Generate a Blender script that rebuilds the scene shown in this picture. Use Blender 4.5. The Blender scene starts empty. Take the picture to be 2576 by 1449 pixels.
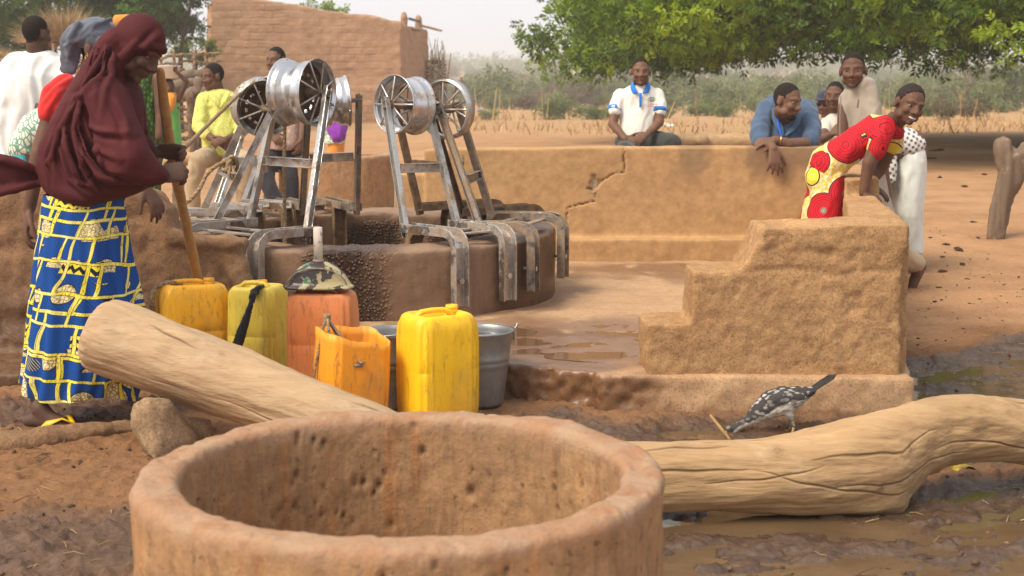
import bpy, bmesh, math, random
import numpy as np
from mathutils import Vector, Matrix
random.seed(7); RNG = np.random.default_rng(11)
SC = bpy.context.scene; COL = SC.collection
R = math.radians

# ------------------------------------------------------------ camera, sky, sun, exposure
CAM_Z, F_PX, CX, CY = 1.34, 3578.0, 1288.0, 724.5
PITCH = math.atan((724.5 - 225) / F_PX)
cam_d = bpy.data.cameras.new("camera"); cam = bpy.data.objects.new("camera", cam_d); COL.objects.link(cam)
cam.location = (0, 0, CAM_Z); cam.rotation_euler = (math.pi / 2 - PITCH, 0, 0)
cam_d.sensor_width = 36; cam_d.lens = F_PX / 2576 * 36
cam_d.clip_start = 0.05; cam_d.clip_end = 4000
cam_d.dof.use_dof = True; cam_d.dof.focus_distance = 6.3; cam_d.dof.aperture_fstop = 5.6
SC.camera = cam

SUN_EL, SUN_AZ = R(50), R(232)          # azimuth clockwise from +Y: behind the camera, to its left
world = bpy.data.worlds.new("World"); SC.world = world; world.use_nodes = True
wn = world.node_tree.nodes; wl = world.node_tree.links
bg = wn["Background"]; sky = wn.new("ShaderNodeTexSky"); sky.sky_type = 'NISHITA'; sky.sun_disc = False
sky.sun_elevation = SUN_EL; sky.sun_rotation = SUN_AZ; sky.dust_density = 3.0; sky.air_density = 1.0; sky.altitude = 200
hs = wn.new("ShaderNodeHueSaturation"); hs.inputs["Saturation"].default_value = 0.16
mixw = wn.new("ShaderNodeMix"); mixw.data_type = 'RGBA'; mixw.inputs["Factor"].default_value = 0.55
mixw.inputs["B"].default_value = (10.8, 11.2, 12.1, 1)           # even bright cloud veil
wl.new(sky.outputs[0], hs.inputs["Color"]); wl.new(hs.outputs[0], mixw.inputs["A"]); wl.new(mixw.outputs["Result"], bg.inputs["Color"])
bg.inputs["Strength"].default_value = 0.078
sun_d = bpy.data.lights.new("sun", 'SUN'); sun = bpy.data.objects.new("sun", sun_d); COL.objects.link(sun)
sun_d.energy = 2.9; sun_d.angle = R(30); sun_d.color = (1.0, 0.88, 0.71)
sd = Vector((math.sin(SUN_AZ) * math.cos(SUN_EL), math.cos(SUN_AZ) * math.cos(SUN_EL), math.sin(SUN_EL)))
sun.rotation_euler = (-sd).to_track_quat('-Z', 'Y').to_euler(); sun.location = sd * 30
vs = SC.view_settings; vs.view_transform = 'Standard'; vs.look = 'None'; vs.gamma = 1; vs.use_curve_mapping = False
vs.exposure = 0.64
SC.cycles.max_bounces = 8; SC.cycles.transparent_max_bounces = 12; SC.cycles.volume_bounces = 2
SC.cycles.use_denoising = True

# ------------------------------------------------------------ measuring: photo coordinates (2576 wide) to world points
CP, SP = math.cos(PITCH), math.sin(PITCH)
def ray(x, y):
    a, b = x - CX, CY - y
    return np.array([a, CP * F_PX + SP * b, -SP * F_PX + CP * b])
def P(x, y, D):
    d = ray(x, y); return np.array([0, 0, CAM_Z]) + d * (D / d[1])
def G(x, y, z):
    d = ray(x, y); return np.array([0, 0, CAM_Z]) + d * ((z - CAM_Z) / d[2])
def V(*a): return np.array(a, float)
def nrm(v):
    v = np.asarray(v, float); return v / (np.linalg.norm(v) + 1e-12)

# ------------------------------------------------------------ vectorised perlin noise
_perm = RNG.permutation(256); _perm = np.concatenate([_perm, _perm, _perm])
_grad = RNG.normal(size=(256, 3)); _grad /= np.linalg.norm(_grad, axis=1)[:, None]
def perlin(p):
    p = np.asarray(p, float); i = np.floor(p).astype(int); f = p - i; i &= 255
    u = f * f * f * (f * (f * 6 - 15) + 10)
    out = 0
    for dx in (0, 1):
        for dy in (0, 1):
            for dz in (0, 1):
                h = _perm[_perm[_perm[(i[..., 0] + dx)] + i[..., 1] + dy] + i[..., 2] + dz] & 255
                g = _grad[h]
                d = g[..., 0] * (f[..., 0] - dx) + g[..., 1] * (f[..., 1] - dy) + g[..., 2] * (f[..., 2] - dz)
                w = (u[..., 0] if dx else 1 - u[..., 0]) * (u[..., 1] if dy else 1 - u[..., 1]) * (u[..., 2] if dz else 1 - u[..., 2])
                out = out + w * d
    return out * 1.5
def fbm(p, octaves=4, gain=0.5):
    s, a, f = 0, 1, 1
    for k in range(octaves):
        s = s + a * perlin(np.asarray(p) * f + 17.3 * k); a *= gain; f *= 2.03
    return s
def smooth(a, b, x):
    t = np.clip((x - a) / (b - a), 0, 1); return t * t * (3 - 2 * t)

# ------------------------------------------------------------ mesh builder
class MB:
    def __init__(s): s.v = []; s.f = []; s.n = 0
    def raw(s, v, f):
        s.v.append(np.asarray(v, float)); b = s.n
        s.f.extend([tuple(i + b for i in q) for q in f]); s.n += len(v); return s
    def rings(s, rs, cap=True, closed=False):
        n = len(rs[0]); v = np.concatenate([np.asarray(r, float) for r in rs]); f = []
        m = len(rs)
        for k in range(m if closed else m - 1):
            a, b = k * n, ((k + 1) % m) * n
            for j in range(n):
                j2 = (j + 1) % n; f.append((a + j, a + j2, b + j2, b + j))
        if cap and not closed:
            f.append(tuple(range(n - 1, -1, -1))); f.append(tuple((m - 1) * n + j for j in range(n)))
        return s.raw(v, f)
    def tube(s, pts, rs, n=12, side=None, round_=True):
        """swept round or elliptical section; rs holds r or (r_side, r_other)"""
        pts = [np.asarray(p, float) for p in pts]
        rs = [(r, r) if np.isscalar(r) else r for r in rs]
        m = len(pts); T = []
        for i in range(m):
            T.append(nrm(pts[min(i + 1, m - 1)] - pts[max(i - 1, 0)]))
        ref = np.asarray(side, float) if side is not None else (V(1, 0, 0) if abs(T[0][0]) < 0.8 else V(0, 1, 0))
        out = []; ang = np.arange(n) * 2 * math.pi / n
        for i in range(m):
            a = ref - T[i] * ref.dot(T[i])
            if np.linalg.norm(a) < 1e-3: a = np.cross(T[i], V(0, 0.3, 1))
            a = nrm(a); b = np.cross(T[i], a)
            if side is None: ref = a
            ring = lambda c, k: c + (np.cos(ang)[:, None] * a * rs[i][0] + np.sin(ang)[:, None] * b * rs[i][1]) * k
            q = min(rs[i])
            if i == 0 and round_:
                for k, d in ((0.35, 0.93), (0.75, 0.66)): out.append(ring(pts[i] - T[i] * q * d, k))
            out.append(ring(pts[i], 1))
            if i == m - 1 and round_:
                for k, d in ((0.75, 0.66), (0.35, 0.93)): out.append(ring(pts[i] + T[i] * q * d, k))
        return s.rings(out)
    def limb(s, pts, rs, n=12):
        """tapered segments with a ball at every joint"""
        for a, b, ra, rb in zip(pts[:-1], pts[1:], rs[:-1], rs[1:]): s.tube([a, b], [ra, rb], n)
        for p, r in zip(pts[1:-1], rs[1:-1]): s.ball(p, (r, r, r))
        return s
    def ball(s, c, r, M=None, nu=14, nv=10):
        r = (r, r, r) if np.isscalar(r) else r
        v = [V(0, 0, 1)]
        for i in range(1, nv):
            t = math.pi * i / nv
            for j in range(nu):
                u = 2 * math.pi * j / nu; v.append(V(math.sin(t) * math.cos(u), math.sin(t) * math.sin(u), math.cos(t)))
        v.append(V(0, 0, -1)); v = np.array(v) * np.asarray(r, float)
        if M is not None: v = v @ np.asarray(M).T
        f = [(0, 1 + j, 1 + (j + 1) % nu) for j in range(nu)]
        for i in range(nv - 2):
            a, b = 1 + i * nu, 1 + (i + 1) * nu
            f += [(a + j, b + j, b + (j + 1) % nu, a + (j + 1) % nu) for j in range(nu)]
        e = len(v) - 1; a = 1 + (nv - 2) * nu
        f += [(e, a + (j + 1) % nu, a + j) for j in range(nu)]
        return s.raw(v + np.asarray(c, float), f)
    def box(s, c, size, M=None):
        x, y, z = np.asarray(size, float) / 2
        v = np.array([(-x, -y, -z), (x, -y, -z), (x, y, -z), (-x, y, -z), (-x, -y, z), (x, -y, z), (x, y, z), (-x, y, z)])
        if M is not None: v = v @ np.asarray(M).T
        return s.raw(v + np.asarray(c, float), [(0, 3, 2, 1), (4, 5, 6, 7), (0, 1, 5, 4), (1, 2, 6, 5), (2, 3, 7, 6), (3, 0, 4, 7)])
    def prism(s, poly, d):
        """polygon of 3-D points pushed along vector d"""
        p = np.asarray(poly, float); n = len(p); d = np.asarray(d, float)
        f = [tuple(range(n - 1, -1, -1)), tuple(range(n, 2 * n))] + [(j, (j + 1) % n, n + (j + 1) % n, n + j) for j in range(n)]
        return s.raw(np.concatenate([p, p + d]), f)
    def bar(s, a, b, prof, up):
        """profile (x along side, y along up) swept straight from a to b"""
        a, b = np.asarray(a, float), np.asarray(b, float); t = nrm(b - a); u = nrm(np.asarray(up, float) - t * np.dot(up, t)); sd_ = np.cross(t, u)
        poly = [a + sd_ * x + u * y for x, y in prof]; return s.prism(poly, b - a)
    def lathe(s, prof, n=64, c=(0, 0, 0), closed=True, M=None):
        ang = np.arange(n) * 2 * math.pi / n
        rings = []
        for a in ang:
            p = np.array([(r * math.cos(a), r * math.sin(a), z) for r, z in prof])
            if M is not None: p = p @ np.asarray(M).T
            rings.append(p + np.asarray(c, float))
        m = len(prof); v = np.concatenate(rings); f = []
        for k in range(n):
            a, b = k * m, ((k + 1) % n) * m
            for j in range(m if closed else m - 1):
                j2 = (j + 1) % m; f.append((a + j, b + j, b + j2, a + j2))
        return s.raw(v, f)
    def mesh(s, name="mesh"):
        me = bpy.data.meshes.new(name); v = np.concatenate(s.v)
        me.from_pydata(v.tolist(), [], s.f); me.update(); return me

def verts(me):
    a = np.empty(len(me.vertices) * 3, np.float32); me.vertices.foreach_get("co", a); return a.reshape(-1, 3).astype(float)
def norms(me):
    a = np.empty(len(me.vertices) * 3, np.float32); me.vertex_normals.foreach_get("vector", a); return a.reshape(-1, 3).astype(float)
def setv(me, v):
    me.vertices.foreach_set("co", np.ascontiguousarray(v, np.float32).ravel()); me.update()
def attr(me, name, val):
    at = me.attributes.new(name, 'FLOAT', 'POINT'); at.data.foreach_set("value", np.ascontiguousarray(val, np.float32))
def vox(mb, size, it=3, fac=0.5, sub=0):
    """one continuous skin over overlapping shells"""
    me = mb.mesh("t"); o = bpy.data.objects.new("t", me); COL.objects.link(o)
    m = o.modifiers.new("r", 'REMESH'); m.mode = 'VOXEL'; m.voxel_size = size; m.use_smooth_shade = True
    if it:
        q = o.modifiers.new("s", 'SMOOTH'); q.factor = fac; q.iterations = it
    dg = bpy.context.evaluated_depsgraph_get(); dg.update()
    out = bpy.data.meshes.new_from_object(o.evaluated_get(dg)); bpy.data.objects.remove(o); bpy.data.meshes.remove(me)
    return out
def evalmod(me, kind, **kw):
    o = bpy.data.objects.new("t", me); COL.objects.link(o); m = o.modifiers.new("m", kind)
    for k, v_ in kw.items(): setattr(m, k, v_)
    dg = bpy.context.evaluated_depsgraph_get(); dg.update()
    out = bpy.data.meshes.new_from_object(o.evaluated_get(dg)); bpy.data.objects.remove(o); return out
def crease(me, lines, A, sg, mask=None):
    """crisp drape lines: a ridge with a furrow beside it, on the side that faces the well path"""
    v = verts(me); n = norms(me); h = np.zeros(len(v)); fr = np.clip(-n[:, 1] * 2.2, 0, 1)
    for ln in lines:
        q = [np.asarray(p_, float) for p_ in ln]; best = np.full(len(v), 9.0); sgn = np.zeros(len(v)); tt = np.zeros(len(v)); m = len(q) - 1
        for i, (a, c) in enumerate(zip(q[:-1], q[1:])):
            ax, az, bx, bz = a[0], a[2], c[0], c[2]; L2 = (bx - ax) ** 2 + (bz - az) ** 2 + 1e-9; t = np.clip(((v[:, 0] - ax) * (bx - ax) + (v[:, 2] - az) * (bz - az)) / L2, 0, 1)
            dx, dz = v[:, 0] - ax - t * (bx - ax), v[:, 2] - az - t * (bz - az); d = np.hypot(dx, dz); k_ = d < best
            sgn = np.where(k_, np.sign(dx * (bz - az) - dz * (bx - ax)), sgn); tt = np.where(k_, (i + t) / m, tt); best = np.minimum(best, d)
        s_ = best * sgn; env = np.sin(np.clip(tt, 0.02, 0.98) * math.pi) ** 0.6
        h = h + env * (np.exp(-(s_ / sg) ** 2) - 0.75 * np.exp(-((s_ - 1.9 * sg) / (0.8 * sg)) ** 2))
    setv(me, v + n * (h * fr * A * (1 if mask is None else mask(v)))[:, None]); return me
def rough(me, amp, freq, octv=4, stretch=(1, 1, 1), seed=0.0):
    v = verts(me); n = norms(me)
    setv(me, v + n * (fbm(v * freq * np.array(stretch) + seed, octv) * amp)[:, None]); return me
def folds(me, amp, freq, axis=(0, 0, 1), squash=0.18, seed=0.0, mask=None):
    """cloth folds that run along axis"""
    v = verts(me); n = norms(me); ax = nrm(axis)
    along = v @ ax; q = v - along[:, None] * ax + along[:, None] * ax * squash
    w = perlin(v * freq * 0.5 + seed + 5)[:, None] * 0.06
    h = np.abs(perlin((q + w) * freq + seed)) * -1.4 + 0.35 + 0.4 * perlin((q + w) * freq * 2.1 + seed + 9)
    if mask is not None: h = h * mask(v)
    setv(me, v + n * (h * amp)[:, None]); return me

# ------------------------------------------------------------ objects
def shade(me, sm=True):
    me.polygons.foreach_set("use_smooth", [sm] * len(me.polygons))
def empty(name, loc, label=None, cat=None, group=None, rz=0.0):
    o = bpy.data.objects.new(name, None); COL.objects.link(o); o.location = Vector(loc); o.rotation_euler.z = rz
    o.empty_display_size = 0.1; tag(o, label, cat, group); return o
def tag(o, label=None, cat=None, group=None, kind=None):
    if label: o["label"] = label
    if cat: o["category"] = cat
    if group: o["group"] = group
    if kind: o["kind"] = kind
    return o
def world_of(o):
    M = Matrix.Translation(o.location) @ o.rotation_euler.to_matrix().to_4x4()
    return (world_of(o.parent) @ M) if o.parent else M
def add(name, me, m=None, parent=None, sm=True, bevel=0.0, local=False, origin=None, seg=2, label=None):
    """link a mesh as one object; world coordinates are turned into the parent's"""
    if isinstance(me, MB): me = me.mesh(name)
    me.name = name
    o = bpy.data.objects.new(name, me); COL.objects.link(o)
    if parent is not None:
        o.parent = parent
        if not local: me.transform(world_of(parent).inverted())
    elif origin is not None:
        me.transform(Matrix.Translation(-Vector(origin))); o.location = Vector(origin)
    elif not local:
        v = verts(me); c = Vector(((v[:, 0].min() + v[:, 0].max()) / 2, (v[:, 1].min() + v[:, 1].max()) / 2, v[:, 2].min()))
        me.transform(Matrix.Translation(-c)); o.location = c
    if m is not None:
        for q in (m if isinstance(m, (list, tuple)) else [m]): me.materials.append(q)
    shade(me, sm)
    if bevel:
        b = o.modifiers.new("bevel", 'BEVEL'); b.width = bevel; b.segments = seg; b.limit_method = 'ANGLE'; b.angle_limit = R(35)
    if label: o["label"] = label
    return o
def children(o): return [c for c in bpy.data.objects if c.parent == o]
def copy_tree(o, parent=None):
    c = o.copy(); COL.objects.link(c)
    if parent is not None: c.parent = parent
    for ch in children(o): copy_tree(ch, c)
    return c
# ------------------------------------------------------------ procedural materials
class M:
    """small wrapper round a material's node tree"""
    def __init__(s, name, rough=0.8, spec=0.3, metal=0.0):
        s.m = bpy.data.materials.new(name); s.m.use_nodes = True; s.t = s.m.node_tree; s.n = s.t.nodes
        s.b = s.n["Principled BSDF"]; s.set("Roughness", rough); s.set("Specular IOR Level", spec); s.set("Metallic", metal)
        s.tc = s.n.new("ShaderNodeTexCoord")
    def set(s, k, v):
        if hasattr(v, "links") or isinstance(v, bpy.types.NodeSocket): s.t.links.new(v, s.b.inputs[k])
        else: s.b.inputs[k].default_value = v
        return s
    def lk(s, a, b): s.t.links.new(a, b)
    def inp(s, sock, v):
        if isinstance(v, bpy.types.NodeSocket): s.lk(v, sock)
        elif v is not None:
            if isinstance(v, (tuple, list)) and len(v) == 3 and sock.type == 'RGBA': v = (*v, 1)
            sock.default_value = v
    def co(s, kind="Object", scale=(1, 1, 1), rot=(0, 0, 0)):
        mp = s.n.new("ShaderNodeMapping"); s.lk(s.tc.outputs[kind], mp.inputs[0]); mp.inputs["Scale"].default_value = scale; mp.inputs["Rotation"].default_value = rot
        return mp.outputs[0]
    def noise(s, scale=5, detail=4, rough=0.6, vec=None, dist=0.0, col=False):
        n = s.n.new("ShaderNodeTexNoise"); n.inputs["Scale"].default_value = scale; n.inputs["Detail"].default_value = detail
        n.inputs["Roughness"].default_value = rough; n.inputs["Distortion"].default_value = dist
        s.lk(vec if vec is not None else s.tc.outputs["Object"], n.inputs["Vector"]); return n.outputs["Color" if col else "Fac"]
    def voro(s, scale=5, vec=None, feat='F1', out="Distance", rnd=1.0):
        n = s.n.new("ShaderNodeTexVoronoi"); n.feature = feat; n.inputs["Scale"].default_value = scale; n.inputs["Randomness"].default_value = rnd
        s.lk(vec if vec is not None else s.tc.outputs["Object"], n.inputs["Vector"]); return n.outputs[out]
    def ramp(s, f, stops, interp='LINEAR'):
        r = s.n.new("ShaderNodeValToRGB"); r.color_ramp.interpolation = interp; e = r.color_ramp.elements
        while len(e) < len(stops): e.new(0.5)
        for k, (p, c) in enumerate(stops):
            e[k].position = p; c = (c, c, c) if np.isscalar(c) else c; e[k].color = (*c[:3], 1)
        s.lk(f, r.inputs[0]); return r.outputs[0]
    def mix(s, f, a, b, mode='MIX'):
        n = s.n.new("ShaderNodeMix"); n.data_type = 'RGBA'; n.blend_type = mode
        s.inp(n.inputs["Factor"], f); s.inp(n.inputs["A"], a); s.inp(n.inputs["B"], b); return n.outputs["Result"]
    def math(s, op, a, b=None, c=None):
        n = s.n.new("ShaderNodeMath"); n.operation = op
        for i, q in enumerate((a, b, c)): s.inp(n.inputs[i], q)
        return n.outputs[0]
    def attr(s, name):
        n = s.n.new("ShaderNodeAttribute"); n.attribute_name = name; return n.outputs["Fac"]
    def xyz(s, vec):
        n = s.n.new("ShaderNodeSeparateXYZ"); s.lk(vec, n.inputs[0]); return n.outputs
    def bump(s, h, strength=0.3, dist=0.01, prev=None):
        n = s.n.new("ShaderNodeBump"); n.inputs["Strength"].default_value = strength; n.inputs["Distance"].default_value = dist
        s.lk(h, n.inputs["Height"])
        if prev is not None: s.lk(prev, n.inputs["Normal"])
        s.lk(n.outputs[0], s.b.inputs["Normal"]); return n.outputs[0]

def earth(name, c1, c2, c3, scale=3.0, rough=0.95, bump=0.5, bs=60, bd=0.006, stretch=(1, 1, 1), wet=None, grit=0.25):
    """mottled mud, plaster or stone; optional wet attribute darkens and glosses"""
    k = M(name, rough, 0.15); vec = k.co(scale=stretch)
    a = k.noise(scale, 6, 0.65, vec); b = k.noise(scale * 4.7, 5, 0.7, vec); g = k.noise(bs, 6, 0.75)
    c = k.mix(k.ramp(a, [(0.38, 0), (0.62, 1)]), c1, c2)
    c = k.mix(k.math('MULTIPLY', k.ramp(b, [(0.47, 0), (0.66, 1)]), 0.5), c, c3); pale = k.noise(scale * 0.9, 5, 0.65, k.co(scale=(0.5, 0.5, 2.2))); c = k.mix(k.math('MULTIPLY', k.ramp(pale, [(0.52, 0), (0.64, 1)]), 0.45), c, tuple(min(1, x * 1.22) for x in c1))
    c = k.mix(grit, c, k.ramp(g, [(0.3, 0.25), (0.7, 1.0)]), 'MULTIPLY')
    v2 = k.noise(scale * 14, 6, 0.75, vec); c = k.mix(0.32, c, k.ramp(v2, [(0.3, 0.4), (0.62, 1.12)]), 'MULTIPLY'); v3 = k.noise(120, 4, 0.75); c = k.mix(0.7, c, k.ramp(v3, [(0.32, 0.3), (0.5, 1.0)]), 'MULTIPLY')
    if wet:
        w = k.attr("wet")
        c = k.mix(w, c, k.mix(1.0, c, wet, 'MULTIPLY'))
        k.set("Roughness", k.ramp(w, [(0, rough), (1, 0.32)])); k.set("Specular IOR Level", 0.4)
    k.set("Base Color", c)
    h = k.math('ADD', k.math('ADD', k.math('MULTIPLY', g, 0.5), k.math('MULTIPLY', b, 1.2)), v2); k.bump(h, bump, bd); return k.m
def plain(name, col, rough=0.6, spec=0.3, var=0.15, scale=12, metal=0.0, bump=0.0, stretch=(1, 1, 1)):
    k = M(name, rough, spec, metal); n = k.noise(scale, 4, 0.6, k.co(scale=stretch))
    d = tuple(x * (1 - var * 2) for x in col); l = tuple(min(1, x * (1 + var)) for x in col)
    k.set("Base Color", k.ramp(n, [(0.3, d), (0.7, l)]))
    if bump: k.bump(n, bump, 0.005)
    return k.m
def cloth(name, col, var=0.12, rough=0.85, sheen=0.2, weave=900, bump=0.25, col2=None, scale=6):
    k = M(name, rough, 0.2); n = k.noise(scale, 4, 0.6)
    c = k.ramp(n, [(0.3, tuple(x * (1 - var) for x in col)), (0.7, col2 or tuple(min(1, x * (1 + var)) for x in col))])
    k.set("Base Color", c); k.set("Sheen Weight", sheen)
    h = k.math('ADD', k.noise(weave, 2, 0.5), k.math('MULTIPLY', k.noise(40, 4, 0.6, k.co(scale=(1, 1, 0.3))), 2.0)); k.bump(h, bump, 0.004); return k.m
def skin(name, col):
    k = M(name, 0.58, 0.22); n = k.noise(14, 5, 0.65); p = k.noise(320, 3, 0.6)
    k.set("Base Color", k.ramp(n, [(0.25, tuple(x * 0.72 for x in col)), (0.75, tuple(x * 1.22 for x in col))]))
    k.set("Subsurface Weight", 0.06); k.set("Subsurface Radius", (0.012, 0.005, 0.003)); k.bump(p, 0.12, 0.002); return k.m
def steel(name, dirt=0.5, base=(0.62, 0.60, 0.57)):
    k = M(name, 0.35, 0.5, 1.0); n = k.noise(7, 6, 0.7); n2 = k.noise(38, 5, 0.7); lo = k.noise(3.0, 4, 0.6)
    d = k.ramp(k.math('ADD', k.math('MULTIPLY', n, 0.7), k.math('MULTIPLY', n2, 0.3)), [(0.60 - dirt * 0.25, 0), (0.72 - dirt * 0.25, 1)])
    k.set("Base Color", k.mix(d, k.ramp(lo, [(0.3, tuple(x * 0.7 for x in base)), (0.7, base)]), k.ramp(n2, [(0.3, (0.17, 0.115, 0.075)), (0.7, (0.34, 0.245, 0.165))])))
    k.set("Metallic", k.ramp(d, [(0, 0.95), (1, 0.0)])); k.set("Roughness", k.ramp(d, [(0, 0.28), (1, 0.85)]))
    k.bump(n2, 0.15, 0.002); return k.m
def plastic(name, col, dirt=0.3, faded=None):
    k = M(name, 0.42, 0.4); n = k.noise(5, 6, 0.7, k.co(scale=(1, 1, 0.5))); sc = k.noise(30, 6, 0.75, k.co(scale=(1.4, 1.4, 0.35)), 0.6)
    big = k.noise(2.4, 3, 0.5)
    c = k.mix(k.ramp(big, [(0.35, 0), (0.65, 1)]), col, faded or tuple(x * 0.82 for x in col))
    c = k.mix(k.math('MULTIPLY', k.ramp(sc, [(0.53, 0), (0.66, 1)]), dirt * 1.5), c, (0.17, 0.09, 0.035))
    c = k.mix(k.math('MULTIPLY', k.ramp(n, [(0.46, 0), (0.68, 1)]), dirt * 1.3), c, (0.33, 0.18, 0.06))
    z = k.xyz(k.co("Generated"))[2]
    c = k.mix(k.math('MULTIPLY', k.ramp(z, [(0.0, 1), (0.22, 0)]), k.math('MULTIPLY', n, dirt * 1.6)), c, (0.22, 0.12, 0.06))
    k.set("Base Color", c); k.set("Subsurface Weight", 0.12); k.set("Subsurface Radius", (0.03, 0.02, 0.005))
    k.set("Roughness", k.ramp(n, [(0.3, 0.33), (0.7, 0.6)])); k.bump(k.noise(55, 4, 0.6), 0.1, 0.003); return k.m
def wood(name, c1, c2, dark, axis=(0.6, 9, 9), scale=3.0, rot=(0, 0, 0)):
    k = M(name, 0.72, 0.25); vec = k.co(scale=axis, rot=rot)
    g = k.noise(scale, 8, 0.62, vec, 0.7); f = k.noise(scale * 5, 6, 0.7, vec, 0.3); p = k.noise(2.2, 4, 0.6)
    c = k.mix(k.ramp(g, [(0.35, 0), (0.68, 1)]), c1, c2)
    c = k.mix(k.math('MULTIPLY', k.ramp(p, [(0.45, 0), (0.66, 1)]), 0.6), c, tuple(x * 0.60 for x in c1)); c = k.mix(k.math('MULTIPLY', k.ramp(k.noise(4.6, 5, 0.7), [(0.56, 0), (0.7, 1)]), 0.5), c, (0.58, 0.43, 0.29))
    cm = k.attr("crack"); c = k.mix(k.math('MULTIPLY', k.attr("knot"), 0.65), c, dark)
    c = k.mix(k.math('MULTIPLY', k.ramp(f, [(0.55, 0), (0.75, 1)]), 0.5), c, dark); c = k.mix(k.math('MULTIPLY', cm, 0.85), c, dark)
    k.set("Base Color", c); h = k.math('SUBTRACT', k.math('ADD', f, g), k.math('MULTIPLY', cm, 1.5)); k.bump(h, 0.45, 0.008); return k.m
def leafmat(name, dark, mid, light):
    k = M(name, 0.5, 0.3); a = k.attr("tone"); n = k.noise(0.8, 3, 0.6)
    c = k.ramp(k.math('ADD', k.math('MULTIPLY', a, 0.8), k.math('MULTIPLY', n, 0.25)), [(0.1, dark), (0.5, mid), (0.95, light)])
    k.set("Base Color", c)
    tr = k.n.new("ShaderNodeBsdfTranslucent"); k.lk(k.mix(1.0, c, (1.0, 1.0, 0.55), 'MULTIPLY'), tr.inputs[0])
    ms = k.n.new("ShaderNodeMixShader"); ms.inputs[0].default_value = 0.42
    k.lk(k.b.outputs[0], ms.inputs[1]); k.lk(tr.outputs[0], ms.inputs[2]); k.lk(ms.outputs[0], k.n["Material Output"].inputs[0]); return k.m
# ------------------------------------------------------------ ground, water, platform
m_sand = None
def ground_material():
    k = M("earth_ground", 0.95, 0.2); vec = k.co()
    big = k.noise(0.35, 4, 0.6, vec); a = k.noise(2.2, 6, 0.7, vec); g = k.noise(45, 6, 0.75, vec); pb = k.voro(26, vec)
    dry = k.mix(k.ramp(big, [(0.35, 0), (0.65, 1)]), (0.56, 0.325, 0.17), (0.48, 0.26, 0.13))
    dry = k.mix(k.ramp(a, [(0.45, 0), (0.7, 0.75)]), dry, (0.31, 0.165, 0.085))
    dry = k.mix(k.ramp(pb, [(0.05, 0.55), (0.2, 0)]), dry, (0.22, 0.13, 0.075))
    dry = k.mix(0.5, dry, k.ramp(g, [(0.25, 0.45), (0.65, 1)]), 'MULTIPLY')
    n2 = k.noise(9, 6, 0.7, vec)
    brown = k.mix(k.ramp(n2, [(0.35, 0), (0.65, 1)]), (0.21, 0.10, 0.048), (0.33, 0.17, 0.08))
    brown = k.mix(0.55, brown, k.ramp(g, [(0.25, 0.4), (0.65, 1)]), 'MULTIPLY')
    mud = k.mix(k.ramp(n2, [(0.35, 0), (0.65, 1)]), (0.060, 0.034, 0.021), (0.125, 0.074, 0.045)); mud = k.mix(0.35, mud, k.ramp(g, [(0.25, 0.35), (0.65, 1.1)]), 'MULTIPLY')
    c = k.mix(k.math('MULTIPLY', k.attr("damp"), k.ramp(n2, [(0.25, 0.6), (0.6, 1)])), dry, brown); w = k.attr("wet"); c = k.mix(w, c, mud)
    far = k.attr("field"); c = k.mix(far, c, k.ramp(a, [(0.3, (0.34, 0.20, 0.095)), (0.7, (0.48, 0.30, 0.15))]))
    k.set("Base Color", c); k.set("Roughness", k.ramp(k.math('ADD', w, k.math('MULTIPLY', k.math('SUBTRACT', n2, 0.5), 0.5)), [(0.2, 0.95), (0.8, 0.20)])); k.set("Specular IOR Level", k.ramp(w, [(0, 0.12), (1, 0.38)]))
    clod = k.voro(48, k.co(scale=(1, 1, 1)), 'SMOOTH_F1'); h = k.math('SUBTRACT', k.math('ADD', k.math('MULTIPLY', g, 0.9), n2), k.math('MULTIPLY', k.math('MULTIPLY', clod, w), 0.9)); k.bump(k.math('MULTIPLY', h, k.math('SUBTRACT', 1.0, k.math('MULTIPLY', w, 0.55))), 0.9, 0.018); return k.m

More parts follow.
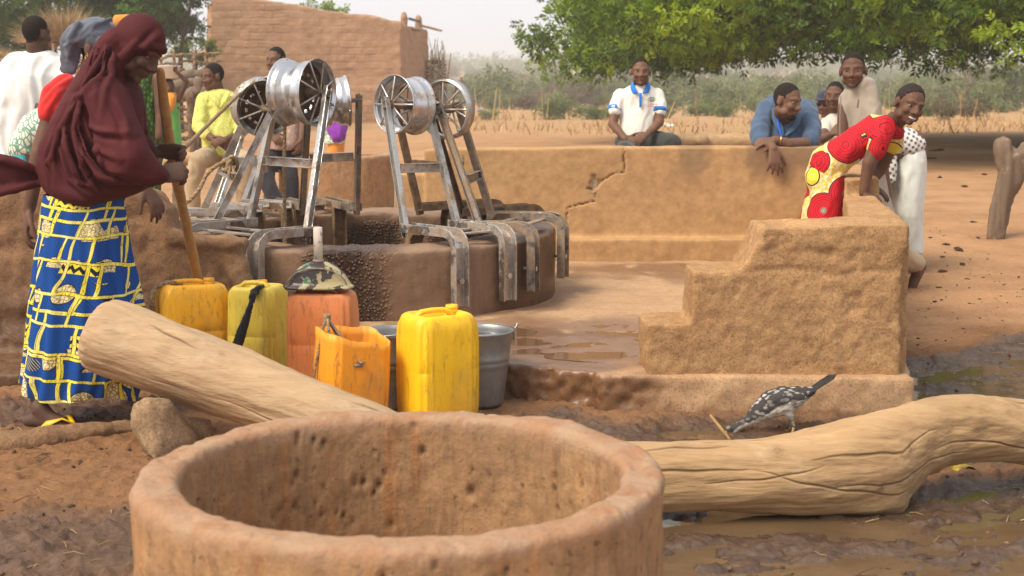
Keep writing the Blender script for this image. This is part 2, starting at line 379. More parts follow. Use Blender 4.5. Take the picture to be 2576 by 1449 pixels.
def seg_d(x, y, a, b):
    ax, ay = a; bx, by = b; t = np.clip(((x - ax) * (bx - ax) + (y - ay) * (by - ay)) / ((bx - ax) ** 2 + (by - ay) ** 2 + 1e-9), 0, 1)
    return np.hypot(x - ax - t * (bx - ax), y - ay - t * (by - ay))
_dr = np.random.default_rng(91); DENTS = [(_dr.uniform(-2.3, -0.7), _dr.uniform(3.8, 5.8), _dr.uniform(0, 3.14), _dr.uniform(.05, .12)) for _ in range(34)] + [(_dr.uniform(0.6, 3.0), _dr.uniform(3.8, 8.5), _dr.uniform(0, 3.14), _dr.uniform(.05, .12)) for _ in range(60)]
def ground_fields(x, y):
    p = np.stack([x, y, np.zeros_like(x)], -1)
    wob = fbm(p * 1.7, 3) * 0.35
    near = (y < 12)
    # mud: strip right of the basin, channel along the kerb, pool beyond the log on the right, corner left of the basin
    d1 = seg_d(x, y, (0.75, 3.95), (3.2, 4.5)) - 0.62
    d2 = seg_d(x, y, (0.25, 5.42), (1.15, 5.40)) - 0.26
    d3 = seg_d(x, y, (2.05, 6.3), (3.0, 7.0)) - 0.55
    d4 = seg_d(x, y, (-1.9, 3.75), (-0.9, 4.15)) - 0.38
    d5 = seg_d(x, y, (1.5, 5.3), (2.4, 5.2)) - 0.35
    d6 = seg_d(x, y, (-2.1, 5.7), (-1.5, 5.9)) - 0.25
    dm = np.minimum.reduce([d1, d2, d3, d5]) + wob * 0.6
    d46 = np.minimum(d4, d6) + wob * 0.8
    wet = np.where(near, np.maximum(smooth(0.12, -0.10, dm), smooth(0.12, -0.15, d46) * 0.8), 0)
    pool = np.where(near, smooth(0.05, -0.22, dm), 0) + np.where(near, smooth(0.0, -0.4, d46) * 0.45, 0)
    damp = np.where(near, np.maximum(smooth(0.75, 0.0, dm), smooth(0.95, 0.0, d46)), 0)
    damp = np.maximum(damp, np.where(near, smooth(-1.0, -1.3, x) * smooth(6.4, 5.6, y), 0))
    damp = np.maximum(damp, np.where(near, smooth(0.5, 0.9, x) * smooth(5.8, 5.0, y) * 0.9, 0))
    z = 0.018 + 0.25 * smooth(8.3, 12.5, y) + np.where(near, 0.012 * fbm(p * 1.1 + 3, 3), 0.05 * fbm(p * 0.12, 3))
    rough_ = fbm(p * 7, 4) * 0.012 + np.maximum(0, fbm(p * 15 + 4, 4)) * 0.022 + np.maximum(0, fbm(p * 34 + 9, 2) - 0.15) * 0.016
    z = z + np.where(near, rough_ * (0.45 + 1.1 * wet + 0.4 * damp), 0)
    if near.any() and len(x) > 1000:
        sel = (y < 9) & (x > -2.6) & (x < 4)
        zz = np.zeros_like(z); xs, ys_ = x[sel], y[sel]; acc = np.zeros_like(xs)
        for fx, fy, fa, fl in DENTS:
            u = (xs - fx) * math.cos(fa) + (ys_ - fy) * math.sin(fa); w_ = -(xs - fx) * math.sin(fa) + (ys_ - fy) * math.cos(fa); d = np.hypot(u / fl, w_ / 0.045); acc += -0.016 * smooth(1.0, 0.6, d) + 0.007 * np.exp(-((d - 1.25) / 0.22) ** 2)
        zz[sel] = acc; z = z + zz * (1 - pool) * np.maximum(damp, 0.35)
    z = z * (1 - pool) + pool * (-0.0165 + 0.036 * fbm(p * np.array([3.2, 5.0, 1]) + 9, 4) + 0.016 * np.maximum(0, fbm(p * 14, 3)) + 0.012 * np.maximum(0, fbm(p * 33, 3)))
    z = z + 0.035 * np.where(near, smooth(-0.02, -0.06, seg_d(x, y, (-2.6, 5.28), (-1.05, 5.02)) - 0.03), 0)
    hill = smooth(120, 560, y) * (8.5 + 2.5 * perlin(np.stack([x * 0.005, y * 0.0, np.zeros_like(x)], -1)))
    z = z + hill + np.where(y > 60, 0.8 * fbm(p * 0.02, 3) * smooth(60, 200, y), 0)
    field = smooth(30, 42, y + wob * 6)
    return z, wet, damp, field
def geo(a, b, s0, g):
    o = [a]; s = s0
    while o[-1] < b: o.append(o[-1] + s); s *= g
    return np.array(o)
gx = np.concatenate([-(geo(2.9, 2600, 0.03, 1.09)[::-1]), np.arange(-2.88, -2.3, 0.021), np.arange(-2.3, 2.6, 0.0108), np.arange(2.6, 3.4, 0.021), geo(3.4, 2600, 0.03, 1.09)])
gy = np.concatenate([-(geo(-2.4, 300, 0.1, 1.18)[::-1]), np.arange(2.5, 3.5, 0.05), np.arange(3.5, 6.2, 0.0105), np.arange(6.2, 8.0, 0.021), geo(8.0, 3000, 0.022, 1.03)])
GX, GY = np.meshgrid(gx, gy); z, wet, damp, field = ground_fields(GX.ravel(), GY.ravel())
gme = bpy.data.meshes.new("ground"); nx, ny = len(gx), len(gy)
ii = np.arange(nx * ny).reshape(ny, nx)
q = np.stack([ii[:-1, :-1], ii[:-1, 1:], ii[1:, 1:], ii[1:, :-1]], -1).reshape(-1, 4)
gme.vertices.add(nx * ny); gme.loops.add(q.size); gme.polygons.add(len(q))
gme.vertices.foreach_set("co", np.stack([GX.ravel(), GY.ravel(), z], -1).astype(np.float32).ravel())
gme.loops.foreach_set("vertex_index", q.astype(np.int32).ravel()); gme.polygons.foreach_set("loop_start", (np.arange(len(q)) * 4).astype(np.int32))
gme.update(calc_edges=True); gme.validate()
attr(gme, "wet", wet); attr(gme, "damp", damp); attr(gme, "field", field)
tag(add("ground", gme, ground_material(), local=True), kind='structure')
def gz(x, y):
    return float(ground_fields(np.array([float(x)]), np.array([float(y)]))[0][0])

k = M("puddle_water", 0.06, 0.5); n = k.noise(3.5, 4, 0.6)
k.set("Base Color", k.ramp(n, [(0.35, (0.100, 0.062, 0.033)), (0.6, (0.135, 0.083, 0.043)), (0.75, (0.10, 0.078, 0.03))])); k.bump(k.noise(22, 3, 0.5), 0.05, 0.01)
b = MB(); b.raw([(-3.6, 2.6, -0.010), (4.2, 2.6, -0.010), (4.2, 7.9, -0.010), (-3.6, 7.9, -0.010)], [(0, 1, 2, 3)])
tag(add("puddle_water", b, k.m, local=True), kind='structure')

WC = V(-0.856, 8.21, 0)                     # centre of the well
WALL1, WALL2, WALL3 = (0.46, 0.265, 0.115), (0.52, 0.315, 0.15), (0.33, 0.19, 0.09)
m_ochre = earth("ochre_plaster", (0.56, 0.30, 0.105), (0.50, 0.26, 0.095), (0.36, 0.205, 0.10), 1.3, bump=0.35, bs=70, bd=0.004, grit=0.12)
m_rough = earth("rough_mud_plaster", (0.55, 0.325, 0.155), (0.46, 0.26, 0.12), (0.33, 0.185, 0.088), 2.6, bump=0.6, bs=70, bd=0.008, grit=0.4)
m_dark_mud = earth("brown_mud_wall", (0.34, 0.19, 0.095), (0.27, 0.15, 0.075), (0.20, 0.115, 0.06), 2.2, bump=0.7, bs=60, bd=0.009, wet=(0.45, 0.42, 0.4), grit=0.3)
m_floor = earth("platform_screed", (0.48, 0.29, 0.155), (0.53, 0.335, 0.185), (0.37, 0.215, 0.11), 1.6, bump=0.3, bs=60, bd=0.004, wet=(0.42, 0.34, 0.30), grit=0.2)

# platform
KERB = [(1.645, 5.715), (0.55, 5.775), (-0.10, 6.04), (-1.0, 6.62), (-1.75, 7.05), (-2.5, 7.4), (-2.5, 10.1), (2.45, 10.1), (1.95, 7.46)]
b = MB(); b.prism([(x, y, -0.06) for x, y in KERB][::-1], (0, 0, 0.235)); b.prism([(1.65, 5.70, -0.06), (0.35, 5.75, -0.06), (0.35, 5.9, -0.06), (1.65, 5.9, -0.06)][::-1], (0, 0, 0.235))
me = vox(b, 0.017, 4); v = verts(me); n = norms(me); front = smooth(6.5, 5.6, v[:, 1])
top = smooth(0.5, 0.9, n[:, 2])
p = v * np.array([1, 1, 1]); disp = 0.005 * fbm(p * 3, 3) + (1 - top) * (0.009 * fbm(p * 7, 4) + (0.004 + 0.016 * smooth(0.7, 0.4, v[:, 0])) * fbm(p * 22, 4)) + top * 0.0025 * fbm(p * 14, 3) - top * 0.007 * (0.5 - 0.9 * fbm(p * np.array([2.2, 4.5, 1]) + 2, 4)) * smooth(0.75, 0.2, np.hypot((v[:, 0] - 0.25) * 0.7, (v[:, 1] - 6.45) * 0.9))
setv(me, v + n * disp[:, None])
w = np.clip(smooth(0.75, 0.2, np.abs(np.hypot(v[:, 0] - 0.05, (v[:, 1] - 6.5) * 1.1) - 0.1) + 0.35 * fbm(p * 2, 3)), 0, 1)
w = np.maximum(w, smooth(0.55, 0.1, np.hypot(v[:, 0] + 0.1, (v[:, 1] - 6.1)) - 0.3 + 0.3 * fbm(p * 3, 3)))
w = np.maximum(w, 0.75 * smooth(0.35, 0.0, np.hypot((v[:, 0] - 1.0) * 0.6, v[:, 1] - 9.1) - 0.35 + 0.35 * fbm(p * 1.6 + 7, 3)))
w = np.maximum(w, (1 - top) * smooth(0.75, 0.35, v[:, 0] + 0.15 * fbm(p * 6, 3)))
w = np.maximum(w, (1 - top) * smooth(0.06, 0.0, v[:, 2] + 0.03 * fbm(p * 8, 3)) * 0.9)
w = np.maximum(w, smooth(0.30, 0.05, np.hypot(v[:, 0] - WC[0], v[:, 1] - WC[1]) - 1.1 + 0.2 * fbm(p * 4, 2)) * 0.6)
w = np.maximum(w, 0.8 * smooth(0.9, 0.3, np.hypot((v[:, 0] - 0.35) * 0.8, v[:, 1] - 6.6) + 0.3 * fbm(p * 1.8 + 3, 3)))
w = w * smooth(-0.45, 0.05, fbm(p * 3.3 + 11, 4) + w - 0.30)
attr(me, "wet", w)
tag(add("platform", me, m_floor, local=True), kind='structure')
# thin films of spilt water standing in the hollows of the screed
k = M("spilt_water", 0.05, 0.5); k.set("Base Color", (0.15, 0.082, 0.043, 1)); k.bump(k.noise(40, 2, 0.5), 0.04, 0.004)
film = MB(); film.raw([(-0.25, 6.32, 0.1708), (0.5, 5.98, 0.1708), (0.85, 5.95, 0.1708), (0.95, 7.1, 0.1708), (-0.1, 7.25, 0.1708)], [(0, 1, 2, 3, 4)])
for cx_, cy_, r1, r2 in []:
    pass
for cx_, cy_, r1, r2 in [] and [(0.06, 6.55, 0.18, 0.12), (0.42, 6.38, 0.16, 0.07), (0.52, 6.72, 0.15, 0.06), (0.18, 6.22, 0.13, 0.05), (0.40, 7.0, 0.2, 0.05), (0.62, 6.2, 0.1, 0.04), (0.30, 6.08, 0.16, 0.03)]:
    a = np.arange(26) / 26 * 6.2832; rr = 1 + 0.42 * perlin(np.stack([np.cos(a) * 1.5 + cx_ * 9, np.sin(a) * 1.5 + cy_ * 7, a * 0], -1)) + 0.25 * np.sin(a * 5 + cx_ * 20)
    film.prism(np.stack([cx_ + np.cos(a) * r1 * rr, cy_ + np.sin(a) * r2 * rr, a * 0 + 0.172], -1), (0, 0, 0.0075))
tag(add("spilt_water", film, k.m, local=True), kind='structure')

# ------------------------------------------------------------ mud walls
def ring_poly(poly, y0, dy): return [(x, y0, z_) for x, z_ in poly]
# stepped front wall with its base ledge (cross-section seen from the front)
b = MB()
ST = [(0.555, 0.14), (1.60, 0.14), (1.60, 0.795), (1.02, 0.785), (1.0, 0.72), (0.94, 0.605), (0.742, 0.60), (0.735, 0.39), (0.545, 0.385)]
b.prism([(x, 5.765, z_) for x, z_ in ST], (0, 0.30, 0))
b.prism([(1.02, 5.76, 0.70), (1.612, 5.76, 0.70), (1.612, 5.76, 0.80), (1.02, 5.76, 0.785)], (0, 0.30, 0))
# right wall running back from it to the corner
b.prism([(1.40, 5.83, 0.10), (1.64, 5.83, 0.10), (1.905, 7.46, 0.10), (1.74, 7.46, 0.10)], (0, 0, 0.69))
b.prism([(1.74, 7.44, 0.10), (1.92, 7.44, 0.10), (2.42, 10.2, 0.10), (2.22, 10.2, 0.10)], (0, 0, 0.78))
me = vox(b, 0.0115, 3, 0.5); v = verts(me); n = norms(me)
hole = smooth(0.10, 0.03, np.hypot(v[:, 0] - 1.13, (v[:, 1] - 5.93) * 0.8)) * smooth(0.72, 0.77, v[:, 2])
pits = np.minimum(0, fbm(v * 9 + 3, 3) + 0.28) * smooth(1.05, 1.25, v[:, 0] + 0.25 * fbm(v * 3, 2)) * smooth(5.95, 5.85, v[:, 1])
edge = 0.007 * fbm(v * 3.2, 3) + 0.005 * fbm(v * 17, 4) + 0.020 * pits - 0.010 * np.maximum(0, fbm(v * 30 + 2, 2) - 0.32) - 0.006 * smooth(0.02, 0.0, np.abs(v[:, 2] - 0.60 + 0.02 * fbm(v * 5, 2))) * smooth(-0.2, 0.3, fbm(v * 3, 2))
setv(me, v + n * edge[:, None] - np.array([0, 0, 1]) * (hole * 0.05)[:, None])
o = add("stepped_wall", me, m_rough); tag(o, "rough stepped mud wall at right whose side arm runs back to the long ochre wall", "wall")
# back wall with a foot ledge
b = MB()
b.prism([(-0.60, 9.80, 0.12), (2.40, 9.80, 0.12), (2.40, 9.80, 0.955), (0.6, 9.80, 0.945), (-0.60, 9.80, 0.93)], (0, 0.27, 0))
b.prism([(-0.86, 9.82, 0.12), (-0.55, 9.82, 0.12), (-0.55, 9.82, 0.76), (-0.80, 9.82, 0.76)], (0, 0.25, 0))
b.prism([(-0.8, 9.70, 0.10), (2.25, 9.66, 0.10), (2.25, 9.66, 0.325), (-0.8, 9.70, 0.325)], (0, 0.3, 0))
me = vox(b, 0.0095, 6, 0.6); v = verts(me); n = norms(me)
front = smooth(9.9, 9.8, v[:, 1])
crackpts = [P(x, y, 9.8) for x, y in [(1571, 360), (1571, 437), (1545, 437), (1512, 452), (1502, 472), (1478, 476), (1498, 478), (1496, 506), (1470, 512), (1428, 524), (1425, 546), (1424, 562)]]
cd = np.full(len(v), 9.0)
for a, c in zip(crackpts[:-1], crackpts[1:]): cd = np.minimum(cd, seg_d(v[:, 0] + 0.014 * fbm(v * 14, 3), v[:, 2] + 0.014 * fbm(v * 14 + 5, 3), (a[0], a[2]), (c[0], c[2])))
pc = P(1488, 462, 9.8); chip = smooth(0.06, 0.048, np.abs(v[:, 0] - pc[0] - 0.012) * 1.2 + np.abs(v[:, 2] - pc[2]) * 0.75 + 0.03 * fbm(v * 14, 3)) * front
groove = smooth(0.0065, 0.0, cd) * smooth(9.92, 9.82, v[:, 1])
setv(me, v + n * (0.008 * fbm(v * 2.2, 3) + 0.002 * fbm(v * 18, 3))[:, None] + np.array([0, 1, 0]) * (groove * 0.018 + chip * 0.022)[:, None])
stain = smooth(-0.05, 0.35, fbm(v * np.array([2.2, 1, 1.6]) + 31, 4)) * smooth(0.62, 0.85, v[:, 2]) * smooth(0.8, 1.4, v[:, 0] + 0.3 * fbm(v * 2, 2))
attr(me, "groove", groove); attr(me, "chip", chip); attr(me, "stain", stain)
k = M("ochre_wall", 0.92, 0.15); vec = k.co()
a = k.noise(1.2, 5, 0.6, vec); g = k.noise(65, 5, 0.7); bl = k.noise(4.5, 6, 0.7, vec)
c = k.mix(k.ramp(a, [(0.35, 0), (0.65, 1)]), (0.52, 0.315, 0.15), (0.45, 0.265, 0.12))
c = k.mix(k.ramp(bl, [(0.52, 0), (0.75, 0.7)]), c, (0.36, 0.21, 0.10)); sp_ = k.noise(14, 6, 0.75); c = k.mix(0.45, c, k.ramp(sp_, [(0.3, 0.45), (0.6, 1.06)]), 'MULTIPLY')
c = k.mix(k.math('MULTIPLY', k.attr("stain"), 0.8), c, (0.24, 0.15, 0.085))
c = k.mix(k.attr("chip"), c, (0.46, 0.34, 0.22)); c = k.mix(k.math('MULTIPLY', k.attr("groove"), 0.7), c, (0.12, 0.07, 0.04))  # dark groove colour paints in the shade inside the crack
hair = k.ramp(k.voro(1.1, k.co(scale=(1, 1, 1.3)), 'DISTANCE_TO_EDGE'), [(0.0, 1), (0.006, 0)])
c = k.mix(k.math('MULTIPLY', hair, k.ramp(bl, [(0.50, 0), (0.60, 0.22)])), c, (0.25, 0.14, 0.07))
k.set("Base Color", k.mix(0.12, c, k.ramp(g, [(0.3, 0.3), (0.7, 1)]), 'MULTIPLY')); k.bump(k.math('ADD', k.math('MULTIPLY', g, 0.4), bl), 0.3, 0.006)
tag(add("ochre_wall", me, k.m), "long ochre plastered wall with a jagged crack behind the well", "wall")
# left wall with a broken step down to a lip beside the well
b = MB()
def pz(x, y, D): q_ = P(x, y, D); return (q_[0], q_[2])
LW = [(-2.95, -0.05), (-1.27, -0.05), (-1.29, 0.2), pz(600, 652, 6.85), pz(608, 622, 6.85), pz(600, 608, 6.85), pz(440, 596, 6.85), pz(425, 560, 6.83), pz(418, 528, 6.83), pz(392, 505, 6.83), pz(365, 478, 6.82), (-2.95, 0.88)]
b.prism([(x, 6.80 + 0.03 * (x + 1.3), z_) for x, z_ in LW], (0, 0.28, 0))
b.tube([P(590, 640, 6.86), P(598, 690, 6.80), P(618, 745, 6.78), P(625, 800, 6.78), V(-1.26, 6.78, 0.02)], [0.05, 0.06, 0.07, 0.08, 0.1])
b.tube([P(602, 617, 6.82), P(500, 609, 6.80), P(440, 596, 6.80)], [0.028, 0.03, 0.03])
b.prism([(-2.95, 6.25, -0.05), (-2.1, 6.25, -0.05), (-1.75, 6.45, -0.05), (-1.7, 6.85, -0.05), (-2.95, 6.85, -0.05)], (0, 0, 0.13))
me = vox(b, 0.015, 5, 0.6); v = verts(me); n = norms(me)
setv(me, v + n * (0.018 * fbm(v * 3, 3) + 0.014 * fbm(v * 10, 4) - 0.012 * np.maximum(0, fbm(v * 24 + 2, 2) - 0.25))[:, None]); attr(me, "wet", smooth(0.5, 0.2, v[:, 2] + 0.15 * fbm(v * 3, 3)) * 0.75)
tag(add("mud_wall", me, m_dark_mud), "brown crumbling mud wall with a worn lip behind the women at left", "wall")
# low mud kerb at the lower left
b = MB(); b.tube([G(-60, 1118, 0.03), G(60, 1112, 0.03), G(160, 1096, 0.03), G(250, 1085, 0.03), G(330, 1075, 0.02), G(400, 1066, 0.0)], [(0.075, 0.045), (0.07, 0.045), (0.06, 0.04), (0.05, 0.03), (0.045, 0.028), (0.03, 0.02)], side=(0, 1, 0.1))
me = vox(b, 0.010, 3); rough(me, 0.014, 7, 4); attr(me, "wet", np.zeros(len(me.vertices)))
tag(add("mud_kerb", me, m_dark_mud), "low crumbling ridge of dried mud in front of the flip-flop", "kerb")

# ------------------------------------------------------------ concrete rings
def conc_ring(rin, rout, h, nseg, nrow, seed, pit=1.0, cen=(0, 0, 0)):
    rows = []
    def arc(c, r, a0, a1, n): return [(c[0] + r * math.cos(R(a0 + (a1 - a0) * i / n)), c[1] + r * math.sin(R(a0 + (a1 - a0) * i / n))) for i in range(n + 1)]
    q = min(0.022, (rout - rin) * 0.25)
    rows += [(rout, z_) for z_ in np.linspace(-0.1, h - q, nrow)][:-1] + arc((rout - q, h - q), q, 0, 90, 6)
    rows += [(x, h) for x in np.linspace(rout - q, rin + q, 10)][1:-1] + arc((rin + q, h - q), q, 90, 180, 6)
    rows += [(rin, z_) for z_ in np.linspace(h - q, -0.1, nrow)][1:]
    b = MB(); b.lathe(rows, nseg); me = b.mesh(); bm = bmesh.new(); bm.from_mesh(me); bmesh.ops.recalc_face_normals(bm, faces=bm.faces); bm.to_mesh(me); bm.free()
    v = verts(me); n = norms(me)
    d = 0.010 * fbm(v * 2.2 + seed, 3) + 0.0022 * fbm(v * 22 + seed, 3)
    lip = smooth(h - 0.05, h - 0.01, v[:, 2]); d = d + lip * (0.004 * fbm(v * 8 + seed, 4) - 0.012 * np.maximum(0, fbm(v * 17 + seed + 3, 3) - 0.3)) + 0.004 * fbm(v * 9 + seed + 6, 4)
    rg = np.random.default_rng(int(seed) + 3); pits = np.zeros(len(v)); stone = np.zeros(len(v))
    for i in range(int(460 * pit)):
        a = rg.uniform(0, 6.283); rr = rin if rg.random() < 0.72 else rout; c = np.array([rr * math.cos(a), rr * math.sin(a), rg.uniform(0, h - 0.04)])
        for j in range(rg.integers(1, 5)):
            cc = c + rg.normal(size=3) * 0.016; s_ = rg.uniform(0.0032, 0.007) if rg.random() < 0.9 else rg.uniform(0.007, 0.011)
            dd = np.linalg.norm((v - cc) * np.array([1, 1, 0.8]), axis=1)
            g_ = np.exp(-(dd / s_) ** 2)
            if rg.random() < 0.68: pits = np.maximum(pits, g_)
            else: stone = np.maximum(stone, g_)
    pn = n.copy(); pn[:, 2] *= 0.2
    v2 = v + n * d[:, None] - pn * (0.017 * pits)[:, None] + pn * (0.007 * stone)[:, None]
    v2[:, 2] += lip * 0.005 * fbm(np.stack([v[:, 0] * 2.5, v[:, 1] * 2.5, v[:, 2] * 0], -1) + seed, 2)
    setv(me, v2); attr(me, "pit", pits); attr(me, "lip", lip); return me
def ring_mat(name, c1, c2, dark, lipc):
    k = M(name, 0.85, 0.25); vec = k.co(scale=(9, 9, 0.7)); st = k.noise(2.4, 5, 0.65, vec); st2 = k.noise(7, 5, 0.6, vec); m_ = k.noise(3, 6, 0.7); g = k.noise(70, 5, 0.75)
    c = k.mix(k.ramp(st, [(0.38, 0), (0.62, 1)]), c1, c2); rs_ = k.noise(1.5, 4, 0.6, k.co(scale=(14, 14, 0.5))); c = k.mix(k.math('MULTIPLY', k.ramp(rs_, [(0.54, 0), (0.66, 1)]), 0.7), c, (0.50, 0.215, 0.075)); c = k.mix(k.math('MULTIPLY', k.ramp(st2, [(0.50, 0), (0.68, 1)]), 0.5), c, dark)
    c = k.mix(k.math('MULTIPLY', k.ramp(m_, [(0.45, 0), (0.66, 1)]), 0.4), c, dark); mm_ = k.noise(16, 6, 0.75); c = k.mix(0.6, c, k.ramp(mm_, [(0.3, 0.45), (0.6, 1.05)]), 'MULTIPLY')
    pore = k.ramp(k.noise(42, 4, 0.7), [(0.30, 0.25), (0.40, 1.0)]); c = k.mix(0.8, c, pore, 'MULTIPLY'); lm = k.noise(9, 5, 0.7); lc = k.mix(k.ramp(lm, [(0.4, 0), (0.62, 1)]), lipc, tuple(x * y for x, y in zip(lipc, (0.92, 0.74, 0.62))))
    c = k.mix(k.attr("lip"), c, lc); c = k.mix(k.math('MULTIPLY', k.attr("pit"), 0.55), c, (0.12, 0.066, 0.036))
    k.set("Base Color", k.mix(0.3, c, k.ramp(g, [(0.3, 0.4), (0.7, 1)]), 'MULTIPLY')); k.bump(k.math('ADD', k.math('ADD', g, k.math('MULTIPLY', st2, 0.8)), k.math('MULTIPLY', mm_, 1.2)), 0.7, 0.006); return k.m
m_ring = ring_mat("ochre_concrete", (0.47, 0.275, 0.135), (0.40, 0.23, 0.115), (0.24, 0.14, 0.078), (0.41, 0.265, 0.165))
RC = P(1012, 1180, 2.95); me = conc_ring(0.467, 0.557, 0.545, 620, 64, 3.0)
o = add("concrete_basin", me, m_ring, origin=(0, 0, 0)); o.location = (RC[0], 2.95, 0.0); tag(o, "round open concrete basin close to the camera with pitted inner side", "basin")
me = conc_ring(0.42, 0.52, 0.74, 200, 30, 8.0, 0.5)
o = add("concrete_basin", me, m_ring, origin=(0, 0, 0)); o.location = ((848 - 1288) / 3578 * 12.9, 12.9, 0.02); tag(o, "round concrete basin behind the well, between two pulley stands", "basin")

# the well ring
WH = 0.55
def well_top(x, y): return WH + 0.018 * (y - WC[1]) * 1.0
me = conc_ring(0.80, 1.108, WH, 420, 34, 5.0, 0.2)
v = verts(me); v[:, 2] += np.clip(v[:, 2] / WH, 0, 1) * 0.018 * v[:, 1]; setv(me, v)
rr = np.hypot(v[:, 0], v[:, 1]); outer = rr > 0.95; nz = fbm(v * np.array([3, 3, 0.7]) + 2, 3)
agg = np.where(outer, smooth(-0.24, -0.08, v[:, 0] + 0.06 * nz) * smooth(0.32, 0.12, v[:, 0] + 0.10 * nz) * (v[:, 1] < 0), smooth(-0.2, 0.2, nz + 0.1) * smooth(WH - 0.02, WH - 0.08, v[:, 2]))
agg = np.maximum(agg, smooth(WH - 0.06, WH - 0.01, v[:, 2]) * smooth(-0.3, 0.0, v[:, 0]) * smooth(0.35, 0.15, v[:, 0]) * (v[:, 1] < 0) * 0.8)
wet_ = np.maximum(agg * 0.95, np.where(outer, smooth(0.72, 0.80, v[:, 0] + 0.03 * nz), 0.55 * smooth(-0.1, 0.4, nz)))
attr(me, "agg", agg); attr(me, "wet", wet_)
k = M("well_concrete", 0.8, 0.3); vec = k.co(scale=(7, 7, 0.8)); st = k.noise(2.2, 5, 0.65, vec); m_ = k.noise(4, 6, 0.7); g = k.noise(80, 5, 0.75); pb = k.voro(52)
pbc = k.voro(52, None, 'F1', "Color"); pr = k.xyz(pbc)[0]
c = k.mix(k.ramp(st, [(0.35, 0), (0.65, 1)]), (0.285, 0.172, 0.10), (0.205, 0.122, 0.073)); c = k.mix(k.math('MULTIPLY', k.ramp(m_, [(0.5, 0), (0.72, 1)]), 0.6), c, (0.15, 0.09, 0.055))
c = k.mix(k.math('MULTIPLY', k.attr("lip"), 0.6), c, (0.33, 0.215, 0.145))
stone_c = k.ramp(pr, [(0.0, (0.20, 0.11, 0.06)), (0.45, (0.33, 0.2, 0.12)), (0.8, (0.19, 0.13, 0.09)), (1.0, (0.24, 0.17, 0.12))])
ag = k.attr("agg"); c = k.mix(ag, c, k.mix(k.ramp(pb, [(0.25, 0), (0.5, 1)]), stone_c, (0.10, 0.055, 0.032)))
w = k.attr("wet"); c = k.mix(w, c, k.mix(1.0, c, (0.42, 0.36, 0.33), 'MULTIPLY'))
k.set("Base Color", k.mix(0.25, c, k.ramp(g, [(0.3, 0.4), (0.7, 1)]), 'MULTIPLY')); k.set("Roughness", k.ramp(w, [(0, 0.8), (1, 0.3)]))
h = k.math('ADD', k.math('MULTIPLY', g, 0.4), k.math('MULTIPLY', k.math('MULTIPLY', k.ramp(pb, [(0.0, 1), (0.55, 0)]), ag), 3.0)); h = k.math('ADD', h, k.math('MULTIPLY', m_, 1.5)); k.bump(h, 0.9, 0.009)
o = add("well_ring", me, k.m, origin=(0, 0, 0)); o.location = (WC[0], WC[1], 0.0); tag(o, "wide low concrete well ring carrying the pulley stands", "well")
# ------------------------------------------------------------ pulley stands clamped on the well
m_steel = steel("dirty_steel", 0.52); m_bright = steel("worn_bright_steel", 0.34, (0.72, 0.72, 0.73)); m_dark_steel = steel("dark_steel", 0.75, (0.25, 0.24, 0.23))
m_rust = plain("dusty_rust", (0.20, 0.125, 0.07), 0.85, 0.2, 0.3, 20, bump=0.3)
m_rope = plain("hemp_rope", (0.36, 0.25, 0.14), 0.95, 0.1, 0.3, 80, bump=0.6)
CH = [(-0.5, 0), (0.5, 0), (0.5, 1.0), (0.41, 1.0), (0.41, 0.2), (-0.41, 0.2), (-0.41, 1.0), (-0.5, 1.0)]
def chan(w, d): return [(x * w, y * d) for x, y in CH]
def sweep(b, path, side, prof):
    """open channel swept along a path lying in the plane normal to side; profile y points to the path's left"""
    rs = []; m = len(path); side = nrm(side)
    for i in range(m):
        t0 = nrm(path[i] - path[i - 1]) if i else nrm(path[1] - path[0]); t1 = nrm(path[i + 1] - path[i]) if i < m - 1 else t0
        t = nrm(t0 + t1); nn = np.cross(side, t); sc = 1 / max(0.5, math.sqrt((1 + np.dot(t0, t1)) / 2))
        rs.append([path[i] + side * x + nn * y * sc for x, y in prof])
    b.rings(rs)
def wheel_profile(r, w, t=0.005):
    h = w / 2
    out = [(r, -h), (r, -h + 0.006), (0.945 * r, -h + 0.012), (0.925 * r, -h + 0.02), (0.915 * r, -h * 0.66), (0.935 * r, -h * 0.60), (0.925 * r, -h * 0.54), (0.80 * r, -h * 0.42), (0.775 * r, -h * 0.30), (0.775 * r, -h * 0.05), (0.80 * r, 0.0), (0.80 * r, h * 0.08), (0.885 * r, h * 0.20), (0.905 * r, h * 0.32), (0.93 * r, h * 0.38), (0.91 * r, h * 0.45), (0.925 * r, h - 0.02), (0.945 * r, h - 0.012), (r, h - 0.006), (r, h)]
    return out + [(a - t, z_ * 0.985) for a, z_ in out[::-1]]
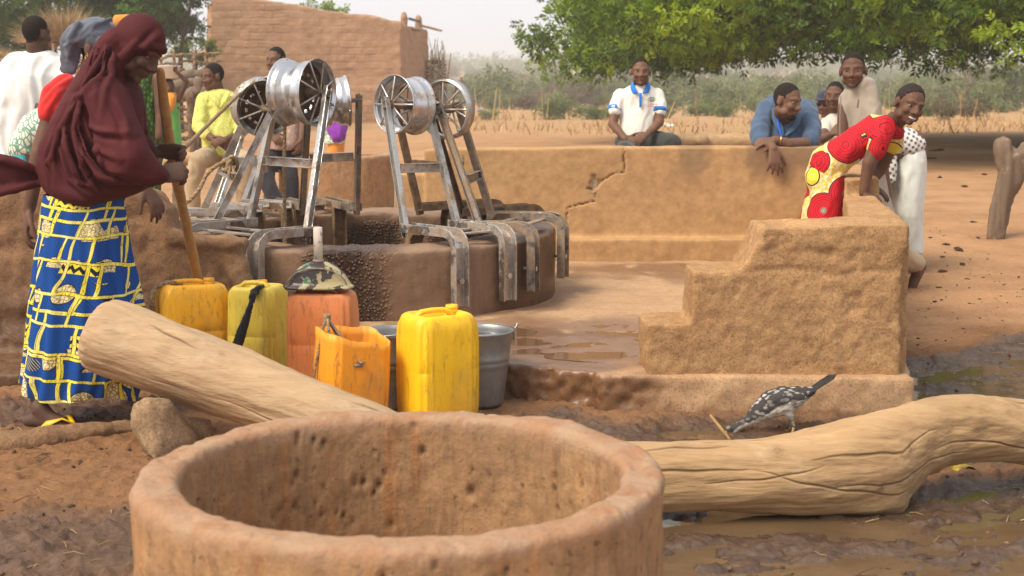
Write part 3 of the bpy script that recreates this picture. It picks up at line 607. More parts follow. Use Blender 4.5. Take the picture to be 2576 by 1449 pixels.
def pulley(par, c, axis, r, w, spokes=8, disc=True, thin=False, mat=None):
    a = nrm(axis); q = Vector(a).to_track_quat('Z', 'Y').to_matrix(); Mq = np.array(q); c = np.asarray(c, float)
    wroot = add("pulley_wheel", MB().lathe(wheel_profile(r, w) if not thin else [(r, -w / 2), (r, w / 2), (r * 0.93, w / 2), (r * 0.86, 0), (r * 0.93, -w / 2), (r * 0.97, -w / 2), (r * 0.975, -w * .4), (r * 0.975, -w * .45)], 56, c, True, Mq), mat or m_bright, par)
    if disc:
        bm = bmesh.new(); nh = 12; zd = w * 0.12                     # pressed disc with a ring of holes
        seg = 48; rows = [r * 0.80, r * 0.72, r * 0.60, r * 0.50, r * 0.38, r * 0.30, r * 0.10]; hz = [0.03, 0.0, -0.012, -0.012, 0.0, 0.012, 0.012]
        grid = [[bm.verts.new((rr_ * math.cos(6.28319 * j / seg), rr_ * math.sin(6.28319 * j / seg), zd + hz[i] * r * 4)) for j in range(seg)] for i, rr_ in enumerate(rows)]
        for i in range(len(rows) - 1):
            for j in range(seg):
                if i == 2 and j % 4 in (0, 1): continue
                bm.faces.new((grid[i][j], grid[i][(j + 1) % seg], grid[i + 1][(j + 1) % seg], grid[i + 1][j]))
        bmesh.ops.solidify(bm, geom=bm.faces[:], thickness=0.004)
        me = bpy.data.meshes.new("hub_disc"); bm.to_mesh(me); bm.free(); me.transform(Matrix.Translation(Vector(c)) @ q.to_4x4()); add("hub_disc", me, m_rust, wroot)
    for e in (-1, 1):
        sp = MB()
        for kk in range(spokes):
            an = 6.28319 * (kk + 0.25 * e + 0.25) / spokes; u = Mq @ V(math.cos(an), math.sin(an), 0)
            sp.tube([c + a * (e * w * 0.5 + e * 0.012) + u * 0.016, c + a * (e * (w / 2 - 0.01)) + u * r * 0.965], [0.0055, 0.0055], 8)
        add("spokes", sp, m_steel, wroot)
    hb = MB(); hb.tube([c - a * (w / 2 + 0.02), c + a * (w / 2 + 0.02)], [0.024, 0.024], 18, round_=False); add("hub", hb, m_rust, wroot)
    return wroot
STANDS = []
def stand(label, fl, fr, tl, tr, r, w, bar_t, wc=0.5, disc=True, thin=False, mat=None, legmat=None, inner=0.20, outer_=0.26, ext=0.0, wpos=None):
    """feet fl/fr and leg tops tl/tr are world points; the clamps run outwards over the rim"""
    fl, fr, tl, tr = map(np.asarray, (fl, fr, tl, tr)); mid = (fl + fr) / 2
    root = empty("pulley_stand", (mid[0], mid[1], WH), label, "pulley stand", "pulley stands clamped round the well")
    rad = mid - WC; rad[2] = 0; rad = nrm(rad); ax = nrm(tr - tl); legmat = legmat or m_steel
    side = nrm(fr - fl); side[2] = 0; side = nrm(side - rad * side.dot(rad))
    up = V(0, 0, 1)
    for f, t, s in ((fl, tl, 1), (fr, tr, -1)):
        b = MB(); d = nrm(t - f); b.bar(f - d * 0.02, t + d * 0.035, chan(0.040, 0.030), -np.cross(d, np.cross(rad, up)) if False else side * s * -1)
        lg = add("leg", b, legmat, root, sm=False, bevel=0.002)
    a, c = fl + (tl - fl) * bar_t, fr + (tr - fr) * bar_t; dd = nrm(c - a)
    b = MB(); b.bar(a + dd * 0.012, c - dd * 0.012, chan(0.05, 0.03), rad); add("crossbar", b, legmat, root, sm=False, bevel=0.002)
    # two bent channel clamps
    cl = []
    for f in (fl, fr):
        o0 = np.array([f[0], f[1], 0]) - WC; o0[2] = 0; s_ = o0.dot(rad); tang = o0 - rad * s_
        base = WC + tang; zt = WH + 0.018 * ((WC + o0)[1] - WC[1]) + 0.045
        x_in = math.sqrt(max(0.1, 0.80 ** 2 - tang.dot(tang))) - 0.03; x_out = math.sqrt(max(0.2, 1.108 ** 2 - tang.dot(tang))) + 0.025 + ext
        x0 = min(s_, x_in)
        p = lambda x, z_: base + rad * x + up * z_
        path = [p(x0 - 0.02, zt), p(x_out - 0.06, zt + 0.004), p(x_out - 0.03, zt - 0.004), p(x_out - 0.008, zt - 0.022), p(x_out, zt - 0.05), p(x_out, zt - 0.05 - outer_)]
        b = MB(); sweep(b, path, np.cross(rad, up), chan(0.086, 0.048)); cl.append((base, x_in, x_out, zt))
        ch = add("clamp", b, legmat, root, sm=False, bevel=0.003)
        b = MB(); path = [p(x_in + 0.10, zt - 0.002), p(x_in + 0.03, zt - 0.004), p(x_in + 0.006, zt - 0.03), p(x_in, zt - 0.06), p(x_in, zt - 0.06 - inner)]
        sweep(b, path[::-1], np.cross(rad, up), chan(0.086, 0.045)); add("inner_jaw", b, m_rust, root, sm=False, bevel=0.003)
        b = MB(); z_ = zt - 0.05 - outer_ * 0.55; b.tube([p(x_out - 0.03, z_), p(x_out + 0.045, z_)], [0.008, 0.008], 10, round_=False)
        b.tube([p(x_out + 0.028, z_), p(x_out + 0.044, z_)], [0.0155, 0.0155], 6, round_=False); add("bolt", b, m_bright, root, sm=False)
    (b0, i0, o0_, z0), (b1, i1, o1_, z1) = cl; b = MB()
    for fr_ in (0.3, 0.75):
        a = b0 + rad * (i0 + (o0_ - i0) * fr_) + up * (z0 + 0.012); c = b1 + rad * (i1 + (o1_ - i1) * fr_) + up * (z1 + 0.012)
        b.bar(a, c, [(-0.022, -0.004), (0.022, -0.004), (0.022, 0.004), (-0.022, 0.004)], up)
    add("tie_plate", b, legmat, root, sm=False)
    cc = tl + (tr - tl) * wc if wpos is None else np.asarray(wpos)
    pulley(root, cc, ax, r, w, disc=disc, thin=thin, mat=mat)
    b = MB(); b.tube([tl - ax * 0.03, tr + ax * 0.03], [0.013, 0.013], 12, round_=False)
    for e, t in ((-1, tl), (1, tr)): b.tube([t + ax * e * 0.012, t + ax * e * 0.03], [0.022, 0.022], 6, round_=False)
    add("axle", b, m_dark_steel, root, sm=False)
    STANDS.append(root); return root
def Z(x, y): return G(x, y, WH + 0.012)
stand("pulley stand at the front left of the well holding the tallest, widest bright wheel", G(630, 575, .575), G(765, 598, .57), P(702, 232, 7.99), P(817, 234, 7.86), 0.188, 0.215, 0.50, legmat=m_steel, outer_=0.30)
stand("pulley stand leaning in from the left with a knotted rope on its crossbar", G(502, 550, .585), G(534, 578, .575), P(632, 262, 8.30), P(684, 281, 7.86), 0.160, 0.155, 0.44, mat=m_steel, ext=0.03)
stand("pulley stand at the back left half hidden behind the rope-tied one", G(548, 530, .60), G(606, 522, .60), P(640, 258, 9.15), P(700, 260, 8.92), 0.165, 0.14, 0.45, mat=m_bright)
stand("stand at the back of the well with dark upright legs and narrow bright wheel", G(766, 530, .60), G(892, 532, .60), P(783, 262, 8.45), P(897, 252, 8.52), 0.153, 0.15, 0.50, legmat=m_dark_steel, wc=0.52, inner=0.30)
stand("pulley stand at the front right of the well with a wide spoked wheel", G(1027, 588, .575), G(1147, 577, .58), P(977, 262, 7.86), P(1072, 268, 8.07), 0.163, 0.17, 0.50, disc=False, outer_=0.30, wc=0.42)
stand("pulley stand at the right rim of the well with a thin open spoked wheel", G(1214, 581, .58), G(1238, 556, .585), P(1109, 276, 8.00), P(1152, 272, 8.14), 0.168, 0.07, 0.42, disc=False, thin=True, mat=m_steel, legmat=m_dark_steel, outer_=0.27, wc=0.35)
stand("pulley stand at the back right of the well behind the wide spoked wheel", G(1059, 532, .60), G(1161, 545, .595), P(998, 268, 8.62), P(1078, 270, 8.24), 0.150, 0.12, 0.46, disc=False, mat=m_rust, legmat=m_rust)

def rope(name, pts, r, label, m=None, n=10, twist=True, parent=None):
    pts = [np.asarray(p_, float) for p_ in pts]; out = []
    for i in range(len(pts) - 1):                                       # catmull-rom
        p0, p1, p2, p3 = pts[max(i - 1, 0)], pts[i], pts[i + 1], pts[min(i + 2, len(pts) - 1)]
        for t in np.linspace(0, 1, n, endpoint=False):
            out.append(0.5 * (2 * p1 + (p2 - p0) * t + (2 * p0 - 5 * p1 + 4 * p2 - p3) * t * t + (3 * p1 - p0 - 3 * p2 + p3) * t ** 3))
    out.append(pts[-1]); b = MB()
    L = np.cumsum([0] + [np.linalg.norm(out[i + 1] - out[i]) for i in range(len(out) - 1)]); N = int(max(24, L[-1] / (r * 0.9))); N = min(N, 500)
    res = [np.array([np.interp(s_, L, [p_[c] for p_ in out]) for c in range(3)]) for s_ in np.linspace(0, L[-1], N)]
    if not twist: b.tube(res, [r] * N, 8)
    else:
        for ph in (0, 2.094, 4.189):
            st = []
            for i, p_ in enumerate(res):
                t = nrm(res[min(i + 1, N - 1)] - res[max(i - 1, 0)]); a = nrm(np.cross(t, V(0.3, 0.2, 1))); c = np.cross(t, a); an = ph + i * r * 0.9 / (r * 7) * 6.283
                st.append(p_ + (a * math.cos(an) + c * math.sin(an)) * r * 0.45)
            b.tube(st, [r * 0.6] * N, 6)
    o = add(name, b, m or m_rope, parent)
    if parent is None: tag(o, label, "rope")
    return o
rope("rope", [P(640, 206, 7.98), P(596, 243, 7.90), P(520, 317, 7.2), P(452, 385, 6.2), P(420, 414, 5.9), P(396, 440, 5.62)], 0.010, "taut rope running from the left pulley wheel down to the veiled woman's hands")
rope("rope", [P(572, 408, 8.0), P(548, 415, 7.95), P(520, 440, 7.9), P(500, 478, 7.85), P(470, 510, 7.8), P(446, 524, 7.75), P(424, 545, 7.7)], 0.012, "slack hemp rope hanging from the knot on the left stand's crossbar")
kn = MB(); c0 = P(578, 415, 7.98)
for i in range(4):
    an = np.linspace(0, 6.28, 22); kn.tube([c0 + V(math.cos(a_) * 0.026 + i * 0.012 - 0.02, 0.03 * math.sin(a_), (0.03 + 0.006 * i) * math.sin(a_ + i)) for a_ in an], [0.0105] * 22, 8)
kn.tube([P(585, 420, 7.96), P(590, 436, 7.95), P(584, 450, 7.94), P(576, 440, 7.94), P(578, 424, 7.95)], [0.011] * 5, 8)
tag(add("rope_knot", kn, m_rope), "thick knot of hemp rope tied round the left stand's crossbar", "rope")
rope("rope", [P(716, 316, 7.95), P(715, 430, 8.0), P(716, 540, 8.05), (P(716, 560, 8.05) + V(0, 0, -0.35))], 0.011, "straight rope hanging from the tallest pulley wheel into the well")
rp = rope("rope_scrap", [P(1165, 388, 7.9), P(1166, 410, 7.89), P(1160, 425, 7.9), P(1163, 450, 7.9), P(1166, 472, 7.92)], 0.006, "short frayed rope scrap dangling from the right stand's crossbar")
# ------------------------------------------------------------ jerrycans
def rrect(a, b, r, n=10):
    pts = []
    for cx_, cy_, a0 in ((a - r, b - r, 0), (-a + r, b - r, 90), (-a + r, -b + r, 180), (a - r, -b + r, 270)):
        for i in range(n + 1): t = R(a0 + 90 * i / n); pts.append((cx_ + r * math.cos(t), cy_ + r * math.sin(t)))
    out = []                                                           # resample the outline evenly
    p = np.array(pts + [pts[0]]); L = np.concatenate([[0], np.cumsum(np.hypot(*np.diff(p, axis=0).T))])
    for s_ in np.linspace(0, L[-1], 120, endpoint=False): out.append((np.interp(s_, L, p[:, 0]), np.interp(s_, L, p[:, 1])))
    return np.array(out)
def can_ring(w, d, sc, z, rib, cr=0.05):
    o = rrect(w / 2 * sc, d / 2 * sc, min(cr, w * 0.24) * sc); nn = o / np.linalg.norm(o, axis=1)[:, None]
    near = np.minimum(np.abs(np.abs(o[:, 0]) - w * 0.30), np.abs(np.abs(o[:, 1]) - d * 0.27))
    g = np.cos(o[:, 0] * 6.283 / 0.022) * smooth(w * 0.24, w * 0.33, np.abs(o[:, 0])) + np.cos(o[:, 1] * 6.283 / 0.022) * smooth(d * 0.22, d * 0.33, np.abs(o[:, 1]))
    o = o + nn * (g * rib)[:, None]; return np.column_stack([o, np.full(len(o), z)])
def jerrycan(label, x, D, rz, w, d, h, mat, capmat=None, spout=(0.30, 0.0), lid=False, lean=(0, 0), zoff=0.0):
    c = P(x, 800, D); zg = gz(c[0], D) + zoff
    root = empty("jerrycan", (c[0], D, zg), label, "jerrycan", "plastic jerrycans waiting by the well", R(rz)); root.rotation_euler.x, root.rotation_euler.y = R(lean[0]), R(lean[1])
    b = MB(); rs = []
    for z_, sc, rib in [(0.0, 0.90, 0), (0.006, 0.96, 0), (0.02, 0.995, 0.0008), (0.05, 1.0, 0.0028), (h * .2, 1.005, .003), (h * .4, 1.012, .003), (h * .485, 1.011, .003), (h * .493, 1.003, .003), (h * .50, 1.011, .003), (h * .6, 1.008, .003), (h * 0.76, 1.0, 0.003), (h * 0.85, 0.985, 0.003), (h * 0.90, 0.965, 0.003), (h * 0.94, 0.93, 0.002), (h * 0.965, 0.885, 0.001), (h * 0.978, 0.84, 0)]:
        rs.append(can_ring(w, d, sc, z_, rib))
    for sc in (0.78, 0.70, 0.62, 0.54, 0.46, 0.38, 0.30, 0.2, 0.1, 0.02):
        r_ = can_ring(w, d, sc, h * 0.985, 0)
        rec = smooth(0.33, 0.27, np.abs(r_[:, 0]) / w) * smooth(0.36, 0.27, np.abs(r_[:, 1]) / d)
        r_[:, 2] = h * 0.985 + 0.004 * (1 - sc) - 0.045 * rec; rs.append(r_)
    b.rings(rs); me = b.mesh(); v = verts(me); v[:, 0:2] += (0.003 * fbm(v * 9 + x, 3))[:, None]; setv(me, v)
    body = add("can_body", me, mat, root, local=True)
    b = MB(); b.tube([V(-w * 0.33, 0, h * 0.975), V(-w * 0.26, 0, h * 1.005), V(-w * 0.1, 0, h * 1.012), V(w * 0.1, 0, h * 1.008), V(w * 0.2, 0, h * 0.985), V(w * 0.24, 0, h * 0.95)], [(0.014, 0.011)] * 6, 12, side=V(0, 1, 0)); add("handle", b, mat, root, local=True)
    sx, sy = spout[0] * w, spout[1] * d; b = MB(); zb = h * 0.945
    prof = [(0.024, 0), (0.024, 0.012), (0.0255, 0.014), (0.0255, 0.018), (0.024, 0.02), (0.024, 0.024), (0.0258, 0.026), (0.0258, 0.032), (0.024, 0.04), (0.0205, 0.04), (0.0205, 0.0)]
    b.lathe(prof, 28, (sx, sy, zb)); add("spout", b, capmat or mat, root, local=True)
    if lid: b = MB(); b.lathe([(0.001, 0.030), (0.027, 0.030), (0.028, 0.045), (0.026, 0.05), (0.001, 0.052)], 24, (sx, sy, zb)); add("cap", b, capmat or mat, root, local=True)
    return root
m_y1 = plastic("yellow_plastic", (0.86, 0.49, 0.012), 0.38, (0.90, 0.56, 0.03)); m_y2 = plastic("amber_plastic", (0.88, 0.42, 0.010), 0.5, (0.86, 0.48, 0.03))
m_y3 = plastic("pale_yellow_plastic", (0.78, 0.60, 0.09), 0.30, (0.74, 0.56, 0.05)); m_or = plastic("orange_plastic", (0.80, 0.235, 0.06), 0.35, (0.78, 0.29, 0.11)); m_or2 = plastic("bright_orange_plastic", (0.86, 0.31, 0.012), 0.42, (0.84, 0.36, 0.03)); m_y4 = plastic("fresh_yellow_plastic", (0.90, 0.55, 0.008), 0.30, (0.92, 0.50, 0.012))
m_redcap = plastic("red_orange_plastic", (0.72, 0.14, 0.03), 0.2)
jerrycan("amber jerrycan beside the wooden staff, leftmost of the cans", 481, 6.50, 28, 0.312, 0.25, 0.432, m_y2, spout=(0.26, -0.05), lean=(-2, 1))
jb = jerrycan("pale yellow jerrycan with an orange spout and a black cloth strap", 650, 6.42, -14, 0.235, 0.21, 0.45, m_y3, m_or2, spout=(0.05, 0.1))
jc = jerrycan("salmon orange jerrycan with the painted funnel on top", 812, 6.14, -5, 0.292, 0.215, 0.45, m_or, m_redcap, spout=(0.26, 0.05), lid=True)
jerrycan("bright yellow jerrycan standing alone between the two metal buckets", 1100, 5.60, 33, 0.278, 0.228, 0.442, m_y4, spout=(0.30, 0.12), lean=(0, 0))
# cut-open can used as a pail
c = P(876, 800, 5.50); root = empty("cut_jerrycan", (c[0], 5.5, gz(c[0], 5.5)), "orange jerrycan cut open at the top as a pail with a metal rod handle", "pail", None, R(30)); root.rotation_euler.y = R(3)
w, d, h = 0.260, 0.215, 0.385; b = MB(); rs = []
for z_, sc, rib in [(0.0, 0.90, 0), (0.006, 0.96, 0), (0.02, 0.995, 0.0005), (0.05, 1.0, 0.0016), (.1, 1.0, .002), (.18, 1.01, .002), (.24, 1.01, .002), (0.30, 1.0, 0.002), (0.34, 1.0, 0.002), (0.37, 1.0, 0.002)]:
    r_ = can_ring(w, d, sc, z_, rib)
    if z_ > 0.25: r_[:, 2] += (z_ - 0.25) / 0.12 * (0.007 * np.sin(np.arange(120) * 0.105 + 1.2) + 0.004 * np.sin(np.arange(120) * 0.31) - 0.03 * r_[:, 0] / w + 0.03 * r_[:, 1] / d)
    rs.append(r_)
b.rings(rs, cap=False); n_ = b.n; b.f.append(tuple(range(119, -1, -1))); me = evalmod(b.mesh(), 'SOLIDIFY', thickness=0.0035, offset=-1); add("can_body", me, m_or2, root, local=True)
b = MB(); b.tube([V(-0.02, -0.132, 0.275), V(-0.02, -0.105, 0.28), V(-0.045, 0.0, 0.35), V(-0.10, 0.03, 0.43)], [0.006] * 4, 8); b.tube([V(-0.10, 0.03, 0.43), V(-0.03, 0.06, 0.34), V(-0.01, 0.09, 0.28), V(-0.01, 0.125, 0.275)], [0.006] * 4, 8); add("rod_handle", b, m_dark_steel, root, local=True)
b = MB(); b.tube([V(-0.035, -0.1105, 0.262), V(-0.01, -0.113, 0.262), V(0.0, -0.112, 0.275)], [0.006, 0.008, 0.004], 8); add("rod_end", b, m_dark_steel, root, local=True)
Wm = Matrix.Translation(root.location) @ root.rotation_euler.to_matrix().to_4x4(); tp = np.array(Wm @ Vector((-0.10, 0.03, 0.43)))
rope("rope", [tp + V(0, 0, 0.004), tp + V(-0.01, -0.02, -0.03), tp + V(-0.03, -0.03, -0.12), tp + V(-0.05, -0.03, -0.23), tp + V(-0.055, -0.03, -0.36)], 0.006, "frayed cord hanging left of the cut orange can from its rod handle")
rope("rope", [tp + V(0, 0, 0.004), tp + V(0.01, -0.03, -0.03), tp + V(0.008, -0.03, -0.12), tp + V(0.004, -0.03, -0.24), tp + V(0.006, -0.03, -0.37)], 0.006, "second frayed cord hanging straight down beside the cut orange can")
b = MB()
for i in range(5): an = np.linspace(0, 6.28, 16); b.tube([tp + V(0.011 * math.cos(a_), 0.011 * math.sin(a_), 0.006 * i - 0.012) for a_ in an], [0.0045] * 16, 6)
tag(add("cord_knot", b, m_rope), "wound cord knot at the tip of the cut can's rod handle", "rope")
# black strap on the pale can
m_black = cloth("black_cloth", (0.016, 0.015, 0.02))
b = MB(); q = [P(641, 730, 6.30), P(636, 742, 6.27), P(630, 770, 6.255), P(618, 805, 6.25), P(606, 840, 6.25), P(598, 868, 6.25)]
b.tube(q, [(0.013, 0.012), (0.016, 0.014), (0.013, 0.010), (0.018, 0.010), (0.024, 0.010), (0.026, 0.008)], side=V(1, 0, 0.3)); b.ball(q[0] + V(0, 0, -0.008), (0.022, 0.018, 0.016)); b.tube([q[0], q[0] + V(0.02, 0.0, 0.014), q[0] + V(0.03, 0.04, 0.012)], [0.010, 0.011, 0.009])
me = vox(b, 0.005, 2); folds(me, 0.006, 50, (0.3, 0, 1)); tag(add("cloth_strap", me, m_black), "black cloth strap knotted to the pale yellow jerrycan", "cloth")
# rope lying over the leftmost can
rope("rope", [P(386, 790, 6.40), P(381, 755, 6.38), P(392, 725, 6.42), P(425, 711, 6.45), P(455, 716, 6.5)], 0.013, "old rope curled over the left corner of the amber jerrycan")
# funnel
jl = jc.location; zt = jl.z + 0.458; fc = V(jl.x - 0.012, 6.12, zt)
k = M("flaked_paint", 0.25, 0.5); n1 = k.noise(11, 4, 0.6, None, 0.4); n2 = k.noise(16, 5, 0.65, k.co(rot=(1, 2, 0.4)), 0.5)
c_ = k.mix(k.ramp(n1, [(0.50, 0), (0.515, 1)]), (0.055, 0.035, 0.03), (0.46, 0.37, 0.18)); c_ = k.mix(k.ramp(n2, [(0.60, 0), (0.615, 1)]), c_, (0.06, 0.22, 0.12))
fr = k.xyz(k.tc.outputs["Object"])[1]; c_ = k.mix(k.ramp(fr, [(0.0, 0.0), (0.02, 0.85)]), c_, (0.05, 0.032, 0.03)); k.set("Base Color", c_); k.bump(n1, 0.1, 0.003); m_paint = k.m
root = empty("funnel", fc, "upturned metal funnel with flaked camouflage paint and white pipe on the salmon can", "funnel")
b = MB(); prof = [(0.152, 0.004), (0.155, 0.010), (0.148, 0.014), (0.138, 0.022), (0.128, 0.042), (0.108, 0.072), (0.08, 0.096), (0.05, 0.112), (0.022, 0.119), (0.022, 0.116), (0.05, 0.108), (0.08, 0.091), (0.106, 0.068), (0.124, 0.040), (0.134, 0.018), (0.146, 0.004)]
b.lathe(prof, 64); me = b.mesh(); v = verts(me); v[:, 1] *= 0.8
ar = smooth(0.02, -0.10, v[:, 1]); v[:, 1] = np.where(v[:, 1] < -0.055, -0.055 + (v[:, 1] + 0.055) * 0.22, v[:, 1]); v[:, 2] += 0.002 * fbm(v * 20, 2); lipz = (v[:, 2] < 0.016); v[:, 1] = np.where(lipz & (v[:, 1] < -0.05), v[:, 1] - 0.02, v[:, 1]); setv(me, v)
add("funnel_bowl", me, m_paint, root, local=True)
b = MB(); an = np.linspace(0.12, math.pi - 0.12, 28); b.tube([V(0.128 * math.cos(a_), -0.058 - 0.012 * math.sin(a_), 0.016 + 0.080 * math.sin(a_)) for a_ in an], [0.0035] * 28, 8); add("seam", b, plain("bare_rim", (0.30, 0.25, 0.18), 0.5, 0.4, 0.3, 40), root, local=True)
k = M("chipped_white_paint", 0.55, 0.4); n1 = k.noise(24, 5, 0.7, k.co(scale=(1, 1, 0.5))); zz = k.xyz(k.co("Generated"))[2]
c_ = k.mix(k.ramp(n1, [(0.56, 0), (0.60, 1)]), (0.66, 0.60, 0.50), (0.30, 0.19, 0.11)); c_ = k.mix(k.math('MULTIPLY', k.ramp(zz, [(0.18, 1), (0.34, 0)]), k.ramp(n1, [(0.42, 1), (0.46, 0)])), c_, (0.04, 0.24, 0.13)); k.set("Base Color", c_)
b = MB(); b.lathe([(0.0195, 0.11), (0.0195, 0.265), (0.0165, 0.267), (0.0165, 0.11)], 26); add("pipe", b, k.m, root, local=True)
b = MB(); b.lathe([(0.024, 0.108), (0.027, 0.120), (0.023, 0.128), (0.019, 0.128), (0.019, 0.108)], 26); add("collar", b, m_dark_steel, root, local=True)

# ------------------------------------------------------------ zinc buckets
k = M("zinc", 0.42, 0.5, 0.85); n1 = k.noise(9, 5, 0.7); n2 = k.noise(40, 5, 0.7, k.co(scale=(1, 1, 0.4))); zz = k.xyz(k.co("Generated"))[2]
c_ = k.mix(k.ramp(n1, [(0.4, 0), (0.65, 1)]), (0.36, 0.38, 0.39), (0.26, 0.27, 0.27)); dz = k.math('MULTIPLY', k.ramp(zz, [(0.05, 1), (0.75, 0.15)]), k.ramp(n2, [(0.42, 0), (0.62, 1)]))
k.set("Base Color", k.mix(dz, c_, (0.17, 0.135, 0.09))); k.set("Metallic", k.ramp(dz, [(0, 0.85), (1, 0.1)])); k.set("Roughness", k.ramp(n1, [(0.3, 0.35), (0.7, 0.6)])); m_zinc = k.m
k = M("bucket_water", 0.03, 0.6); k.set("Base Color", (0.05, 0.05, 0.05, 1)); m_bw = k.m
def bucket(label, x, D, hz, level=0.285, wire=-52):
    c = P(x, 850, D); root = empty("metal_bucket", (c[0], D, gz(c[0], D)), label, "bucket", "zinc buckets by the well", R(hz)); H = 0.315; b = MB()
    rz = lambda z_: 0.098 + (0.139 - 0.098) * z_ / H
    ou = [(0.004, 0.012), (rz(0) - 0.004, 0.012), (rz(0), 0.0), (rz(0) + 0.002, 0.012)]
    for z_ in (0.05, 0.10, 0.15, 0.17, 0.178, 0.186, 0.194, 0.202, 0.210, 0.25, 0.30): ou.append((rz(z_) + (0.0035 if z_ in (0.178, 0.202) else 0), z_))
    ou += [(rz(H) + 0.004, H - 0.004), (rz(H) + 0.005, H + 0.001), (rz(H) + 0.001, H + 0.005), (rz(H) - 0.002, H + 0.002)]
    inn = [(rz(z_) - 0.0025, z_) for z_ in (0.30, 0.2, 0.1, 0.016)] + [(0.004, 0.0155)]
    b.lathe(ou + inn, 56); add("bucket_body", b, m_zinc, root, local=True)
    b = MB(); r_ = rz(level) - 0.003; b.lathe([(0.001, level), (r_, level), (r_, level - 0.004), (0.001, level - 0.004)], 48); add("water", b, m_bw, root, local=True)
    for e in (-1, 1):
        b = MB(); b.box((e * (rz(H) + 0.004), 0, H - 0.018), (0.006, 0.035, 0.045)); b.tube([V(e * (rz(H) + 0.006), -0.004, H + 0.002), V(e * (rz(H) + 0.016), 0, H + 0.016), V(e * (rz(H) + 0.02), 0.004, H + 0.026)], [0.005] * 3, 8); add("ear", b, m_zinc, root, local=True, bevel=0.001)
    b = MB(); an = np.linspace(0, math.pi, 40); T = math.radians(wire); pts = [V(0.147 * math.cos(a_), -math.sin(T) * 0.14 * math.sin(a_), H - 0.002 + math.cos(T) * 0.14 * math.sin(a_)) for a_ in an]; b.tube(pts, [0.003] * 40, 8); add("wire_handle", b, m_bright, root, local=True)
    return root
bucket("brimming zinc bucket right of the fresh yellow jerrycan", 1207, 5.90, 4, 0.298, 68)
bucket("muddy zinc bucket half hidden between the cut can and yellow jerrycan", 985, 5.86, 60, 0.24, 84)

# ------------------------------------------------------------ logs, rock, post
m_log = wood("weathered_log", (0.50, 0.345, 0.20), (0.40, 0.26, 0.145), (0.13, 0.075, 0.045), axis=(0.8, 8, 8), rot=(0, R(21), 0)); m_log2 = wood("pale_log", (0.47, 0.305, 0.155), (0.35, 0.215, 0.105), (0.11, 0.06, 0.035), axis=(0.8, 9, 9), rot=(0, R(-3), 0))
m_stick = wood("split_wood", (0.50, 0.31, 0.13), (0.38, 0.22, 0.09), (0.06, 0.035, 0.03), axis=(14, 14, 0.8)); m_grey = wood("grey_wood", (0.20, 0.14, 0.095), (0.14, 0.095, 0.062), (0.05, 0.033, 0.024), axis=(7, 7, 0.6))
def weather(me, t, ang, ln, rad, seed, n=14, knots=()):
    """long drying cracks and knots in a log, from its own length and angle coordinates"""
    v = verts(me); nn = norms(me); g = np.random.default_rng(seed); cr = np.zeros(len(v)); kn = np.zeros(len(v)); arc = ang * rad
    for i in range(n):
        L = g.uniform(0.12, 0.6); t0 = g.uniform(0, ln - 0.1); a0 = g.uniform(-3.14, 3.14); w = g.uniform(0.0012, 0.0028); sl = g.normal() * 0.10; ph = g.uniform(0, 6)
        u = (t - t0) / L; path = a0 + (sl * (t - t0) + 0.004 * np.sin(t * 13 + ph) + 0.002 * np.sin(t * 41 + ph * 2)) / rad
        d = np.abs((ang - path + math.pi) % (2 * math.pi) - math.pi) * rad; env = np.clip(np.sin(np.clip(u, 0, 1) * math.pi), 0, 1) ** 0.5; ww = w * env + 1e-5
        cr = np.maximum(cr, np.where((u > 0) & (u < 1), np.exp(-(d / (ww + 0.0012)) ** 2) * env, 0))
    for tk, ak, rk in knots:
        d = np.hypot(t - tk, ((ang - ak + math.pi) % (2 * math.pi) - math.pi) * rad); kn = np.maximum(kn, np.exp(-(d / rk) ** 2) * (0.6 + 0.4 * np.cos(d / rk * 14)))
    setv(me, v - nn * (cr * 0.003)[:, None] + nn * (kn * 0.004)[:, None]); attr(me, "crack", cr); attr(me, "knot", kn); return me
def loft_log(rows, seed, n=270, amp=0.012):
    """rows: x, top y, bottom y, depth, depth radius"""
    rs = []; an = np.arange(n) * 6.28319 / n
    xs = [r_[0] for r_ in rows]; N = 420
    for x in np.linspace(xs[0], xs[-1], N):
        t, bt, D, rd = [np.interp(x, xs, [r_[i] for r_ in rows]) for i in (1, 2, 3, 4)]
        a, c = P(x, t, D), P(x, bt, D); m_ = (a + c) / 2; h_ = (a[2] - c[2]) / 2
        rs.append(np.stack([np.full(n, m_[0]), D + np.cos(an) * rd, m_[2] + np.sin(an) * h_], -1))
    for e, k0 in ((0, 1), (-1, -1)):
        c = rs[e].mean(0); ex = [c + (rs[e] - c) * s_ - V(dx * k0, 0, 0) for s_, dx in ((0.9, 0.016), (0.6, 0.026), (0.2, 0.03))]
        if e == 0: rs = ex[::-1] + rs
        else: rs = rs + ex
    b = MB(); b.rings(rs); me = b.mesh(); v = verts(me); nn = norms(me); d_ = fbm(v * np.array([2.2, 5, 5]) + seed, 4) * amp + 0.004 * fbm(v * np.array([3, 26, 26]) + seed, 3) + 0.003 * fbm(v * np.array([1.3, 12, 12]) + seed + 4, 3); setv(me, v + nn * d_[:, None])
    D_ = np.interp(v[:, 0], [P(r_[0], 700, r_[3])[0] for r_ in rows], [r_[3] for r_ in rows]); zc = np.interp(v[:, 0], [P(r_[0], 700, r_[3])[0] for r_ in rows], [P(r_[0], (r_[1] + r_[2]) / 2, r_[3])[2] for r_ in rows]); x0 = v[:, 0].min(); return weather(me, v[:, 0] - x0, np.arctan2(v[:, 2] - zc, -(v[:, 1] - D_)), v[:, 0].max() - x0, 0.115, int(seed), 20, ((0.62, 0.9, .022), (1.05, 0.4, .016), (0.95, -0.3, .012), (1.3, 0.2, .02)))
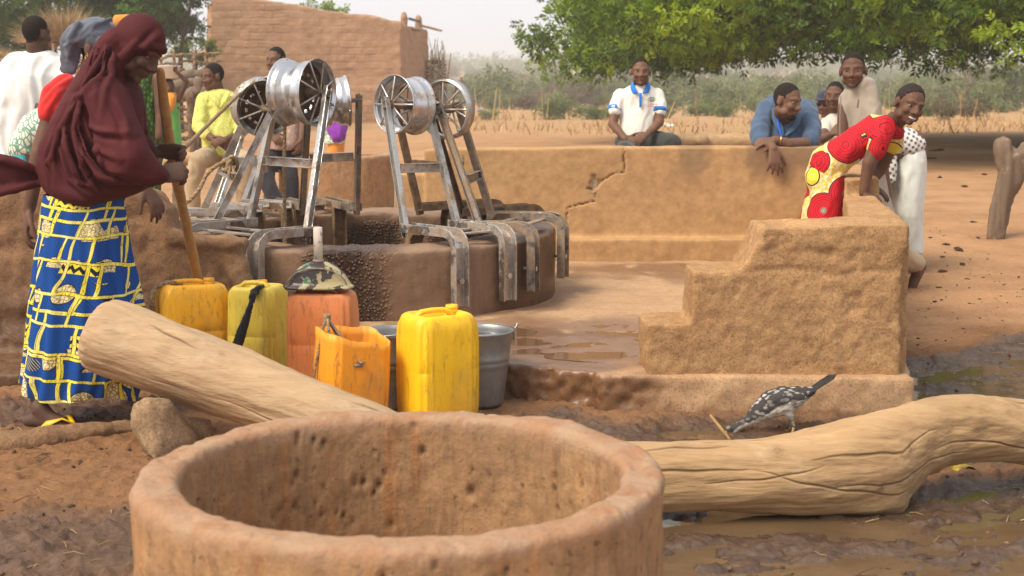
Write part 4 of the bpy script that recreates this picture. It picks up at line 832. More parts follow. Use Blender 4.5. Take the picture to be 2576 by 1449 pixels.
LR = [(1480, 1120, 1268, 4.34, .10), (1600, 1115, 1274, 4.36, .103), (1700, 1110, 1280, 4.38, .108), (1850, 1106, 1283, 4.4, .112), (2000, 1094, 1290, 4.42, .12), (2120, 1064, 1294, 4.45, .125), (2190, 1045, 1297, 4.47, .125), (2240, 1031, 1299, 4.49, .12), (2262, 1025, 1290, 4.5, .115), (2290, 1016, 1245, 4.52, .11), (2330, 1007, 1195, 4.55, .105), (2380, 999, 1172, 4.58, .1), (2440, 995, 1160, 4.6, .1), (2510, 998, 1160, 4.63, .1), (2600, 1012, 1172, 4.68, .1), (2750, 1045, 1200, 4.75, .1), (2900, 1080, 1240, 4.8, .1)]
tag(add("log", loft_log(LR, 3), m_log2), "long pale curved log with a hanging knot lying over the mud", "log")
b = MB(); pts = [P(236, 834, 5.33), P(240, 835, 5.33), P(247, 838, 5.325), P(262, 844, 5.32), P(330, 870, 5.3), P(450, 912, 5.26), P(560, 952, 5.22), P(680, 998, 5.17), P(800, 1045, 5.11), P(920, 1092, 5.05), P(1040, 1138, 5.0)]
b.tube(pts, [0.03, 0.11, 0.135, 0.148, 0.151, 0.145, 0.136, 0.124, 0.117, 0.112, 0.105], 48, side=V(0, 1, 0), round_=False); me = evalmod(b.mesh(), 'SUBSURF', levels=3); v = verts(me); nn = norms(me); ax = nrm(pts[-1] - pts[0]); al = (v @ ax)[:, None] * ax
setv(me, v + nn * (0.016 * fbm((v - al) * 6 + al * 2.2, 4) + 0.004 * fbm((v - al) * 24 + al * 3, 3))[:, None]); rel = verts(me) - pts[0]; tl_ = rel @ ax; pr_ = rel - tl_[:, None] * ax; u2 = nrm(np.cross(V(0, 1, 0), ax)); weather(me, tl_, np.arctan2(pr_ @ u2 * np.sign(u2[2]), -pr_[:, 1]), float(tl_.max()), 0.135, 12, 18, ((0.35, 0.5, .02), (0.75, -0.2, .014), (0.55, 1.1, .012))); tag(add("log", me, m_log), "thick smooth log with a blunt sawn end propped on a stone", "log")
b = MB(); hull = [P(330, 1010, 5.06), P(372, 998, 5.02), P(420, 1002, 5.05), P(326, 1070, 5.04), P(345, 1100, 5.0), P(440, 1040, 5.1), P(395, 1165, 4.96), P(450, 1168, 5.02), P(372, 1150, 4.98), P(355, 1020, 5.22), P(430, 1030, 5.25), P(440, 1160, 5.22), P(370, 1140, 5.2), P(500, 1110, 5.12), P(470, 1060, 5.14)]
def hullmesh(pts, sub=3, amp=0.012, fr=6, seed=0):
    bm = bmesh.new()
    for p_ in pts: bm.verts.new(Vector(p_))
    r_ = bmesh.ops.convex_hull(bm, input=bm.verts[:]); bmesh.ops.delete(bm, geom=[g_ for g_ in r_["geom_interior"] if isinstance(g_, bmesh.types.BMVert)], context='VERTS')
    bmesh.ops.triangulate(bm, faces=bm.faces[:]); bmesh.ops.subdivide_edges(bm, edges=bm.edges[:], cuts=5, use_grid_fill=True)
    bmesh.ops.smooth_vert(bm, verts=bm.verts[:], factor=0.5, use_axis_x=True, use_axis_y=True, use_axis_z=True)
    bmesh.ops.recalc_face_normals(bm, faces=bm.faces[:]); me = bpy.data.meshes.new("hull"); bm.to_mesh(me); bm.free(); rough(me, amp, fr, 4, seed=seed); return me
m_rock = earth("sandstone", (0.40, 0.26, 0.15), (0.31, 0.20, 0.12), (0.20, 0.13, 0.08), 5, bump=0.6, bs=70, grit=0.3)
tag(add("stone_block", hullmesh(hull, 3, 0.016, 8), m_rock), "angular brown stone propping up the smooth log", "stone")
hull2 = [P(x, y, D) for x, y, D in [(452, 1040, 5.3), (530, 1055, 5.3), (532, 1110, 5.25), (440, 1130, 5.28), (450, 1050, 5.5), (530, 1065, 5.5), (520, 1110, 5.5), (455, 1110, 5.5)]]
tag(add("stone_block", hullmesh(hull2, 3, 0.012, 8, 4), m_rock), "darker squat stone wedged behind the stone under the log", "stone")
root = empty("forked_post", P(2505, 594, 11.0), "dead forked wooden post leaning at the right edge", "post")
b = MB(); b.limb([P(2502, 600, 11.0), P(2520, 520, 11.0), P(2540, 450, 11.0), P(2552, 405, 11.0)], [0.070, 0.080, 0.095, 0.10], 18); b.limb([P(2538, 420, 11.0), P(2526, 385, 11.0), P(2522, 366, 11.0)], [0.085, 0.068, 0.062], 14); b.limb([P(2556, 415, 11.0), P(2585, 385, 11.05), P(2610, 340, 11.1)], [0.095, 0.075, 0.06], 14)
me = vox(b, 0.016, 2); v = verts(me); nn = norms(me); setv(me, v + nn * (0.030 * fbm(v * np.array([13, 13, 0.9]), 4))[:, None]); add("trunk", me, m_grey, root)
# staff the veiled woman holds
b = MB(); stp = [P(404, 177, 5.62), P(409, 230, 5.70), P(421, 320, 5.83), P(437, 420, 5.97), P(452, 490, 6.16), P(470, 570, 6.40), P(497, 700, 6.71), P(512, 775, 6.72), P(532, 880, 6.72)]
b.tube(stp, [(0.018, 0.012), (0.0215, 0.014), (0.022, 0.015), (0.0235, 0.017), (0.024, 0.02), (0.0225, 0.0225), (0.024, 0.023), (0.023, 0.022), (0.022, 0.02)], 20, side=V(1, 0, 0)); me = evalmod(b.mesh(), 'SUBSURF', levels=2); rough(me, 0.003, 16, 3, (1, 1, 0.25)); tag(add("wooden_staff", me, m_stick), "split wooden staff held upright by the veiled woman", "staff")
# log bench behind the left stands and the log behind the ochre wall
b = MB(); b.tube([P(425, 402, 12.8), P(520, 396, 12.85), P(620, 402, 12.9), P(702, 418, 12.95)], [0.06, 0.065, 0.065, 0.068], 18); me = evalmod(b.mesh(), 'SUBSURF', levels=2); rough(me, 0.015, 4, 3); root = empty("log_bench", (-2.6, 12.85, gz(-2.6, 12.85)), "long log used as a bench behind the rope-tied pulley stand", "bench"); add("seat_log", me, m_log, root)
for x, y in ((450, 12.8), (680, 12.94)):
    b = MB(); q = P(x, 415, y); b.limb([q, V(q[0] - 0.02, y, gz(q[0], y) - 0.05)], [0.05, 0.06], 12); me = vox(b, 0.015, 1); rough(me, 0.01, 9); add("leg", me, m_grey, root)
b = MB(); b.tube([P(1655, 366, 11.9), P(1700, 358, 11.92), P(1760, 356, 11.95), P(1830, 357, 12.0), P(1905, 356, 12.05), P(1990, 352, 12.1)], [0.05, 0.06, 0.064, 0.068, 0.066, 0.06], 20); b.ball(P(1768, 352, 11.88), (0.05, 0.05, 0.045)); me = vox(b, 0.012, 2); rough(me, 0.014, 5, 4)
root = empty("log_bench", (1.8, 11.95, gz(1.8, 11.95)), "pale knotted log used as a bench behind the ochre wall", "bench"); add("seat_log", me, m_log2, root)
for x, y in ((1700, 11.92), (1880, 12.03)):
    b = MB(); q = P(x, 372, y); b.limb([q, V(q[0] + 0.03, y, gz(q[0], y) - 0.05)], [0.06, 0.07], 12); me = vox(b, 0.015, 1); rough(me, 0.01, 9); add("leg", me, m_grey, root)
# ------------------------------------------------------------ trees and bushes
def leaf_mesh(cent, rad, nspray, leaflets, lsize, rg, droop=0.4, tone=None):
    """sprays of small leaflets scattered through clumps; one mesh, tone attribute per spray"""
    cent = np.asarray(cent, float); m = len(cent); N = m * nspray
    c = np.repeat(cent, nspray, 0); r_ = np.repeat(np.asarray(rad, float).reshape(m, -1) * np.ones((m, 3)), nspray, 0)
    u = rg.normal(size=(N, 3)); u /= np.linalg.norm(u, axis=1)[:, None]; base = c + u * r_ * (rg.random((N, 1)) ** 0.45)
    d = u * np.array([1, 1, 0.3]) + rg.normal(size=(N, 3)) * 0.45; d[:, 2] -= droop; d /= np.linalg.norm(d, axis=1)[:, None]
    s_ = np.cross(d, rg.normal(size=(N, 3))); s_ /= np.linalg.norm(s_, axis=1)[:, None]
    vv, tt = [], []; L = lsize * (0.75 + 0.5 * rg.random((N, 1)))
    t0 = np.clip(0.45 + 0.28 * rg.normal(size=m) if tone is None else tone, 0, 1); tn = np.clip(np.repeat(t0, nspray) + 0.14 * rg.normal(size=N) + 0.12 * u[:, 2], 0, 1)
    for k in range(leaflets):
        e = (k // 2 + 0.6) / (leaflets / 2) * 1.3; sg = 1 if k % 2 else -1
        root = base + d * L * e; out = nrm_rows(s_ * sg + d * 0.55 + rg.normal(size=(N, 3)) * 0.2); wv = np.cross(out, rg.normal(size=(N, 3)) * 0.5 + np.cross(d, s_)); wv /= np.linalg.norm(wv, axis=1)[:, None] + 1e-9
        tip = root + out * L; mid = root + out * L * 0.45
        vv.append(np.stack([root, mid + wv * L * 0.17, tip, mid - wv * L * 0.17], 1)); tt.append(np.repeat(tn[:, None], 4, 1))
    v = np.concatenate(vv).reshape(-1, 3); t = np.concatenate(tt).ravel(); nq = len(v) // 4
    me = bpy.data.meshes.new("leaves"); me.vertices.add(len(v)); me.loops.add(len(v)); me.polygons.add(nq)
    me.vertices.foreach_set("co", v.astype(np.float32).ravel()); me.loops.foreach_set("vertex_index", np.arange(len(v), dtype=np.int32)); me.polygons.foreach_set("loop_start", np.arange(nq, dtype=np.int32) * 4)
    me.update(calc_edges=True); attr(me, "tone", t); return me
def nrm_rows(a): return a / (np.linalg.norm(a, axis=1)[:, None] + 1e-9)
def join_mesh(list_):
    bm = bmesh.new()
    for q in list_: bm.from_mesh(q)
    me = bpy.data.meshes.new("joined"); bm.to_mesh(me); bm.free(); return me
m_leaf = leafmat("neem_leaf", (0.035, 0.068, 0.010), (0.15, 0.255, 0.016), (0.38, 0.50, 0.03)); m_leaf2 = leafmat("dark_leaf", (0.035, 0.075, 0.016), (0.10, 0.20, 0.03), (0.20, 0.33, 0.05))
m_bush = leafmat("bush_leaf", (0.085, 0.105, 0.045), (0.18, 0.215, 0.095), (0.28, 0.31, 0.15)); m_bark = earth("bark", (0.10, 0.065, 0.042), (0.07, 0.046, 0.03), (0.045, 0.03, 0.02), 6, stretch=(3, 3, 0.6), bump=0.8, bs=40)

rg = np.random.default_rng(5)
# the big shade tree on the right
TC = V(10.6, 26.5, 0); root = empty("shade_tree", (TC[0], TC[1], gz(TC[0], TC[1])), "huge low spreading green shade tree filling the top right", "tree")
cent, rad, tone = [], [], []
def under(x, y):                                     # height of the browsed underside
    p = np.array([[x * 0.45, y * 0.45, 0.0], [x * 1.3, y * 1.3, 4.0]]); q = perlin(p); return 1.74 + 0.36 * q[0] + 0.22 * q[1]
while len(cent) < 1250:                                # skirt seen from the well
    a = rg.uniform(2.3, 6.28 + 0.9) if rg.random() < 0.75 else rg.uniform(0, 6.28); rr = rg.uniform(0.72, 1.0) if rg.random() < 0.75 else rg.uniform(0.2, 0.75)
    lob = 1 + 0.09 * math.sin(a * 5 + 1) + 0.05 * math.sin(a * 11)
    x, y = TC[0] + 10.1 * lob * rr * math.cos(a), TC[1] + 9.4 * lob * rr * math.sin(a)
    up_ = (1 - rr) * 0.5; z = under(x, y) + up_ + rg.uniform(0.15, 2.4)
    if fbm(np.array([[x * 0.9, y * 0.9, z * 1.2]]), 2)[0] < -0.38: continue
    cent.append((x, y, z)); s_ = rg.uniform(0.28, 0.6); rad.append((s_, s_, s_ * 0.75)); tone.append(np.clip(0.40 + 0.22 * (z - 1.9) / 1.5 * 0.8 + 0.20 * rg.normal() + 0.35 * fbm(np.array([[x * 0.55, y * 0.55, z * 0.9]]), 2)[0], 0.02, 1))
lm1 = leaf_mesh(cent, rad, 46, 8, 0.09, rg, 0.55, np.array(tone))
cent3 = []
while len(cent3) < 620:
    a, rr = rg.uniform(0, 6.28), 0.95 * math.sqrt(rg.random()); x, y = TC[0] + 9.7 * rr * math.cos(a), TC[1] + 9.0 * rr * math.sin(a); cent3.append((x, y, under(x, y) + 0.45 + (1 - rr) * 0.5 + rg.uniform(0, 1.7)))
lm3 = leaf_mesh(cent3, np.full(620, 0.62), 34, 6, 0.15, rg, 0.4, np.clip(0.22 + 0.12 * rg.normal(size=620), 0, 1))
cent2 = []
while len(cent2) < 420:
    a, rr = rg.uniform(0, 6.28), math.sqrt(rg.random()); x, y = TC[0] + 9.2 * rr * math.cos(a), TC[1] + 8.8 * rr * math.sin(a); zt = 3.0 + 5.0 * math.sqrt(max(0, 1 - rr * rr * 0.9)); cent2.append((x, y, rg.uniform(3.2, zt)))
lm2 = leaf_mesh(cent2, np.full(420, 0.95), 22, 6, 0.26, rg, 0.3)
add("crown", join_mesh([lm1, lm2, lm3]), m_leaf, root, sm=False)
b = MB(); b.limb([V(TC[0] - 0.75, 25.0, 0.1), V(TC[0] - 1.0, 25.05, 0.9), V(TC[0] - 0.6, 25.2, 1.7), V(TC[0] + 0.1, 25.8, 3.0), V(TC[0], 26.5, 5)], [0.42, 0.36, 0.34, 0.32, 0.22], 16)
for i in range(16):
    a = rg.uniform(0, 6.28); e = V(TC[0] + 7.5 * math.cos(a), TC[1] + 7 * math.sin(a), rg.uniform(2.6, 4.5)); s0 = V(TC[0], 26.2, rg.uniform(2.6, 4.2)); b.limb([s0, (s0 + e) / 2 + V(0, 0, 0.7), e], [0.16, 0.09, 0.03], 8)
for i in range(34):
    a = rg.uniform(3.0, 6.1); rr = rg.uniform(0.6, 0.98); e = V(TC[0] + 9.8 * rr * math.cos(a), TC[1] + 9.1 * rr * math.sin(a), 0); e[2] = under(e[0], e[1]) + rg.uniform(0.1, 0.9); m_ = V(TC[0] + 6.0 * rr * math.cos(a + 0.12), TC[1] + 5.6 * rr * math.sin(a + 0.12), e[2] + rg.uniform(0.6, 1.4)); b.limb([V(TC[0], 26.2, 3.6), m_, e * 0.7 + m_ * 0.3 + V(0, 0, 0.25), e], [0.12, 0.06, 0.035, 0.012], 7)
me = b.mesh(); add("trunk", me, m_bark, root)

# dark tree behind the stick fence at the left
def tree(label, x, y, r, zc, h, n, ls, mat, group=None, seed=1, spray=34, leaflets=8, trunk=True, sink=0.0):
    rgt = np.random.default_rng(seed); root = empty("tree", (x, y, gz(x, y)), label, "tree", group); c = []; rd = []; tn = []
    while len(c) < n:
        u = nrm(rgt.normal(size=3)); k_ = rgt.uniform(0.55, 1.0); p = V(x, y, zc) + u * V(r, r, h) * k_ * (1 + 0.18 * math.sin(5 * math.atan2(u[1], u[0]) + seed))
        if fbm(np.array([p * 0.8 + seed]), 2)[0] < -0.3: continue
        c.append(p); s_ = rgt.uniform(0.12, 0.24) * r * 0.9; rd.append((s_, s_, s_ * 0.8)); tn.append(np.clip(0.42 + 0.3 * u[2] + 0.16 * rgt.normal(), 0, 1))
    add("crown", leaf_mesh(c, rd, spray, leaflets, ls, rgt, 0.3, np.array(tn)), mat, root, sm=False)
    if trunk:
        b = MB(); b.limb([V(x, y, gz(x, y) - 0.1), V(x + 0.1 * r * 0.3, y, zc * 0.5), V(x, y, zc)], [0.05 * r + 0.04, 0.04 * r + 0.03, 0.03 * r], 10)
        for i in range(5): u = nrm(rgt.normal(size=3)); b.limb([V(x, y, zc - 0.2 * h), V(x, y, zc) + u * V(r, r, h) * 0.7], [0.025 * r, 0.01 * r], 6)
        add("trunk", b, m_bark, root)
    return root
tree("dense dark green tree above the stick fence behind the man in white", -12.6, 39.0, 3.9, 4.5, 2.6, 330, 0.12, m_leaf2, None, 3)
tree("green tree crown left of the tall mud house, behind the veiled woman's hood", -9.3, 37.0, 1.9, 3.9, 1.5, 170, 0.11, m_leaf2, None, 8)
tree("thin young sapling against the sky just left of the mud house", -9.55, 43.5, 0.75, 2.55, 0.5, 22, 0.10, m_leaf, None, 21, 16)
for lb, x, y, hh in (("leafy branch tip poking above the mud house roof, left one", -7.1, 49.0, 3.75), ("leafy branch tip poking above the middle of the mud house roof", -6.3, 49.0, 3.55)):
    tree(lb, x, y, 1.0, hh, 0.65, 16, 0.12, m_leaf, "trees behind the mud house", int(hh * 100), 14)
b = MB(); q0 = P(452, 210, 36.0); b.limb([q0, P(456, 120, 36), P(466, 60, 36), P(482, 5, 36), P(494, -40, 36)], [0.07, 0.05, 0.04, 0.03, 0.015], 8); b.limb([P(459, 95, 36), P(480, 75, 36), P(496, 60, 36)], [0.03, 0.02, 0.01], 6); b.limb([P(462, 80, 36), P(448, 40, 36), P(446, 10, 36)], [0.03, 0.02, 0.01], 6)
b.limb([q0, V(q0[0], 36, gz(q0[0], 36) - 0.1)], [0.07, 0.08], 8); tag(add("dead_branch", b, m_bark), "bare crooked dead branch standing in front of the dark tree at left", "branch")

# bushes over the plain
protos = []
for i in range(5):
    rgb = np.random.default_rng(40 + i); c = []; rd = []
    for j in range(26): u = rgb.normal(size=3); u = u / np.linalg.norm(u) * rgb.uniform(0.3, 1.0); c.append((u[0] * 1.0, u[1] * 1.0, 0.62 + u[2] * 0.52)); rd.append(rgb.uniform(0.2, 0.34))
    protos.append(leaf_mesh(c, np.array(rd), 18, 4, 0.15, rgb, 0.0))
m_bushes = [leafmat("thorn_leaf", (0.07, 0.095, 0.03), (0.145, 0.185, 0.075), (0.23, 0.27, 0.12)), m_bush, leafmat("dry_bush", (0.09, 0.07, 0.045), (0.15, 0.12, 0.075), (0.22, 0.18, 0.12))]
pr = []
for mi, mt in enumerate(m_bushes):
    for me in protos:
        q = me.copy(); q.materials.append(mt); q.name = "bush"; pr.append(q)
rgb = np.random.default_rng(9); spots = []
for y, x_, s_ in [(78, 1815, 1.6), (82, 1960, 1.5), (74, 1330, 0.9), (88, 1250, 1.9), (92, 1440, 1.6), (98, 1560, 1.5), (95, 1700, 2.2), (100, 2250, 2.0), (92, 2400, 2.1), (85, 2540, 2.2), (90, 2330, 1.9), (105, 1880, 2.4), (96, 1180, 1.5), (110, 2060, 2.4), (70, 2470, 1.4)]: spots.append(((x_ - CX) / F_PX * y, y, s_))
for i in range(52): y = rgb.uniform(50, 88); spots.append((rgb.uniform(-0.02, 0.38) * y, y, rgb.uniform(0.35, 0.85)))
while len(spots) < 292:
    y = 100 * (4.4 ** (rgb.random() ** 0.8)); x = rgb.uniform(-0.12, 0.44) * y
    if x < -0.02 * y and y < 60: continue
    spots.append((x, y, rgb.uniform(1.0, 2.3) * (1 + y / 700)))
for i, (x, y, s_) in enumerate(spots):
    o = bpy.data.objects.new("bush", pr[rgb.integers(0, 5) + 5 * (0 if rgb.random() < 0.45 else (1 if rgb.random() < 0.6 else 2))]); COL.objects.link(o)
    o.location = (x, y, gz(x, y) - 0.1 * s_); o.scale = (s_ * rgb.uniform(0.9, 1.3), s_, s_ * rgb.uniform(0.75, 1.15)); o.rotation_euler.z = rgb.uniform(0, 6.28)
    tag(o, "hazy grey green bush on the plain beyond the dry stalks", "bush", "bushes scattered over the plain")
# the far bushland reads as one mass
c, rd = [], []
while len(c) < 1700:
    y = 330 * (2.3 ** rgb.random()); x = rgb.uniform(-0.40, 0.46) * y; c.append((x, y, 0)); rd.append(rgb.uniform(1.4, 3.2))
c = np.array(c); c[:, 2] = ground_fields(c[:, 0], c[:, 1])[0] + rgb.uniform(0.3, 2.8, len(c))
tag(add("far_bushland", leaf_mesh(c, np.array(rd), 26, 4, 0.75, rgb, 0.0), m_bush, sm=False), "pale hazy belt of scrub along the horizon", "scrub", kind='stuff')
# dry stalks left in the field
n = 9000; y = 34 * (2.6 ** (rgb.random(n) ** 1.15)); x = rgb.uniform(-0.03, 0.42, n) * y; den = fbm(np.stack([x * 0.22, y * 0.22, x * 0], -1), 3)
keep = (den + rgb.normal(size=n) * 0.25 + 0.9 * fbm(np.stack([x * 0.07, y * 0.06, x * 0], -1) + 8, 2) > 0.05) & (y + 7 * fbm(np.stack([x * 0.25, x * 0, x * 0], -1), 3) + np.abs(rgb.normal(size=n)) * 5 > 42); x, y, den = x[keep], y[keep], den[keep]; n = len(x)
zg = ground_fields(x, y)[0]; hh = np.where(rgb.random(n) < 0.035, rgb.uniform(0.5, 1.15, n), rgb.uniform(0.04, 0.20, n)) * (1 + 0.5 * den); lean = rgb.normal(size=(n, 2)) * 0.32 * hh[:, None]
wd = rgb.uniform(0.008, 0.022, n); a = rgb.uniform(0, 3.14, n); wx, wy = np.cos(a) * wd, np.sin(a) * wd
v = np.stack([np.stack([x - wx, y - wy, zg], -1), np.stack([x + wx, y + wy, zg], -1), np.stack([x + lean[:, 0] + wx * .5, y + lean[:, 1] + wy * .5, zg + hh], -1), np.stack([x + lean[:, 0] - wx * .5, y + lean[:, 1] - wy * .5, zg + hh], -1)], 1).reshape(-1, 3)
me = bpy.data.meshes.new("stalks"); me.from_pydata(v.tolist(), [], [(4 * i, 4 * i + 1, 4 * i + 2, 4 * i + 3) for i in range(n)]); attr(me, "tone", np.repeat(rgb.random(n), 4))
k = M("dry_stalk", 0.8, 0.2); k.set("Base Color", k.ramp(k.attr("tone"), [(0, (0.20, 0.11, 0.05)), (0.5, (0.44, 0.25, 0.10)), (1, (0.60, 0.42, 0.21))]))
tag(add("dry_stalks", me, k.m, sm=False), "dry orange crop stubble and stalks across the field", "dry grass", kind='stuff')

# ------------------------------------------------------------ mud house, fence, sheds
k = M("mud_brick", 0.95, 0.1); br = k.n.new("ShaderNodeTexBrick"); mp = k.n.new("ShaderNodeMapping"); k.lk(k.tc.outputs["Object"], mp.inputs[0]); mp.inputs["Rotation"].default_value = (R(90), 0, 0)
wv = k.noise(1.3, 4, 0.6, None, 0, True); vm = k.n.new("ShaderNodeMix"); vm.data_type = 'RGBA'; vm.inputs["Factor"].default_value = 0.16; k.lk(mp.outputs[0], vm.inputs["A"]); k.lk(wv, vm.inputs["B"])
k.lk(vm.outputs["Result"], br.inputs["Vector"]); br.inputs["Scale"].default_value = 1.0; br.inputs["Brick Width"].default_value = 0.42; br.inputs["Row Height"].default_value = 0.19; br.inputs["Mortar Size"].default_value = 0.035; br.inputs["Mortar Smooth"].default_value = 0.8
a = k.noise(1.2, 5, 0.6); g = k.noise(14, 5, 0.7); pl = k.ramp(k.noise(0.55, 3, 0.5), [(0.40, 0.25), (0.58, 1)])
c_ = k.mix(k.ramp(a, [(0.35, 0), (0.65, 1)]), (0.43, 0.265, 0.165), (0.37, 0.22, 0.13)); c_ = k.mix(k.math('MULTIPLY', k.ramp(k.noise(5, 6, 0.7), [(0.5, 0), (0.7, 1)]), 0.5), c_, (0.25, 0.14, 0.08))
k.set("Base Color", k.mix(k.math('MULTIPLY', k.math('MULTIPLY', br.outputs["Fac"], pl), 0.22), c_, (0.27, 0.155, 0.09)))
k.bump(k.math('SUBTRACT', k.math('ADD', k.math('MULTIPLY', g, 0.5), a), k.math('MULTIPLY', k.math('MULTIPLY', br.outputs["Fac"], pl), 0.25)), 0.8, 0.05); m_brick = k.m
HY = 45.0; gzh = gz(-6, HY); root = empty("mud_house", (-6.3, HY, gzh), "tall flat roofed house of brown mud bricks behind the wheels", "house")
def hx(px, D=HY): return (px - CX) / F_PX * D
tops = [(528, -30), (600, -12), (680, 2), (740, 10), (800, 22), (860, 30), (920, 38), (980, 50), (1012, 52)]
b = MB(); front = [(hx(528), gzh - 0.3)] + [(hx(1012), gzh - 0.3)] + [(P(x, y, HY)[0], P(x, y, HY)[2]) for x, y in tops[::-1]]
b.prism([(x, HY, z_) for x, z_ in front], (0, 0.35, 0))
sx = hx(1012); ex = P(1076, 70, HY + 4.5)[0]; zt1, zt2 = P(1012, 55, HY)[2], P(1076, 75, HY + 4.5)[2]
b.prism([(sx - 0.35, HY + 0.02, gzh - 0.3), (sx, HY + 0.02, gzh - 0.3), (ex, HY + 4.5, gzh - 0.3), (ex - 0.4, HY + 4.5, gzh - 0.3)], (0, 0, zt1 - gzh + 0.25))
b.prism([(hx(528), HY + 0.2, gzh - 0.3), (hx(528) + 0.35, HY + 0.2, gzh - 0.3), (hx(528) + 0.35, HY + 5, gzh - 0.3), (hx(528), HY + 5, gzh - 0.3)], (0, 0, 4.0)); b.prism([(hx(528), HY + 4.3, gzh - 0.3), (ex, HY + 4.3, gzh - 0.3), (ex, HY + 4.7, gzh - 0.3), (hx(528), HY + 4.7, gzh - 0.3)], (0, 0, 2.9))
me = vox(b, 0.06, 3); v = verts(me); nn = norms(me); setv(me, v + nn * (0.05 * fbm(v * 0.8, 3) + 0.022 * fbm(v * np.array([3.6, 3.6, 4.2]), 4))[:, None]); add("wall", me, m_brick, root)
b = MB(); b.prism([(hx(545), HY + 0.3, 3.0 + gzh - 0.3), (sx - 0.3, HY + 0.3, 2.75 + gzh - 0.3), (ex - 0.3, HY + 4.4, 2.55), (hx(545), HY + 4.4, 2.7)], (0, 0, 0.15)); add("roof", b, m_dark_mud, root, sm=False)
for x, y, w_ in ((1016, 45, 0.11), (1052, 52, 0.12)):
    q = P(x, y, HY + 1.5 if x < 1030 else HY + 3.5); b = MB(); b.tube([q + V(0, 0, -0.25), q + V(0.01, 0, 0.02), q + V(0, 0, 0.1)], [w_, w_ * 1.05, w_ * 0.8], 12); me = vox(b, 0.03, 2); rough(me, 0.02, 6); add("parapet_horn", me, m_brick, root)
b = MB(); b.tube([P(1048, 62, HY + 3.6), P(1075, 68, HY + 3.8), P(1110, 77, HY + 4.0)], [0.045, 0.045, 0.04], 10); add("roof_pole", b, m_log, root)
b = MB(); b.tube([P(1030, 47, HY + 2), P(1056, 54, HY + 3.5)], [0.045, 0.045], 10); add("waterspout", b, plain("teal_tin", (0.03, 0.09, 0.11), 0.5, 0.4, 0.3, 10), root)
b = MB(); b.tube([P(1020, 70, HY + 1.5), P(1058, 77, HY + 2.5)], [0.05, 0.035], 8); add("beam_end", b, m_grey, root)
# wattle enclosure right of the house
m_twig = plain("dry_twig", (0.24, 0.135, 0.075), 0.9, 0.1, 0.45, 30, bump=0.4); m_twig2 = plain("pale_twig", (0.40, 0.27, 0.15), 0.9, 0.1, 0.45, 18, bump=0.4)
rgf = np.random.default_rng(77)
def stick_fence(label, p0, p1, D0, D1, topy0, topy1, rows, posts, mat, r, wob=0.05, group=None, vertical=False):
    a, c = P(p0, topy0, D0), P(p1, topy1, D1); root = empty("stick_fence", ((a[0] + c[0]) / 2, (D0 + D1) / 2, gz((a[0] + c[0]) / 2, (D0 + D1) / 2)), label, "fence", group); b = MB()
    L = np.linalg.norm(c - a)
    for i in range(rows):
        t = (i + 0.3) / rows
        for s0 in np.arange(0, 1, 0.34):
            e0, e1 = s0 - rgf.uniform(0, 0.08), s0 + 0.34 + rgf.uniform(0, 0.1); pts = []
            for e in np.linspace(e0, min(e1, 1.03), 5):
                q = a + (c - a) * e; zb = gz(q[0], q[1]); pts.append(V(q[0], q[1] + rgf.normal() * 0.05, q[2] - (q[2] - zb) * t + rgf.normal() * wob * 0.5))
            b.tube(pts, [r * rgf.uniform(0.7, 1.3)] * 5, 6)
    me = b.mesh(); add("woven_sticks", me, mat, root)
    for e in posts:
        q = a + (c - a) * e; zb = gz(q[0], q[1]); h_ = rgf.uniform(0.05, 0.4); b = MB(); b.limb([V(q[0], q[1] - 0.06, zb - 0.1), V(q[0] + 0.03, q[1] - 0.08, (q[2] + zb) / 2), V(q[0] + rgf.normal() * 0.08, q[1] - 0.06, q[2] + h_)], [r * 1.5, r * 1.4, r * 0.9], 8); add("post", b, m_twig2, root)
    return root
stick_fence("long woven stick fence behind the man in white", -30, 300, 24.0, 25.0, 150, 150, 16, (0.1, 0.32, 0.5, 0.72, 0.9), m_twig2, 0.024)
stick_fence("woven stick fence between the veiled woman and mud house", 395, 545, 28.0, 29.5, 138, 130, 12, (0.12, 0.3, 0.55, 0.85), m_twig2, 0.028)
stick_fence("brown wattle enclosure of upright twigs right of the house", 1072, 1120, 49, 49, 150, 152, 34, (0.0, 0.18, 0.34, 0.5, 0.64, 0.8, 1.0), m_twig, 0.022, 0.02)
b = MB()
for i in range(9): x = rgf.uniform(1076, 1120); b.limb([P(x, 160, 49), P(x + rgf.normal() * 3, 135, 49), P(x + rgf.normal() * 5, rgf.uniform(85, 120), 49)], [0.02, 0.014, 0.007], 6)
tag(add("loose_twigs", b, m_twig), "thin bare twigs sticking up over the wattle enclosure", "twigs")
# pile of crooked logs at the foot of the second fence
for i, (x0, y0, x1, y1, D, r_) in enumerate([(412, 205, 540, 190, 24.5, .10), (430, 225, 535, 215, 24.2, .11), (470, 240, 545, 232, 24.0, .10), (500, 205, 500, 285, 24.0, .08), (520, 225, 512, 290, 23.9, .09), (478, 235, 484, 280, 23.8, .07)]):
    a, c = P(x0, y0, D), P(x1, y1, D + 0.3)
    if abs(x1 - x0) < 30: c[2] = gz(c[0], D) - 0.05
    b = MB(); mid = (a + c) / 2 + V(0, 0, 0.06); b.limb([a, mid, c], [r_ * 1.1, r_, r_ * 0.9], 10); me = vox(b, 0.03, 1); rough(me, 0.03, 5)
    tag(add("crooked_log", me, m_grey), "crooked grey log in the heap beside the basin girl", "log", "heap of crooked logs below the stick fence")
